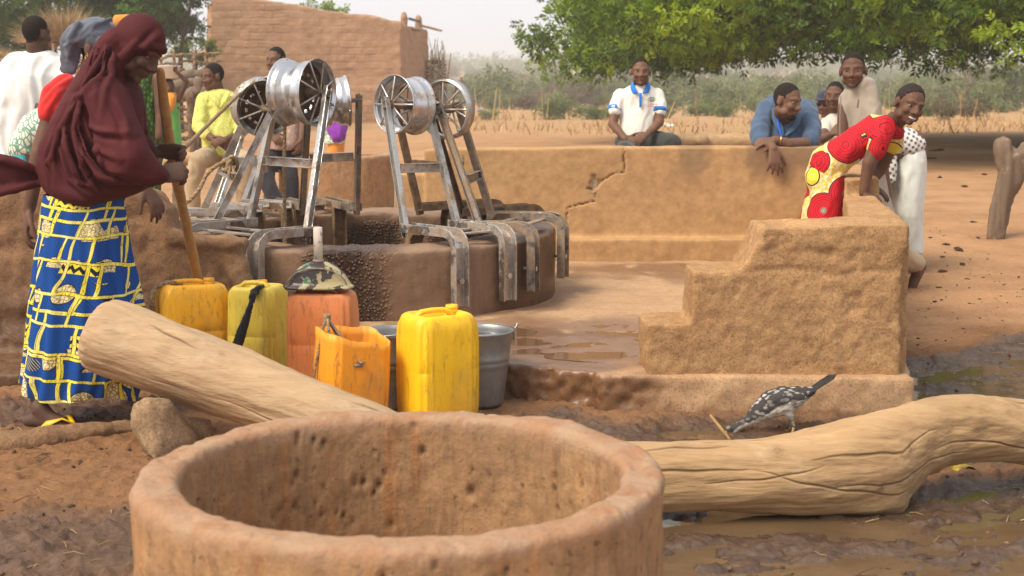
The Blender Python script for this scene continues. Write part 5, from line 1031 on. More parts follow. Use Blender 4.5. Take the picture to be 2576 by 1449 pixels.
# thatched shelter with a heap of straw on its roof
root = empty("straw_shelter", (P(165, 105, 29)[0], 29, gz(-9, 29)), "pole shelter with a heap of straw on top, behind the grey headwrap", "shelter"); q = P(170, 108, 29)
b = MB()
for i in range(9): b.limb([q + V(-0.75, i * 0.16 - 0.6, -0.02), q + V(0, i * 0.16 - 0.6, 0.03), q + V(0.75, i * 0.16 - 0.6, 0.0)], [0.04, 0.045, 0.035], 8)
add("roof_poles", b, m_twig, root)
for e in (-0.65, 0.65):
    b = MB(); b.limb([V(q[0] + e, 28.6, gz(q[0], 28.6) - 0.1), V(q[0] + e + 0.03, 28.6, q[2])], [0.06, 0.045], 8); add("post", b, m_grey, root)
N = 5200; u = rgf.normal(size=(N, 3)); base = q + V(0, -0.1, 0.05) + u * V(0.28, 0.3, 0.14) * 0.9; base[:, 2] = np.maximum(base[:, 2], q[2]); dr = nrm_rows(u * V(0.9, 0.5, 0.4) + V(0.1, 0, 0.55)); ln = rgf.uniform(0.15, 0.62, (N, 1)); w_ = nrm_rows(np.cross(dr, rgf.normal(size=(N, 3)))) * 0.006
tipp = base + dr * ln; v = np.stack([base - w_, base + w_, tipp], 1).reshape(-1, 3); me = bpy.data.meshes.new("straw"); me.from_pydata(v.tolist(), [], [(3 * i, 3 * i + 1, 3 * i + 2) for i in range(N)]); add("straw_heap", me, plain("straw", (0.52, 0.36, 0.19), 0.85, 0.2, 0.35, 9), root, sm=False)
# rounded mud granary at the far left
b = MB(); q = P(10, 120, 27); b.lathe([(0.01, -0.4), (0.62, -0.4), (0.64, 0.6), (0.60, 1.35), (0.52, 1.52), (0.4, 1.57), (0.01, 1.57)], 40, (q[0] - 0.22, 27, 0.25), closed=False); b2 = vox(b, 0.05, 2) if False else b.mesh(); rough(b2, 0.03, 2.4, 3); root = empty("granary", (q[0] - 0.22, 27, 0.2), "squat mud granary under straw at the far left edge", "granary"); add("wall", b2, m_dark_mud, root)
N = 1500; a_ = rgf.uniform(0, 6.28, N); rr = rgf.uniform(0, 0.6, N); base = np.stack([q[0] - 0.22 + rr * np.cos(a_), 27 + rr * np.sin(a_), 1.80 + 0.2 * (1 - rr)], -1); dr = nrm_rows(np.stack([np.cos(a_), np.sin(a_), 0.2 + rgf.normal(size=N) * 0.4], -1)); ln = rgf.uniform(0.1, 0.35, (N, 1)); w_ = nrm_rows(np.cross(dr, rgf.normal(size=(N, 3)))) * 0.007
v = np.stack([base - w_, base + w_, base + dr * ln], 1).reshape(-1, 3); me = bpy.data.meshes.new("straw"); me.from_pydata(v.tolist(), [], [(3 * i, 3 * i + 1, 3 * i + 2) for i in range(N)]); add("straw_cap", me, bpy.data.materials["straw"], root, sm=False)
# ------------------------------------------------------------ people
m_skin = skin("dark_skin", (0.135, 0.068, 0.043)); m_skin2 = skin("brown_skin", (0.165, 0.085, 0.053)); m_skin3 = skin("deep_skin", (0.098, 0.052, 0.035))
m_lip = plain("lip", (0.15, 0.066, 0.053), 0.4, 0.4, 0.1); m_white_eye = plain("eye_white", (0.24, 0.195, 0.165), 0.25, 0.5, 0.03); m_iris = plain("iris", (0.012, 0.008, 0.006), 0.15, 0.6, 0.05); m_teeth = plain("teeth", (0.75, 0.70, 0.64), 0.3, 0.5, 0.04)
k = M("short_hair", 0.95, 0.15); n1 = k.noise(260, 3, 0.6); k.set("Base Color", k.ramp(n1, [(0.3, (0.009, 0.007, 0.006)), (0.7, (0.034, 0.026, 0.022))])); k.bump(n1, 0.8, 0.004); m_hair = k.m
k = M("cornrow_hair", 0.85, 0.25); n1 = k.noise(200, 3, 0.6); k.set("Base Color", k.ramp(n1, [(0.35, (0.010, 0.008, 0.007)), (0.65, (0.038, 0.026, 0.020))])); m_rows = k.m
def frame(fwd, up):
    f = nrm(fwd); u = nrm(np.asarray(up, float) - f * np.dot(up, f)); r_ = np.cross(f, u); return np.stack([r_, f, u], 1)
YOUNG = 1.0
def hloc(x, y, z_): return np.array([x * (1.03 if YOUNG < 1 else 1), y, z_ * (YOUNG if z_ < 0 else 1)])
def head(B, c, Mh, s=1.0, ears=True, smile=False, neck=None):
    B.heads = getattr(B, 'heads', []) + [(np.asarray(c), Mh, s)]
    p = lambda x, y, z_: np.asarray(c) + Mh @ (hloc(x, y, z_) * s)
    bl = lambda x, y, z_, a, b_, c_: B.ball(p(x, y, z_), (a * s, b_ * s, c_ * s), Mh)
    bl(0, -0.012, 0.028, .073, .093, .090); bl(0, .020, -.022, .0585, .068, .086); bl(0, .028, -.072, .044, .050, .040); bl(0, .070, -.098, .021, .018, .016)
    B.tube([p(0, .086, .014), p(0, .098, -.012), p(0, .104, -.028)], [.008 * s, .0095 * s, .013 * s], 10)
    for e in (-1, 1):
        bl(e * .0155, .092, -.034, .012, .012, .009); bl(e * .036, .057, -.026, .025, .027, .025); bl(e * .030, .066, .0125, .0165, .0155, .006)
        B.tube([p(e * .008, .083, .024), p(e * .032, .078, .030), p(e * .052, .060, .022)], [.0075 * s * YOUNG, .008 * s * YOUNG, .006 * s], 8)
        bl(e * .048, .02, -.065, .018, .034, .026)
        if ears: bl(e * .076, -.010, -.008, .0095, .019, .031)
    w = .027 if smile else .020
    B.tube([p(-w, .075, -.0585), p(-.010, .089, -.0545), p(0, .0905, -.0565), p(.010, .089, -.0545), p(w, .075, -.0585)], [.005 * s, .0078 * s, .0075 * s, .0078 * s, .005 * s], 8)
    dz = -.013 if smile else 0; B.tube([p(-w * .9, .073, -.066 + dz * .5), p(0, .087, -.071 + dz), p(w * .9, .073, -.066 + dz * .5)], [.005 * s, .0092 * s, .005 * s], 8)
    if neck is not None: B.tube([p(0, -.022, -.06), np.asarray(neck)], [.052 * s, .058 * s], 14)
def face_bits(root, c, Mh, s=1.0, hair='short', smile=False, beard=False, gaze=(0, 0), lid=1.0):
    p = lambda x, y, z_: np.asarray(c) + Mh @ (hloc(x, y, z_) * s)
    for e in (-1, 1):
        b = MB(); b.ball((0, 0, 0), (.0145 * s, .0055 * s * lid, .0110 * s), None, 26, 18); me = b.mesh(); v = verts(me); loc = np.stack([v[:, 0], v[:, 2], v[:, 1]], 1)
        col = np.hypot(loc[:, 0] - gaze[0] * .004, loc[:, 2] * 0.9); me.flip_normals(); setv(me, (loc @ Mh.T) + p(e * .031, .0690, .003))
        o = add("eye", me, [m_white_eye, m_iris], root)
        for pl in me.polygons: pl.material_index = int(np.mean([col[i] for i in pl.vertices]) < .0066 * s)
    b = MB(); w = .024 if smile else .018
    b.tube([p(-w, .0795, -.0590), p(-.010, .0935, -.0560), p(0, .0945, -.0578), p(.010, .0935, -.0560), p(w, .0795, -.0590)], [.002 * s, .0052 * s, .0048 * s, .0052 * s, .002 * s], 8); dz = -.0135 if smile else 0
    b2 = MB(); b2.tube([p(-w * .9, .0775, -.0655 + dz * .4), p(0, .0915, -.0702 + dz), p(w * .9, .0775, -.0655 + dz * .4)], [.002 * s, .0062 * s, .002 * s], 8)
    add("upper_lip", b, m_lip, root); add("lower_lip", b2, m_lip, root)
    if smile:
        b = MB(); b.tube([p(-.022, .0795, -.0640), p(-.011, .0885, -.0655), p(0, .0915, -.0665), p(.011, .0885, -.0655), p(.022, .0795, -.0640)], [.003 * s, .0062 * s, .0066 * s, .0062 * s, .003 * s], 8); add("teeth", b, m_teeth, root)
    if hair == 'rows':
        b = MB(); b.ball((0, -.012, .028), (.0735, .0930, .0910), None, 48, 36); me = b.mesh(); bm = bmesh.new(); bm.from_mesh(me)
        zl = (lambda y: np.interp(y, [-.11, -.05, -.01, .02, .045, .07], [-.055, -.045, -.01, .030, .072, .096])) if hair != 'high' else (lambda y: np.interp(y, [-.11, -.05, -.01, .03, .05, .07], [-.055, -.045, -.005, .05, .082, .105]))
        bmesh.ops.delete(bm, geom=[f for f in bm.faces if f.calc_center_median().z < zl(f.calc_center_median().y)], context='FACES'); bmesh.ops.solidify(bm, geom=bm.faces[:], thickness=0.006); bm.to_mesh(me); bm.free()
        v = verts(me)
        if hair == 'rows': v = v + norms(me) * (0.0016 * np.sin(np.arctan2(v[:, 0], v[:, 2] + .05) * 44))[:, None]
        setv(me, (v * s) @ Mh.T + np.asarray(c)); add("hair", me, m_rows, root)
    if beard:
        b = MB(); b.ball(p(0, .060, -.092), (.036 * s, .030 * s, .026 * s), Mh); b.tube([p(-.026, .080, -.05), p(0, .092, -.046), p(.026, .080, -.05)], [.004 * s, .0055 * s, .004 * s], 8); me = vox(b, 0.005, 1); add("beard", me, m_hair, root)
def hand(B, w, d, n, t, s=1.0, curl=(.35, .45, .45), spread=.10, thumb=(.75, .65, -.25), tcurl=0.3):
    """w wrist, d pointing along the hand, n back of the hand, t thumb side"""
    d = nrm(d); n = nrm(np.asarray(n, float) - d * np.dot(n, d)); t0 = np.cross(d, n); t = t0 if np.dot(t0, t) > 0 else -t0; w = np.asarray(w, float)
    B.tube([w, w + d * .035 * s, w + d * .075 * s, w + d * .092 * s], [(.025 * s, .017 * s), (.034 * s, .0165 * s), (.041 * s, .0145 * s), (.038 * s, .012 * s)], 14, side=t)
    for i, L in enumerate((.072, .080, .074, .058)):
        k_ = w + d * (.088 - .006 * abs(i - 1)) * s + t * (.030 - .0205 * i) * s; a = 0; q = k_; pts = [k_]; dd = nrm(d + t * spread * (1.2 - i * .8))
        for j, fr in enumerate((.45, .32, .23)):
            a += curl[j] * (1 + .08 * i); q = q + (dd * math.cos(a) - n * math.sin(a)) * L * fr * s; pts.append(q)
        B.limb(pts, [.0098 * s, .0092 * s, .0084 * s, .0072 * s], 9)
    tb = w + d * .022 * s + t * .024 * s; td = nrm(d * thumb[0] + t * thumb[1] + n * thumb[2]); te = nrm(td + d * .3 - n * tcurl - t * .15)
    B.limb([tb, tb + td * .042 * s, tb + td * .042 * s + te * .032 * s, tb + td * .042 * s + te * .056 * s], [.015 * s, .0115 * s, .0100 * s, .0078 * s], 9)
def foot(B, a, toe, s=1.0, up=(0, 0, 1)):
    toe = nrm(toe); u = nrm(np.asarray(up, float) - toe * np.dot(up, toe)); sd_ = np.cross(toe, u); a = np.asarray(a, float); q = lambda f, z_, x=0: a + toe * f * s + u * z_ * s + sd_ * x * s
    B.tube([q(-.045, -.055), q(-.01, -.048), q(.07, -.055), q(.135, -.066), q(.165, -.070)], [(.030 * s, .027 * s), (.033 * s, .034 * s), (.037 * s, .026 * s), (.042 * s, .016 * s), (.038 * s, .012 * s)], 14, side=sd_)
    B.limb([a, q(.03, -.035), q(.10, -.058)], [.036 * s, .034 * s, .026 * s])
    for i in range(5): B.limb([q(.150, -.070, .032 - .0165 * i), q(.200 - .012 * i - (.004 if i == 0 else 0), -.074, .034 - .0172 * i)], [.011 * s, .0125 * s if i == 0 else .0088 * s], 8)
def Lp(B, pts, n=12): B.limb([P(x, y, D) for x, y, D, r_ in pts], [q[3] for q in pts], n)
def rows(B, rw, n=28, tw=0.0):
    rs = []; an = np.arange(n) * 6.28319 / n
    for y, xl, xr, D, hd in rw:
        a, c = P(xl, y, D), P(xr, y, D); m_ = (a + c) / 2; hw = np.linalg.norm(c - a) / 2
        rs.append(np.stack([m_[0] + np.cos(an) * hw, D + np.sin(an) * hd, np.full(n, m_[2])], -1))
    B.rings(rs)
def person(label, x, D, z=None, group=None):
    X = (x - CX) / F_PX * D; return empty("person", (X, D, gz(X, D) if z is None else z), label, "person", group)
def bodymesh(root, B, mat, size=0.007, it=2, name="body"):
    me = vox(B, size, it); v = verts(me); hd = np.zeros(len(v), bool)
    for c, Mh, s in getattr(B, 'heads', []):                             # close-cropped hair sits on the skull
        l = ((v - c) @ Mh) / s; zl = np.interp(l[:, 1], [-.11, -.05, -.02, .012, .026, .05, .075], [-.060, -.050, -.028, -.012, .045, .076, .098]) + 0.002 * np.sin(l[:, 0] * 400)
        hd |= (np.linalg.norm(l - np.array([0, -.01, .03]), axis=1) < .108) & (l[:, 2] > zl) & ((np.abs(l[:, 0]) < .0690) | (l[:, 2] > .028)) & ~((np.hypot(l[:, 1] + .010, (l[:, 2] + .004) * .75) < .024) & (np.abs(l[:, 0]) > .05))
    o = add(name, me, [mat, m_hair], root); idx = np.empty(len(me.loops), np.int32); me.loops.foreach_get("vertex_index", idx); st = np.empty(len(me.polygons), np.int32); me.polygons.foreach_get("loop_start", st)
    me.polygons.foreach_set("material_index", hd[idx[st]].astype(np.int32)); me.update(); return o
def wear(root, B, name, mat, size=0.010, it=3, fold=None, seed=0.0):
    me = vox(B, size, it, 0.6)
    if fold: folds(me, fold[0], fold[1], fold[2], fold[3] if len(fold) > 3 else 0.18, seed)
    return add(name, me, mat, root)

# ---- cloth prints
def wax_print():
    k = M("blue_yellow_wax_print", 0.8, 0.2); uv = k.tc.outputs["UV"]; mp = k.n.new("ShaderNodeMapping"); k.lk(uv, mp.inputs[0]); wob = k.noise(3.2, 2, 0.5, mp.outputs[0], 0, True)
    vm = k.n.new("ShaderNodeMix"); vm.data_type = 'RGBA'; vm.inputs["Factor"].default_value = 0.09; k.lk(mp.outputs[0], vm.inputs["A"]); k.lk(wob, vm.inputs["B"]); vec = vm.outputs["Result"]
    def brick(w, h, m_, off, freq=2, shift=(0, 0, 0)):
        b_ = k.n.new("ShaderNodeTexBrick"); mm = k.n.new("ShaderNodeMapping"); mm.inputs["Location"].default_value = shift; k.lk(vec, mm.inputs[0]); k.lk(mm.outputs[0], b_.inputs["Vector"]); b_.offset = off; b_.offset_frequency = freq
        for n_, v_ in (("Scale", 1.0), ("Brick Width", w), ("Row Height", h), ("Mortar Size", m_), ("Mortar Smooth", 0.0)): b_.inputs[n_].default_value = v_
        b_.inputs["Color1"].default_value = (0, 0, 0, 1); b_.inputs["Color2"].default_value = (1, 1, 1, 1); return b_
    y1, y1o = brick(.112, .105, .0052, .37), brick(.112, .105, .0070, .37)
    y2, y2o = brick(.21, .165, .0056, .61, 2, (.06, .045, 0)), brick(.21, .165, .0074, .61, 2, (.06, .045, 0))
    xy = k.xyz(vec); fine = k.noise(7, 2, 0.5, mp.outputs[0])
    streak = k.ramp(k.math('SINE', k.math('MULTIPLY', k.math('ADD', k.math('MULTIPLY', xy[0], 0.6), k.math('MULTIPLY', xy[1], 1.0)), 620)), [(0.3, 0.75), (0.8, 1)])
    blue = k.mix(1.0, k.mix(fine, (0.005, 0.050, 0.25), (0.008, 0.085, 0.36)), streak, 'MULTIPLY')
    vo = k.n.new("ShaderNodeTexVoronoi"); vo.inputs["Scale"].default_value = 10.5; k.lk(vec, vo.inputs["Vector"]); dist, colr = vo.outputs["Distance"], vo.outputs["Color"]
    pick = k.ramp(k.xyz(colr)[0], [(0.36, 0), (0.37, 1)]); inside = k.ramp(dist, [(0.43, 1), (0.44, 0)]); ino = k.ramp(dist, [(0.46, 1), (0.47, 0)]); half = k.ramp(k.math('SUBTRACT', k.math('FRACT', k.math('MULTIPLY', xy[1], 8.5)), 0.0), [(0.72, 1), (0.73, 0)])
    squig = k.ramp(k.voro(95, vec, 'DISTANCE_TO_EDGE'), [(0.05, 0.0), (0.12, 1)])
    cream = k.mix(squig, (0.28, 0.17, 0.03), (0.72, 0.65, 0.38))
    patch = k.math('MULTIPLY', k.math('MULTIPLY', pick, inside), half); patcho = k.math('MULTIPLY', k.math('MULTIPLY', pick, ino), half)
    c = k.mix(patcho, blue, (0.012, 0.012, 0.02)); c = k.mix(patch, c, cream)
    hp = k.ramp(k.xyz(colr)[1], [(0.80, 0), (0.81, 1)]); hat = k.math('MULTIPLY', k.math('MULTIPLY', hp, k.ramp(dist, [(0.30, 1), (0.31, 0)])), k.math('SUBTRACT', 1.0, pick)); hl = k.ramp(k.math('SINE', k.math('MULTIPLY', k.math('ADD', xy[0], k.math('MULTIPLY', xy[1], 0.7)), 700)), [(0.45, 0.02), (0.55, 0.38)]); c = k.mix(hat, c, hl)
    zig = k.math('PINGPONG', k.math('MULTIPLY', xy[0], 30), 0.5); ch = k.math('FRACT', k.math('ADD', k.math('MULTIPLY', xy[1], 34), zig)); rowm = k.math('FRACT', k.math('MULTIPLY', xy[1], 4.0)); colm = k.math('FRACT', k.math('ADD', k.math('MULTIPLY', xy[0], 3.1), k.math('MULTIPLY', k.math('FLOOR', k.math('MULTIPLY', xy[1], 4.0)), 0.37)))
    zone = k.math('MULTIPLY', k.math('LESS_THAN', rowm, 0.20), k.math('LESS_THAN', colm, 0.42)); chc = k.mix(k.math('GREATER_THAN', ch, 0.5), (0.015, 0.015, 0.02), (0.80, 0.66, 0.05)); c = k.mix(zone, c, chc)
    yel = k.mix(k.ramp(k.math('SINE', k.math('MULTIPLY', k.math('ADD', xy[0], k.math('MULTIPLY', k.noise(60, 2, 0.5, vec), 0.03)), 560)), [(0.78, 0), (0.9, 0.7)]), (0.80, 0.68, 0.07), (0.05, 0.05, 0.03)); yel = k.mix(k.ramp(fine, [(0.45, 0), (0.6, 0.6)]), yel, (0.78, 0.72, 0.30))
    for a, o in ((y2, y2o), (y1, y1o)): c = k.mix(o.outputs["Fac"], c, (0.012, 0.012, 0.02)); c = k.mix(a.outputs["Fac"], c, yel)
    k.set("Base Color", c); k.bump(k.noise(900, 2, 0.5), 0.15, 0.002); return k.m
def circle_print():
    k = M("red_yellow_circle_print", 0.8, 0.2); vec = k.co(scale=(1, 0.75, 1))
    vo = k.n.new("ShaderNodeTexVoronoi"); vo.inputs["Scale"].default_value = 6.5; vo.inputs["Randomness"].default_value = 0.7; k.lk(vec, vo.inputs["Vector"]); d, cl = vo.outputs["Distance"], k.xyz(vo.outputs["Color"])[0]
    ring = lambda f, lo: k.ramp(k.math('SINE', k.math('MULTIPLY', d, f)), [(0.80, 0), (0.93, lo)])
    red = k.mix(ring(72, 1.0), (0.52, 0.012, 0.022), (0.06, 0.008, 0.012)); cen = k.mix(k.ramp(k.math('SINE', k.math('MULTIPLY', d, 170)), [(0.45, 0), (0.55, 1)]), (0.03, 0.025, 0.025), (0.60, 0.55, 0.42)); red = k.mix(k.ramp(d, [(0.115, 1), (0.12, 0)]), red, cen)
    yel = k.mix(ring(60, 0.6), (0.80, 0.62, 0.03), (0.75, 0.66, 0.35)); big = k.math('GREATER_THAN', cl, 0.26)
    disc = k.math('MULTIPLY', big, k.math('LESS_THAN', d, 0.585)); disco = k.math('MULTIPLY', big, k.math('LESS_THAN', d, 0.62)); sm = k.math('SUBTRACT', 1.0, big); yd = k.math('MULTIPLY', sm, k.math('LESS_THAN', d, 0.46)); ydo = k.math('MULTIPLY', sm, k.math('LESS_THAN', d, 0.50))
    cr = k.ramp(k.noise(60, 3, 0.6), [(0.45, (0.72, 0.62, 0.36)), (0.55, (0.66, 0.42, 0.05))])
    c = k.mix(disco, cr, (0.03, 0.02, 0.03)); c = k.mix(ydo, c, (0.03, 0.02, 0.03)); c = k.mix(disc, c, red); c = k.mix(yd, c, yel); k.set("Base Color", c); k.bump(k.noise(700, 2, 0.5), 0.15, 0.002); return k.m
def check_cloth():
    k = M("checked_cloth", 0.85, 0.2); q = k.xyz(k.co(rot=(0, R(-32), 0))); f = lambda a: k.math('GREATER_THAN', k.math('SINE', k.math('MULTIPLY', a, 195)), 0.1); a, b_ = f(q[0]), f(q[2])
    k.set("Base Color", k.mix(k.math('MULTIPLY', a, b_), k.mix(k.math('MULTIPLY', k.math('ADD', a, b_), 0.4), (0.68, 0.64, 0.58), (0.30, 0.29, 0.295)), (0.075, 0.08, 0.11))); return k.m
def pattern_cloth(name, c1, c2, scale, th=0.12, feat='DISTANCE_TO_EDGE'):
    k = M(name, 0.85, 0.2); d = k.voro(scale, k.co(scale=(1, 1, 0.6)), feat); n1 = k.noise(9, 3, 0.5)
    k.set("Base Color", k.mix(k.ramp(d, [(th * 0.6, 1), (th, 0)]), k.mix(n1, c1, tuple(x * 1.35 for x in c1)), c2)); k.bump(k.noise(500, 2, 0.5), 0.15, 0.002); return k.m
m_hijab = cloth("maroon_veil", (0.070, 0.0115, 0.0135), 0.18, 0.78, 0.0, 1400, 0.10, None, 3); m_wax = wax_print(); m_circ = circle_print(); m_check = check_cloth()
m_greyblue = cloth("slate_headwrap", (0.11, 0.125, 0.16)); m_red = cloth("red_shirt", (0.55, 0.022, 0.018)); m_purple = pattern_cloth("purple_print", (0.10, 0.03, 0.22), (0.7, 0.65, 0.7), 45, 0.1); m_whiterobe = cloth("white_robe", (0.74, 0.73, 0.71), 0.08); m_greenp = pattern_cloth("green_leaf_print", (0.085, 0.15, 0.028), (0.035, 0.07, 0.02), 38, 0.22)
m_yshirt = pattern_cloth("lime_yellow_shirt", (0.60, 0.58, 0.17), (0.50, 0.52, 0.13), 60, 0.12); m_khaki = cloth("khaki_trousers", (0.42, 0.31, 0.19)); m_jeans = cloth("dark_jeans", (0.028, 0.027, 0.034)); m_polo = cloth("cream_polo", (0.78, 0.74, 0.66), 0.05); m_blue_trim = cloth("blue_trim", (0.02, 0.17, 0.55)); m_charcoal = cloth("charcoal_trousers", (0.045, 0.047, 0.043), 0.3)
m_bluesh = cloth("blue_shirt", (0.060, 0.098, 0.165), 0.18); m_greyrobe = cloth("taupe_robe", (0.36, 0.31, 0.245), 0.08); m_offw = cloth("offwhite_shirt", (0.55, 0.50, 0.42)); m_whitep = cloth("white_trousers", (0.66, 0.69, 0.64), 0.07); m_patsh = pattern_cloth("grey_print_shirt", (0.36, 0.35, 0.34), (0.42, 0.26, 0.20), 30, 0.3); m_violet = cloth("violet_wrap", (0.19, 0.03, 0.30)); m_turq = cloth("turquoise_cloth", (0.05, 0.33, 0.40)); m_greend = cloth("green_dress", (0.11, 0.36, 0.075)); m_orangesc = cloth("orange_scarf", (0.62, 0.25, 0.035)); m_wpat = pattern_cloth("white_green_print", (0.62, 0.62, 0.52), (0.16, 0.30, 0.22), 40, 0.14)
m_gold = plain("gold", (0.75, 0.5, 0.18), 0.3, 0.5, 0.05, metal=1.0); m_sandal = plain("worn_sole", (0.10, 0.075, 0.05), 0.8, 0.2, 0.3, 30); m_ystrap = plain("yellow_strap", (0.80, 0.47, 0.01), 0.45, 0.4, 0.08); m_navy = cloth("navy_cap", (0.03, 0.035, 0.06)); m_dglass = plain("dark_lens", (0.008, 0.008, 0.009), 0.08, 0.6, 0.05)

# ---- 1 veiled woman with the staff
root = person("veiled woman in a long maroon hijab and blue yellow print skirt gripping a staff", 230, 5.62)
B = MB(); hc = P(347, 122, 5.62); Mh = frame((0.80, -0.22, -0.60), (0.60, 0.0, 0.80)); head(B, hc, Mh, 1.02, False, neck=P(300, 215, 5.68))
B.tube([P(300, 215, 5.68), P(265, 260, 5.68), P(230, 380, 5.68), P(210, 480, 5.66)], [.06, (.15, .1), (.13, .1), (.14, .11)], 16, side=V(0.4, 1, 0))
Lp(B, [(300, 235, 5.80, .055), (335, 372, 5.92, .042), (398, 383, 5.90, .027)]); hand(B, P(396, 382, 5.90), V(1, 0, -0.02), V(0.05, 0.9, 0.5), V(0.3, -0.2, 1), 1.05, (.65, .9, .8), .03, (.95, .25, -.25), 0.0)
Lp(B, [(262, 255, 5.50, .055), (335, 425, 5.42, .042), (402, 446, 5.50, .027)]); hand(B, P(400, 446, 5.50), V(0.65, 0.25, 0.15), V(-0.1, -1, 0.4), V(0.2, 0.1, 1), 1.0, (.7, .9, .8), .03, (.8, .4, -.3))
Lp(B, [(190, 520, 5.60, .09), (150, 800, 5.58, .055), (98, 1005, 5.52, .036)]); foot(B, P(100, 1026, 5.50), V(0.98, -0.18, -0.03), 1.0)
Lp(B, [(230, 520, 5.72, .09), (290, 800, 5.85, .055), (330, 985, 5.98, .036)]); foot(B, P(322, 1008, 5.98), V(0.96, -0.1, -0.2), 1.0)
bodymesh(root, B, m_skin3, 0.0062, 1); face_bits(root, hc, Mh, 1.02, None, gaze=(0, -0.5), lid=0.45)
b = MB(); bx = frame((0.80, -0.22, -0.60), (0.60, 0, 0.80)); pq = lambda x, y, z_: hc + Mh @ (np.array([x, y, z_]) * 1.02)
b.ball(pq(0, -0.016, 0.034), (.086, .103, .100), Mh, 24, 18); b.tube([pq(-.07, .035, .028), pq(-.05, .068, .047), pq(0, .090, .058), pq(.05, .068, .047), pq(.07, .035, .028)], [.015, .015, .015, .015, .015], 10)
b.tube([pq(-.072, .02, .02), pq(-.070, .012, -.03), pq(-.058, .008, -.085), pq(-.01, .005, -.13)], [.022, .024, .026, .03], 12); b.tube([pq(.072, .02, .02), pq(.070, .012, -.03), pq(.058, .008, -.085), pq(.01, .005, -.13)], [.022, .024, .026, .03], 12)
rows(b, [(70, 278, 345, 5.64, .07), (100, 248, 345, 5.65, .10), (140, 225, 333, 5.66, .115), (180, 202, 335, 5.67, .13), (215, 180, 345, 5.67, .16), (258, 155, 354, 5.67, .18), (316, 126, 360, 5.67, .19), (366, 103, 362, 5.66, .19), (400, 97, 370, 5.65, .19), (433, 99, 385, 5.64, .19), (460, 106, 384, 5.63, .185), (480, 118, 362, 5.62, .18), (497, 150, 318, 5.62, .175), (512, 195, 272, 5.62, .15)], 36)
Lp(b, [(268, 245, 5.49, .085), (325, 395, 5.42, .085), (372, 432, 5.45, .060), (398, 440, 5.48, .042)], 14); Lp(b, [(305, 235, 5.80, .085), (330, 345, 5.90, .075), (362, 374, 5.90, .055)], 14)
for ln in ([(240, 110, 5.55), (215, 200, 5.50), (190, 300, 5.46), (205, 420, 5.42), (260, 500, 5.44)], [(270, 100, 5.53), (255, 200, 5.47), (232, 300, 5.44), (255, 400, 5.40), (330, 470, 5.43)], [(200, 240, 5.5), (150, 330, 5.48), (120, 410, 5.48), (150, 475, 5.5)], [(285, 110, 5.535), (282, 180, 5.50), (276, 260, 5.46), (285, 330, 5.42), (340, 385, 5.41)], [(160, 300, 5.49), (165, 380, 5.44), (200, 460, 5.43), (260, 490, 5.45)], [(195, 310, 5.47), (215, 390, 5.41), (270, 455, 5.40), (350, 462, 5.44)], [(265, 120, 5.54), (236, 170, 5.5), (205, 230, 5.5), (170, 275, 5.52)]):
    b.tube([P(*q) for q in ln], [.003] + [.012] * (len(ln) - 2) + [.004], 10)
b.tube([P(150, 440, 5.66), P(115, 448, 5.65), P(80, 445, 5.63), P(40, 440, 5.60), P(0, 440, 5.58), P(-45, 425, 5.56)], [(.035, .03), (.028, .03), (.05, .035), (.075, .04), (.085, .04), (.08, .03)], 16, side=V(0, 0, 1))
b.tube([P(120, 440, 5.62), P(60, 415, 5.56), P(10, 402, 5.54), P(-40, 395, 5.54)], [.014, .016, .018, .015], 10); b.tube([P(120, 455, 5.62), P(60, 470, 5.56), P(0, 485, 5.54)], [.014, .018, .02], 10)
me = vox(b, 0.0066, 2, 0.5); msk = lambda v: smooth(1.50, 1.30, v[:, 2]); folds(me, 0.006, 8, nrm(V(0.55, 0, -1)), 0.10, 3.0, msk)
HL = [[(300, 118), (262, 190), (215, 240), (168, 250)], [(287, 108), (284, 200), (277, 300)], [(262, 125), (230, 190), (192, 250)], [(180, 262), (150, 330), (138, 400), (150, 470)], [(198, 268), (196, 330), (222, 400), (290, 462), (372, 466)], [(228, 312), (280, 328), (356, 334)], [(215, 285), (232, 350), (290, 420), (395, 444)], [(165, 300), (160, 380), (185, 450), (250, 498)], [(130, 330), (112, 400), (128, 468)], [(210, 250), (212, 300), (250, 370), (330, 395)], [(240, 420), (300, 448), (385, 452)], [(330, 150), (318, 190), (335, 222)], [(178, 280), (176, 360), (205, 430), (270, 488)], [(300, 240), (335, 300), (350, 360)], [(392, 80), (368, 108), (345, 136)]]
crease(me, [[P(x, y, 5.5) for x, y in l_] for l_ in HL], 0.014, 0.0125); add("hijab", me, m_hijab, root)
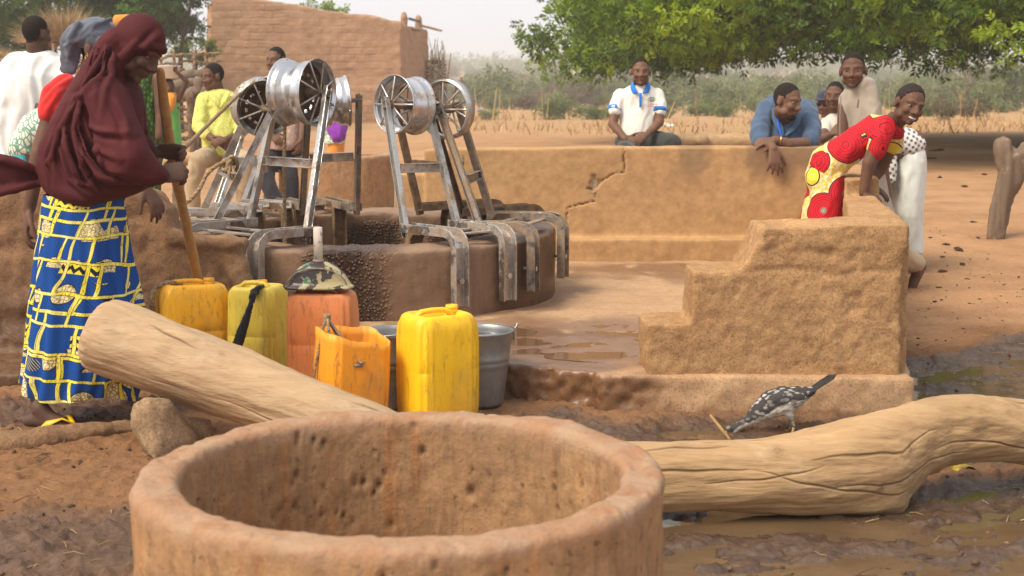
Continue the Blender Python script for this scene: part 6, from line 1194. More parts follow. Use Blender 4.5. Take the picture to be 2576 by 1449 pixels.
# skirt: an open grid with its own cloth coordinates
rw = [(488, 114, 312, .15), (520, 108, 311, .165), (580, 102, 318, .18), (640, 95, 326, .19), (700, 88, 340, .19), (760, 80, 352, .19), (840, 70, 356, .19), (930, 58, 346, .19), (955, 54, 336, .19), (966, 53, 332, .19)]
nr, na = 110, 220; ys = np.linspace(488, 966, nr); an = np.arange(na + 1) / na * 6.28319; vv = np.zeros((nr, na + 1, 3)); uvv = np.zeros((nr, na + 1, 2))
for i, y in enumerate(ys):
    xl, xr, hd = [np.interp(y, [r_[0] for r_ in rw], [r_[j] for r_ in rw]) for j in (1, 2, 3)]; a, c = P(xl, y, 5.64), P(xr, y, 5.64); m_ = (a + c) / 2; hw = (c[0] - a[0]) / 2; f = (y - 488) / 478
    g = 1 + f ** 0.7 * (0.060 * np.sin(an * 6 + 1.0 + f * 1.5) + 0.045 * np.sin(an * 13 + 2.0 - f * 1.2) + 0.022 * np.sin(an * 23 + f * 3)) + 0.012 * np.sin(an * 11 + 3 * f)
    vv[i, :, 0] = m_[0] + np.cos(an) * hw * g; vv[i, :, 1] = 5.64 + np.sin(an) * hd * g; vv[i, :, 2] = m_[2] - (f ** 3) * 0.055 * (np.cos(an) * 0.5 + 0.5) - f ** 4 * 0.02 * np.sin(an * 3 + 1); uvv[i, :, 0] = an * (hw * 0.55 + 0.07); uvv[i, :, 1] = -f * 0.82
idx = np.arange(nr * (na + 1)).reshape(nr, na + 1); q = np.stack([idx[:-1, :-1], idx[1:, :-1], idx[1:, 1:], idx[:-1, 1:]], -1).reshape(-1, 4)
me = bpy.data.meshes.new("skirt"); me.from_pydata(vv.reshape(-1, 3).tolist(), [], q.tolist()); ul = me.uv_layers.new(name="UVMap"); ul.data.foreach_set("uv", uvv.reshape(-1, 2)[q.ravel()].astype(np.float32).ravel()); me.update()
add("print_skirt", me, m_wax, root)
for ax_, ay_, D_, dr in ((100, 1026, 5.50, V(0.98, -0.18, -0.03)), (322, 1008, 5.98, V(0.96, -0.1, -0.2))):
    a = P(ax_, ay_, D_); t = nrm(dr); u = nrm(V(0, 0, 1) - t * t[2]); s_ = np.cross(t, u); b = MB(); pts = [a + t * f - u * 0.088 for f in (-.085, -.04, .03, .10, .17, .215)]; b.tube(pts, [(.030, .009), (.037, .009), (.035, .009), (.044, .009), (.046, .009), (.032, .009)], 18, side=s_); so = add("flip_flop", b, m_sandal, root)
    b = MB(); tp = a + t * .15 - u * .052 + s_ * 0.012
    for e in (-1, 1): b.tube([tp, a + t * .11 - u * .030 + s_ * e * .028, a + t * .055 - u * .050 + s_ * e * .043, a + t * .02 - u * .082 + s_ * e * .042], [(.008, .005), (.0105, .004), (.012, .004), (.010, .004)], 10, side=t)
    b.tube([tp, tp + t * .006 - u * .03], [.006, .005], 8); add("strap", b, m_ystrap, so)

# ---- 2 woman in red with the slate headwrap
root = person("woman in a red shirt and slate grey headwrap standing behind the veiled woman", 215, 6.20)
B = MB(); hc = P(250, 122, 6.25); Mh = frame((0.93, -0.25, -0.12), (0.1, 0, 1)); head(B, hc, Mh, 1.0, True, neck=P(228, 205, 6.27)); B.tube([P(228, 205, 6.27), P(215, 300, 6.28), P(215, 480, 6.28), P(215, 560, 6.28)], [.055, (.12, .08), (.11, .08), (.12, .1)], 16, side=V(1, 0.4, 0))
Lp(B, [(136, 262, 6.08, .038), (98, 388, 6.03, .037), (74, 525, 6.02, .027)]); hand(B, P(75, 525, 6.02), V(-0.22, -0.05, -1), V(-0.9, -0.4, 0.1), V(0.4, -0.9, 0), 1.12, (.25, .45, .5), .14)
Lp(B, [(280, 225, 6.40, .055), (330, 390, 6.60, .040), (366, 470, 6.66, .027)]); hand(B, P(366, 470, 6.66), V(0.5, -0.2, -0.75), V(0.55, -0.4, 0.5), V(-0.3, -0.9, 0), 1.12, (.25, .4, .35), .16)
Lp(B, [(190, 560, 6.25, .09), (190, 800, 6.25, .06), (185, 980, 6.25, .04)]); foot(B, P(185, 985, 6.25), V(0.95, -0.3, 0)); Lp(B, [(240, 560, 6.32, .09), (240, 800, 6.32, .06), (245, 975, 6.34, .04)]); foot(B, P(245, 980, 6.34), V(0.95, -0.3, 0))
bodymesh(root, B, m_skin, 0.0075, 1); face_bits(root, hc, Mh, 1.0, None)
b = MB(); pq = lambda x, y, z_: hc + Mh @ np.array([x, y, z_]); b.ball(pq(0, -.018, .050), (.090, .100, .083), Mh, 24, 18); b.tube([pq(-.07, .05, .03), pq(0, .092, .05), pq(.07, .05, .03)], [.02, .02, .02]); b.tube([pq(0.05, -.075, .06), pq(0.06, -.105, .01), pq(0.05, -.108, -.06), pq(0.05, -.115, -.12)], [(.05, .03), (.05, .02), (.045, .014), (.035, .008)], 14, side=V(1, 0, 0.1)); b.tube([pq(.09, -.06, .09), pq(.085, -.09, .03), pq(.07, -.10, -.05)], [.02, .018, .012])
for e in (0, .03, -.03): b.tube([pq(.085, -.08 + e, .02 + e), pq(.08, 0 + e * .3, .075 + e * .8), pq(.03, .06, .10 + e)], [.010, .012, .010])
wear(root, b, "headwrap", m_greyblue, 0.0075, 2, (0.006, 26, nrm(V(1, 0, 0.6))))
b = MB(); rows(b, [(188, 205, 262, 6.27, .06), (202, 175, 285, 6.26, .08), (222, 150, 300, 6.25, .09), (270, 142, 300, 6.26, .10), (340, 140, 295, 6.28, .11), (420, 130, 300, 6.28, .13), (500, 125, 302, 6.28, .14)]); Lp(b, [(165, 212, 6.16, .050), (136, 240, 6.10, .055), (123, 284, 6.06, .050)])
rs_ = wear(root, b, "red_shirt", m_red, 0.0075, 3); M4 = world_of(root); rs_.data.transform(M4); crease(rs_.data, [[P(x, y, 6.1) for x, y in l_] for l_ in ([(190, 184), (155, 215), (122, 262)], [(186, 205), (158, 235), (132, 284)], [(178, 232), (160, 270), (158, 320)], [(200, 190), (180, 230), (176, 300)])], 0.010, 0.012); rs_.data.transform(M4.inverted())
b = MB(); rows(b, [(480, 128, 304, 6.30, .14), (560, 122, 306, 6.30, .16), (700, 118, 305, 6.30, .18), (900, 105, 315, 6.30, .2), (975, 100, 320, 6.30, .2)]); wear(root, b, "purple_skirt", m_purple, 0.012, 3, (0.014, 10, V(0, 0, 1)))
for z_ in (-.030, -.042): b = MB(); an = np.linspace(0, 6.28, 14); b.tube([pq(.078 + .004 * math.cos(a_), -.012 + .008 * math.cos(a_), z_ + .008 * math.sin(a_)) for a_ in an], [.002] * 14, 6); add("earring", b, m_gold, root)

# ---- 3 man in the white robe, seen from behind
root = person("man in a loose white robe seen from behind at the left edge", 85, 9.6)
B = MB(); hc = P(92, 86, 9.6); Mh = frame((0.45, 0.88, -0.05), (0, 0, 1)); head(B, hc, Mh, 1.05, neck=P(92, 142, 9.6)); B.tube([P(92, 142, 9.6), P(85, 180, 9.6), P(80, 300, 9.6), P(80, 400, 9.6)], [.06, (.17, .1), (.15, .1), (.15, .12)], 14, side=V(1, 0, 0)); Lp(B, [(150, 190, 9.6, .05), (150, 260, 9.5, .04), (125, 285, 9.42, .03)]); hand(B, P(128, 283, 9.42), V(-0.9, 0, 0.2), V(0, -1, 0), V(0, 0, 1), 1, (.5, .6, .6)); Lp(B, [(60, 400, 9.6, .08), (60, 620, 9.6, .05), (60, 690, 9.6, .04)]); Lp(B, [(110, 400, 9.6, .08), (110, 620, 9.6, .05), (110, 690, 9.6, .04)]); foot(B, P(60, 692, 9.6), V(0.3, 0.9, 0)); foot(B, P(110, 692, 9.6), V(0.3, 0.9, 0))
bodymesh(root, B, m_skin3, 0.010, 1); face_bits(root, hc, Mh, 1.05)
b = MB(); rows(b, [(129, 62, 122, 9.6, .06), (140, 25, 148, 9.6, .10), (160, -2, 163, 9.6, .13), (190, -14, 171, 9.58, .15), (250, -20, 164, 9.58, .17), (320, -25, 150, 9.58, .18), (400, -30, 140, 9.58, .19), (520, -35, 140, 9.58, .2), (640, -40, 145, 9.58, .21)], 36); Lp(b, [(140, 170, 9.58, .08), (168, 235, 9.55, .095), (160, 280, 9.5, .08)]); wear(root, b, "white_robe", m_whiterobe, 0.012, 3, (0.030, 9, V(0, 0, 1), 0.12))

# ---- 4 stooping person with turquoise cloth
root = person("person stooping in a white green print top and turquoise wrap, mostly hidden", 70, 8.4)
B = MB(); hc = P(235, 300, 8.5); Mh = frame((0.8, 0.1, -0.6), (0.6, 0, 0.8)); head(B, hc, Mh, 1.0, neck=P(200, 300, 8.5)); B.tube([P(200, 300, 8.5), P(160, 305, 8.45), P(85, 370, 8.4)], [.06, (.13, .1), (.13, .12)], 14, side=V(0, 1, 0)); Lp(B, [(75, 390, 8.35, .09), (85, 550, 8.35, .06), (80, 740, 8.35, .04)]); Lp(B, [(75, 390, 8.5, .09), (60, 550, 8.5, .06), (55, 740, 8.5, .04)]); foot(B, P(80, 742, 8.35), V(1, 0, 0)); foot(B, P(55, 742, 8.5), V(1, 0, 0)); Lp(B, [(170, 320, 8.35, .045), (180, 420, 8.3, .035), (185, 500, 8.3, .027)]); bodymesh(root, B, m_skin, 0.011, 1); face_bits(root, hc, Mh)
b = MB(); b.tube([P(190, 300, 8.48), P(140, 305, 8.42), P(100, 330, 8.4), P(72, 372, 8.4)], [(.11, .09), (.16, .12), (.165, .12), (.16, .11)], 18, side=V(0, 1, 0)); wear(root, b, "print_top", m_wpat, 0.012, 3, (0.010, 14, V(1, 0, -0.4)))
b = MB(); rows(b, [(352, 42, 112, 8.42, .13), (385, 36, 112, 8.42, .16), (450, 38, 112, 8.42, .17), (600, 35, 115, 8.42, .18), (710, 30, 120, 8.42, .18)]); wear(root, b, "turquoise_wrap", m_turq, 0.013, 3, (0.014, 12, V(0, 0, 1)))

# ---- 5 person in the green print robe
root = person("person in a green leaf print robe and orange cap behind the veiled woman", 335, 10.0)
B = MB(); hc = P(318, 82, 10.0); Mh = frame((0.5, -0.8, -0.1), (0, 0, 1)); head(B, hc, Mh, 1.05, neck=P(320, 140, 10.0)); B.tube([P(320, 140, 10), P(330, 190, 10), P(335, 380, 10)], [.06, (.16, .1), (.15, .1)], 14, side=V(1, 0, 0)); Lp(B, [(315, 400, 10, .08), (318, 560, 10, .05), (318, 640, 10, .04)]); Lp(B, [(360, 400, 10, .08), (362, 560, 10, .05), (362, 640, 10, .04)]); foot(B, P(318, 642, 10), V(0.5, -0.8, 0)); foot(B, P(362, 642, 10), V(0.5, -0.8, 0)); Lp(B, [(395, 200, 9.95, .05), (405, 290, 9.9, .04), (400, 345, 9.85, .03)]); bodymesh(root, B, m_skin, 0.011, 1); face_bits(root, hc, Mh, 1.05)
b = MB(); rows(b, [(132, 292, 345, 10, .06), (148, 270, 378, 10, .1), (180, 255, 402, 10, .14), (240, 250, 412, 10, .17), (320, 250, 414, 10, .18), (400, 252, 408, 10, .19), (480, 250, 404, 10, .19), (560, 248, 402, 10, .19)]); wear(root, b, "green_robe", m_greenp, 0.013, 3, (0.022, 9, V(0, 0, 1)))
b = MB(); b.lathe([(0.02, 0.085), (0.085, 0.08), (0.098, 0.06), (0.098, 0.0), (0.09, 0.0), (0.088, 0.055)], 32, hc + V(0.01, 0, 0.038)); add("orange_cap", b, m_orangesc, root)

# ---- 6 girl carrying the basin
root = person("girl in green dress and orange scarf steadying a white basin on her head", 430, 19.0)
B = MB(); hc = P(425, 218, 19); Mh = frame((0.25, -0.95, -0.05), (0, 0, 1)); head(B, hc, Mh, 0.92, neck=P(426, 246, 19)); B.tube([P(426, 246, 19), P(428, 270, 19), P(430, 320, 19)], [.05, (.12, .08), (.11, .08)], 12, side=V(1, 0, 0)); Lp(B, [(448, 252, 19, .042), (470, 205, 18.95, .034), (444, 180, 18.9, .025)]); hand(B, P(444, 180, 18.9), V(-0.6, 0, 0.7), V(0, -1, 0), V(0.5, 0, 0.7)); Lp(B, [(410, 252, 19, .042), (404, 300, 19, .034), (410, 335, 19, .025)]); Lp(B, [(422, 320, 19, .06), (424, 380, 19, .04), (424, 425, 19, .03)]); Lp(B, [(440, 320, 19, .06), (448, 380, 19, .04), (455, 425, 19, .03)]); foot(B, P(424, 428, 19), V(0.4, -0.9, 0), .85); foot(B, P(455, 428, 19), V(0.4, -0.9, 0), .85); bodymesh(root, B, m_skin3, 0.012, 1); face_bits(root, hc, Mh, 0.92)
b = MB(); rows(b, [(250, 412, 446, 19, .08), (280, 408, 450, 19, .11), (320, 404, 454, 19, .13), (360, 402, 456, 19, .14), (395, 402, 456, 19, .14)]); wear(root, b, "green_dress", m_greend, 0.014, 2, (0.015, 9, V(0, 0, 1)))
b = MB(); rows(b, [(232, 416, 442, 19, .075), (245, 410, 446, 18.97, .10), (268, 415, 440, 18.93, .09), (282, 420, 434, 18.92, .05)]); wear(root, b, "orange_scarf", m_orangesc, 0.012, 2, (0.012, 14, V(0, 0, 1)))
q = P(423, 197, 19); b = MB(); b.lathe([(0.001, 0.0), (0.125, 0.0), (0.155, 0.15), (0.172, 0.155), (0.172, 0.165), (0.150, 0.160), (0.12, 0.012), (0.001, 0.012)], 40, (0, 0, 0)); tag(add("basin", b, plain("white_plastic", (0.78, 0.78, 0.76), 0.35, 0.4, 0.04), origin=(0, 0, 0)), "white plastic basin balanced on the girl's head", "basin").location = Vector(q)

# ---- 7 man in the lime shirt on the log bench
root = person("man in lime yellow shirt and khaki trousers sitting on the log bench", 550, 12.75)
B = MB(); hc = P(536, 193, 12.75); Mh = frame((-0.78, -0.60, -0.10), (0, 0, 1)); head(B, hc, Mh, 1.04, neck=P(548, 235, 12.78)); B.tube([P(548, 235, 12.78), P(552, 265, 12.8), P(560, 380, 12.85)], [.06, (.16, .1), (.15, .11)], 14, side=V(1, 0, 0))
Lp(B, [(512, 255, 12.72, .05), (504, 330, 12.6, .042), (548, 356, 12.45, .028)]); hand(B, P(546, 355, 12.45), V(0.8, -0.2, -0.35), V(0, -0.9, 0.4), V(0, -0.3, 1), 1, (.5, .6, .5)); Lp(B, [(596, 255, 12.72, .05), (606, 335, 12.6, .042), (566, 352, 12.42, .028)]); hand(B, P(568, 352, 12.40), V(-0.85, -0.2, -0.2), V(0, -0.9, 0.4), V(0, -0.3, 1), 1, (.5, .6, .5))
Lp(B, [(540, 390, 12.8, .075), (500, 402, 12.35, .06), (488, 520, 12.4, .038)]); foot(B, P(486, 560, 12.4), V(-0.5, -0.85, 0)); Lp(B, [(580, 390, 12.8, .075), (614, 405, 12.35, .06), (607, 530, 12.45, .038)]); foot(B, P(607, 560, 12.45), V(0.1, -1, 0)); bodymesh(root, B, m_skin, 0.0085, 1); face_bits(root, hc, Mh, 1.04)
b = MB(); rows(b, [(224, 524, 574, 12.78, .07), (236, 504, 594, 12.78, .10), (265, 496, 606, 12.78, .125), (310, 502, 606, 12.76, .13), (350, 506, 606, 12.74, .14), (384, 508, 612, 12.74, .16), (392, 512, 612, 12.74, .15)]); Lp(b, [(512, 250, 12.72, .062), (500, 318, 12.62, .064), (518, 340, 12.54, .05)]); Lp(b, [(596, 250, 12.72, .062), (608, 325, 12.62, .062), (598, 343, 12.53, .05)]); wear(root, b, "yellow_shirt", m_yshirt, 0.011, 2, (0.014, 11, V(0.2, 0, 1)))
b = MB(); b.tube([P(530, 236, 12.66), P(546, 256, 12.62), P(552, 270, 12.63)], [(.022, .008), (.026, .008), (.010, .006)], 10, side=V(1, 0, -0.5)); b.tube([P(574, 232, 12.68), P(564, 252, 12.63), P(554, 270, 12.63)], [(.022, .008), (.026, .008), (.010, .006)], 10, side=V(1, 0, 0.5)); add("collar", b, m_yshirt, root)
b = MB(); Lp(b, [(545, 388, 12.82, .10), (500, 402, 12.36, .082), (487, 450, 12.36, .072), (484, 552, 12.4, .060)], 16); Lp(b, [(582, 388, 12.82, .10), (616, 405, 12.36, .082), (612, 460, 12.36, .072), (608, 552, 12.45, .060)], 16); b.ball(P(562, 388, 12.86), (.17, .14, .1)); wear(root, b, "khaki_trousers", m_khaki, 0.012, 2, (0.012, 12, V(0, 0, 1)))

# ---- 8 man in dark jeans behind the wheels
root = person("man in grey print shirt and dark jeans perched behind the tallest wheel", 710, 12.6)
B = MB(); hc = P(694, 152, 12.6); Mh = frame((-0.42, -0.9, -0.02), (0, 0, 1)); head(B, hc, Mh, 1.03, neck=P(702, 196, 12.62)); B.tube([P(702, 196, 12.62), P(705, 230, 12.62), P(712, 380, 12.65)], [.06, (.16, .1), (.15, .11)], 14, side=V(1, 0, 0)); Lp(B, [(660, 215, 12.6, .05), (655, 290, 12.5, .042), (680, 335, 12.4, .028)]); hand(B, P(680, 335, 12.4), V(0.6, -0.3, -0.5), V(0, -0.9, 0.4), V(0, 0, 1)); Lp(B, [(748, 215, 12.6, .05), (765, 290, 12.55, .042), (758, 350, 12.45, .028)]); hand(B, P(758, 352, 12.45), V(-0.2, -0.2, -1), V(0.8, -0.4, 0), V(0, -1, 0)); Lp(B, [(720, 390, 12.6, .08), (735, 450, 12.5, .06), (733, 520, 12.5, .04)]); foot(B, P(735, 545, 12.5), V(0.4, -0.9, 0)); Lp(B, [(700, 390, 12.6, .08), (662, 430, 12.4, .06), (702, 515, 12.35, .04)]); foot(B, P(712, 530, 12.35), V(0.7, -0.7, -0.2)); bodymesh(root, B, m_skin2, 0.009, 1); face_bits(root, hc, Mh, 1.03)
b = MB(); rows(b, [(187, 678, 728, 12.62, .07), (200, 655, 752, 12.62, .1), (240, 650, 765, 12.62, .13), (310, 662, 765, 12.6, .14), (360, 664, 766, 12.58, .16), (376, 668, 764, 12.58, .16)]); Lp(b, [(660, 215, 12.6, .062), (652, 285, 12.52, .058)]); Lp(b, [(750, 215, 12.6, .062), (768, 285, 12.56, .058)]); wear(root, b, "print_shirt", m_patsh, 0.012, 2, (0.014, 10, V(0, 0, 1)))
b = MB(); Lp(b, [(725, 380, 12.62, .11), (735, 450, 12.5, .082), (734, 538, 12.5, .066)], 14); Lp(b, [(700, 380, 12.62, .11), (660, 432, 12.42, .082), (682, 480, 12.36, .07), (706, 520, 12.34, .062)], 14); b.ball(P(712, 380, 12.64), (.18, .14, .1)); wear(root, b, "jeans", m_jeans, 0.012, 2, (0.012, 12, V(0, 0, 1)))

# ---- 9 child in violet
root = person("small child in a violet wrap and yellow skirt far behind the wheels", 845, 18.0)
B = MB(); hc = P(845, 262, 18); Mh = frame((0.1, -1, 0), (0, 0, 1)); head(B, hc, Mh, 0.85, neck=P(845, 285, 18)); B.tube([P(845, 285, 18), P(845, 310, 18), P(845, 360, 18)], [.045, (.11, .08), (.11, .09)], 12, side=V(1, 0, 0)); Lp(B, [(834, 370, 18, .05), (834, 440, 18, .03)]); Lp(B, [(856, 370, 18, .05), (856, 440, 18, .03)]); foot(B, P(834, 430, 18), V(0, -1, 0), .8); foot(B, P(856, 430, 18), V(0, -1, 0), .8); bodymesh(root, B, m_skin, 0.013, 1); face_bits(root, hc, Mh, 0.85)
b = MB(); rows(b, [(285, 830, 860, 18, .08), (300, 818, 872, 18, .11), (330, 822, 872, 17.95, .13), (345, 832, 868, 17.92, .12), (356, 840, 860, 17.9, .07)]); wear(root, b, "violet_wrap", m_violet, 0.013, 2, (0.03, 9, V(0, 0, 1)))
b = MB(); rows(b, [(330, 818, 870, 18, .12), (362, 815, 868, 18, .13)]); wear(root, b, "print_skirt", m_wpat, 0.014, 1); b = MB(); rows(b, [(356, 826, 866, 18, .11), (400, 824, 868, 18, .12)]); wear(root, b, "yellow_skirt", m_orangesc, 0.014, 1, (0.01, 12, V(0, 0, 1)))
YOUNG = 0.90
# ---- 10 boy in the polo shirt
root = person("boy in a white polo shirt with blue collar sitting behind the ochre wall", 1610, 11.6)
B = MB(); hc = P(1611, 181, 11.55); Mh = frame((0.03, -1, -0.03), (0, 0, 1)); head(B, hc, Mh, 1.0, neck=P(1612, 228, 11.6)); B.tube([P(1612, 228, 11.6), P(1608, 250, 11.62), P(1600, 350, 11.65)], [.055, (.14, .09), (.13, .1)], 14, side=V(1, 0, 0))
Lp(B, [(1556, 245, 11.58, .047), (1541, 312, 11.5, .038), (1573, 350, 11.38, .027)]); hand(B, P(1572, 349, 11.38), V(0.8, -0.2, -0.3), V(0.1, -0.9, 0.4), V(0, -0.3, 1), 1, (.35, .4, .4), .12)
Lp(B, [(1656, 245, 11.58, .047), (1659, 308, 11.5, .038), (1626, 340, 11.36, .027)]); hand(B, P(1628, 338, 11.36), V(-0.8, -0.2, -0.45), V(0, -0.9, 0.4), V(0, -0.4, 1), 1, (.35, .4, .4), .16)
Lp(B, [(1585, 375, 11.65, .08), (1570, 395, 11.25, .06), (1575, 520, 11.3, .04)]); Lp(B, [(1620, 375, 11.65, .08), (1690, 378, 11.45, .06), (1680, 520, 11.45, .04)]); foot(B, P(1575, 545, 11.3), V(0, -1, 0)); foot(B, P(1680, 545, 11.45), V(0.3, -1, 0)); bodymesh(root, B, m_skin2, 0.0075, 1); face_bits(root, hc, Mh, 1.0)
b = MB(); rows(b, [(213, 1592, 1634, 11.6, .065), (224, 1562, 1650, 11.6, .085), (240, 1548, 1660, 11.6, .10), (275, 1552, 1655, 11.6, .11), (310, 1558, 1648, 11.58, .115), (335, 1553, 1650, 11.58, .125), (342, 1550, 1650, 11.58, .125)]); Lp(b, [(1560, 238, 11.59, .055), (1549, 262, 11.56, .058), (1547, 277, 11.53, .055)]); Lp(b, [(1653, 238, 11.59, .055), (1660, 262, 11.56, .056), (1660, 279, 11.53, .053)]); wear(root, b, "polo_shirt", m_polo, 0.009, 3, (0.008, 13, V(0.2, 0, 1)))
for q in ([(1547, 270, 11.545), (1546, 279, 11.53)], [(1660, 272, 11.54), (1660, 281, 11.53)]): b = MB(); b.tube([P(*q[0]), P(*q[1])], [.0575, .0555], 20, round_=False); add("sleeve_cuff", b, m_blue_trim, root)
b = MB(); b.tube([P(1592, 207, 11.60), P(1590, 217, 11.53), P(1595, 228, 11.50), P(1603, 234, 11.49)], [(.016, .006), (.022, .006), (.022, .006), (.008, .005)], 12, side=V(0.8, 0, 1)); b.tube([P(1631, 207, 11.60), P(1632, 217, 11.53), P(1627, 228, 11.50), P(1618, 234, 11.49)], [(.016, .006), (.022, .006), (.022, .006), (.008, .005)], 12, side=V(-0.8, 0, 1)); add("collar", b, m_blue_trim, root)
b = MB(); b.tube([P(1611, 235, 11.487), P(1611, 268, 11.474)], [(.012, .006), (.009, .006)], 10, side=V(1, 0, 0)); add("placket", b, m_blue_trim, root)
m_gr = plain("emblem_green", (0.03, 0.14, 0.10), 0.8, 0.1, 0.05); m_rd = plain("emblem_red", (0.60, 0.08, 0.07), 0.8, 0.1, 0.05); b = MB(); an = np.linspace(0, 6.28, 20)
for x, w_ in ((1640, .026),): b.tube([P(x, 250, 11.478) + V(w_ * math.cos(a_), 0.002 * math.cos(a_), .016 * math.sin(a_)) for a_ in an], [.0025] * 20, 6)
b.tube([P(1637, 244, 11.474), P(1637, 254, 11.474)], [.003, .003], 6); b.tube([P(1640, 248, 11.474), P(1640, 254, 11.474)], [.003, .003], 6); b.tube([P(1644, 246, 11.474), P(1643, 254, 11.474)], [.003, .003], 6); add("chest_emblem", b, m_gr, root)
b = MB()
for y, xs in ((262, (1631, 1635, 1638, 1642, 1646, 1650)), (267, (1630, 1634, 1639, 1643, 1647, 1651))):
    for x in xs: b.tube([P(x, y, 11.474), P(x + 2.2, y + 0.4, 11.475)], [.0028, .0028], 6)
add("chest_lettering", b, m_rd, root)
b = MB(); Lp(b, [(1588, 362, 11.66, .10), (1572, 382, 11.28, .08), (1576, 530, 11.3, .06)], 14); Lp(b, [(1620, 356, 11.62, .105), (1688, 362, 11.40, .085), (1682, 530, 11.45, .06)], 14); b.ball(P(1598, 358, 11.66), (.175, .14, .10)); wear(root, b, "dark_trousers", m_charcoal, 0.011, 2, (0.010, 12, V(0.6, 0, 0.4)))

YOUNG = 1.0
# ---- 11 man in blue leaning on the wall
root = person("bearded man in a blue shirt leaning his crossed arms on the ochre wall", 1975, 10.35)
B = MB(); hc = P(1980, 254, 10.00); Mh = frame((0.72, -0.66, -0.22), (0.12, 0, 1)); head(B, hc, Mh, 1.08, neck=P(1972, 298, 10.14)); B.tube([P(1972, 298, 10.14), P(1972, 320, 10.28), P(1975, 400, 10.45)], [.065, (.15, .08), (.14, .1)], 14, side=V(1, 0, 0))
Lp(B, [(2040, 300, 10.25, .058), (2046, 362, 10.0, .050), (1985, 362, 9.86, .040), (1948, 352, 9.84, .031)]); hand(B, P(1950, 352, 9.84), V(-0.95, -0.15, -0.1), V(0, -0.5, 0.85), V(0, -1, 0.1), 1.05, (.25, .35, .35), .12)
Lp(B, [(1915, 300, 10.25, .058), (1908, 362, 9.98, .050), (1938, 365, 9.80, .036), (1945, 374, 9.76, .031)]); hand(B, P(1944, 374, 9.755), V(0.12, -0.25, -0.95), V(0.1, -0.95, 0.2), V(1, 0, 0), 1.15, (.15, .3, .35), .22)
Lp(B, [(1945, 420, 10.45, .09), (1945, 560, 10.4, .06), (1945, 640, 10.45, .04)]); Lp(B, [(2005, 420, 10.45, .09), (2005, 560, 10.4, .06), (2005, 640, 10.45, .04)]); foot(B, P(1945, 625, 10.45), V(0, -1, 0)); foot(B, P(2005, 625, 10.45), V(0, -1, 0)); bodymesh(root, B, m_skin2, 0.0075, 1); face_bits(root, hc, Mh, 1.08, beard=True)
b = MB(); rows(b, [(240, 1940, 2010, 10.36, .06), (252, 1922, 2028, 10.33, .10), (285, 1910, 2042, 10.27, .12), (320, 1908, 2044, 10.21, .14), (350, 1910, 2044, 10.17, .15), (390, 1905, 2045, 10.25, .16), (420, 1908, 2040, 10.35, .16)]); Lp(b, [(1926, 275, 10.24, .072), (1910, 335, 10.05, .075), (1914, 357, 9.97, .060)]); Lp(b, [(2030, 275, 10.24, .072), (2044, 335, 10.05, .075), (2040, 355, 9.98, .062)]); wear(root, b, "blue_shirt", m_bluesh, 0.009, 3, (0.014, 10, V(0.2, 0, 1)))
b = MB()
for pts in ([(1946, 272, 10.13), (1950, 296, 10.075), (1962, 322, 10.04), (1970, 340, 10.015)], [(2010, 296, 10.10), (2004, 312, 10.06), (1990, 328, 10.03), (1976, 341, 10.01)]): b.tube([P(*q) for q in pts], [(.014, .005), (.024, .006), (.024, .006), (.008, .005)], 12, side=V(1, 0, 0.5))
add("collar", b, m_bluesh, root); b = MB(); b.tube([P(1957, 292, 10.07), P(1958, 310, 10.04), P(1964, 335, 10.01), P(1968, 350, 9.995)], [(.009, .003)] * 4, 8, side=V(1, 0, 0)); add("lanyard", b, plain("lanyard_blue", (0.01, 0.10, 0.55), 0.5, 0.3, 0.05), root)
b = MB(); rows(b, [(395, 1905, 2045, 10.42, .15), (440, 1908, 2042, 10.45, .15), (620, 1920, 2030, 10.43, .10)]); wear(root, b, "blue_trousers", m_bluesh, 0.014, 2)
b = MB(); an = np.linspace(0, 6.28, 18); wq = P(1962, 353, 9.845); b.tube([wq + V(.004 * math.sin(a_), .034 * math.cos(a_), .034 * math.sin(a_)) for a_ in an], [.004] * 18, 6); add("bracelet", b, m_gold, root)

# ---- 12 man with the cap, 13 boy in front of him
root = person("man in a dark flat cap and sunglasses between the blue shirt and boys", 2074, 12.6)
B = MB(); hc = P(2080, 260, 12.6); Mh = frame((-0.62, -0.78, -0.1), (0, 0, 1)); head(B, hc, Mh, 1.05, neck=P(2092, 305, 12.65)); B.tube([P(2092, 305, 12.65), P(2100, 330, 12.7), P(2105, 420, 12.7)], [.06, (.17, .1), (.15, .11)], 14, side=V(1, 0, 0)); Lp(B, [(2065, 330, 12.6, .05), (2060, 400, 12.5, .04), (2085, 430, 12.4, .03)]); Lp(B, [(2095, 430, 12.7, .09), (2095, 560, 12.6, .05)]); Lp(B, [(2125, 430, 12.7, .09), (2125, 560, 12.6, .05)]); bodymesh(root, B, m_skin2, 0.009, 1); face_bits(root, hc, Mh, 1.05)
pq = lambda x, y, z_: hc + Mh @ (np.array([x, y, z_]) * 1.05); b = MB(); b.ball(pq(0, -.005, .062), (.088, .112, .058), Mh, 24, 16); b.tube([pq(-.05, .085, .045), pq(0, .115, .042), pq(.05, .085, .045)], [(.030, .008)] * 3, 12, side=Mh @ V(0, 1, -0.2)); wear(root, b, "flat_cap", m_navy, 0.008, 2)
b = MB()
for e in (-1, 1): b.ball(pq(e * .032, .084, .002), (.025, .008, .019), Mh); b.tube([pq(e * .055, .075, .008), pq(e * .078, .0, .006)], [.003, .003], 6)
b.tube([pq(-.012, .094, .006), pq(.012, .094, .006)], [.003, .003], 6); add("sunglasses", b, m_dglass, root)
b = MB(); rows(b, [(298, 2075, 2110, 12.65, .07), (312, 2058, 2150, 12.65, .11), (360, 2052, 2155, 12.65, .14), (430, 2060, 2155, 12.65, .15)]); wear(root, b, "shirt", m_offw, 0.012, 2, (0.012, 11, V(0, 0, 1)))
YOUNG = 0.88
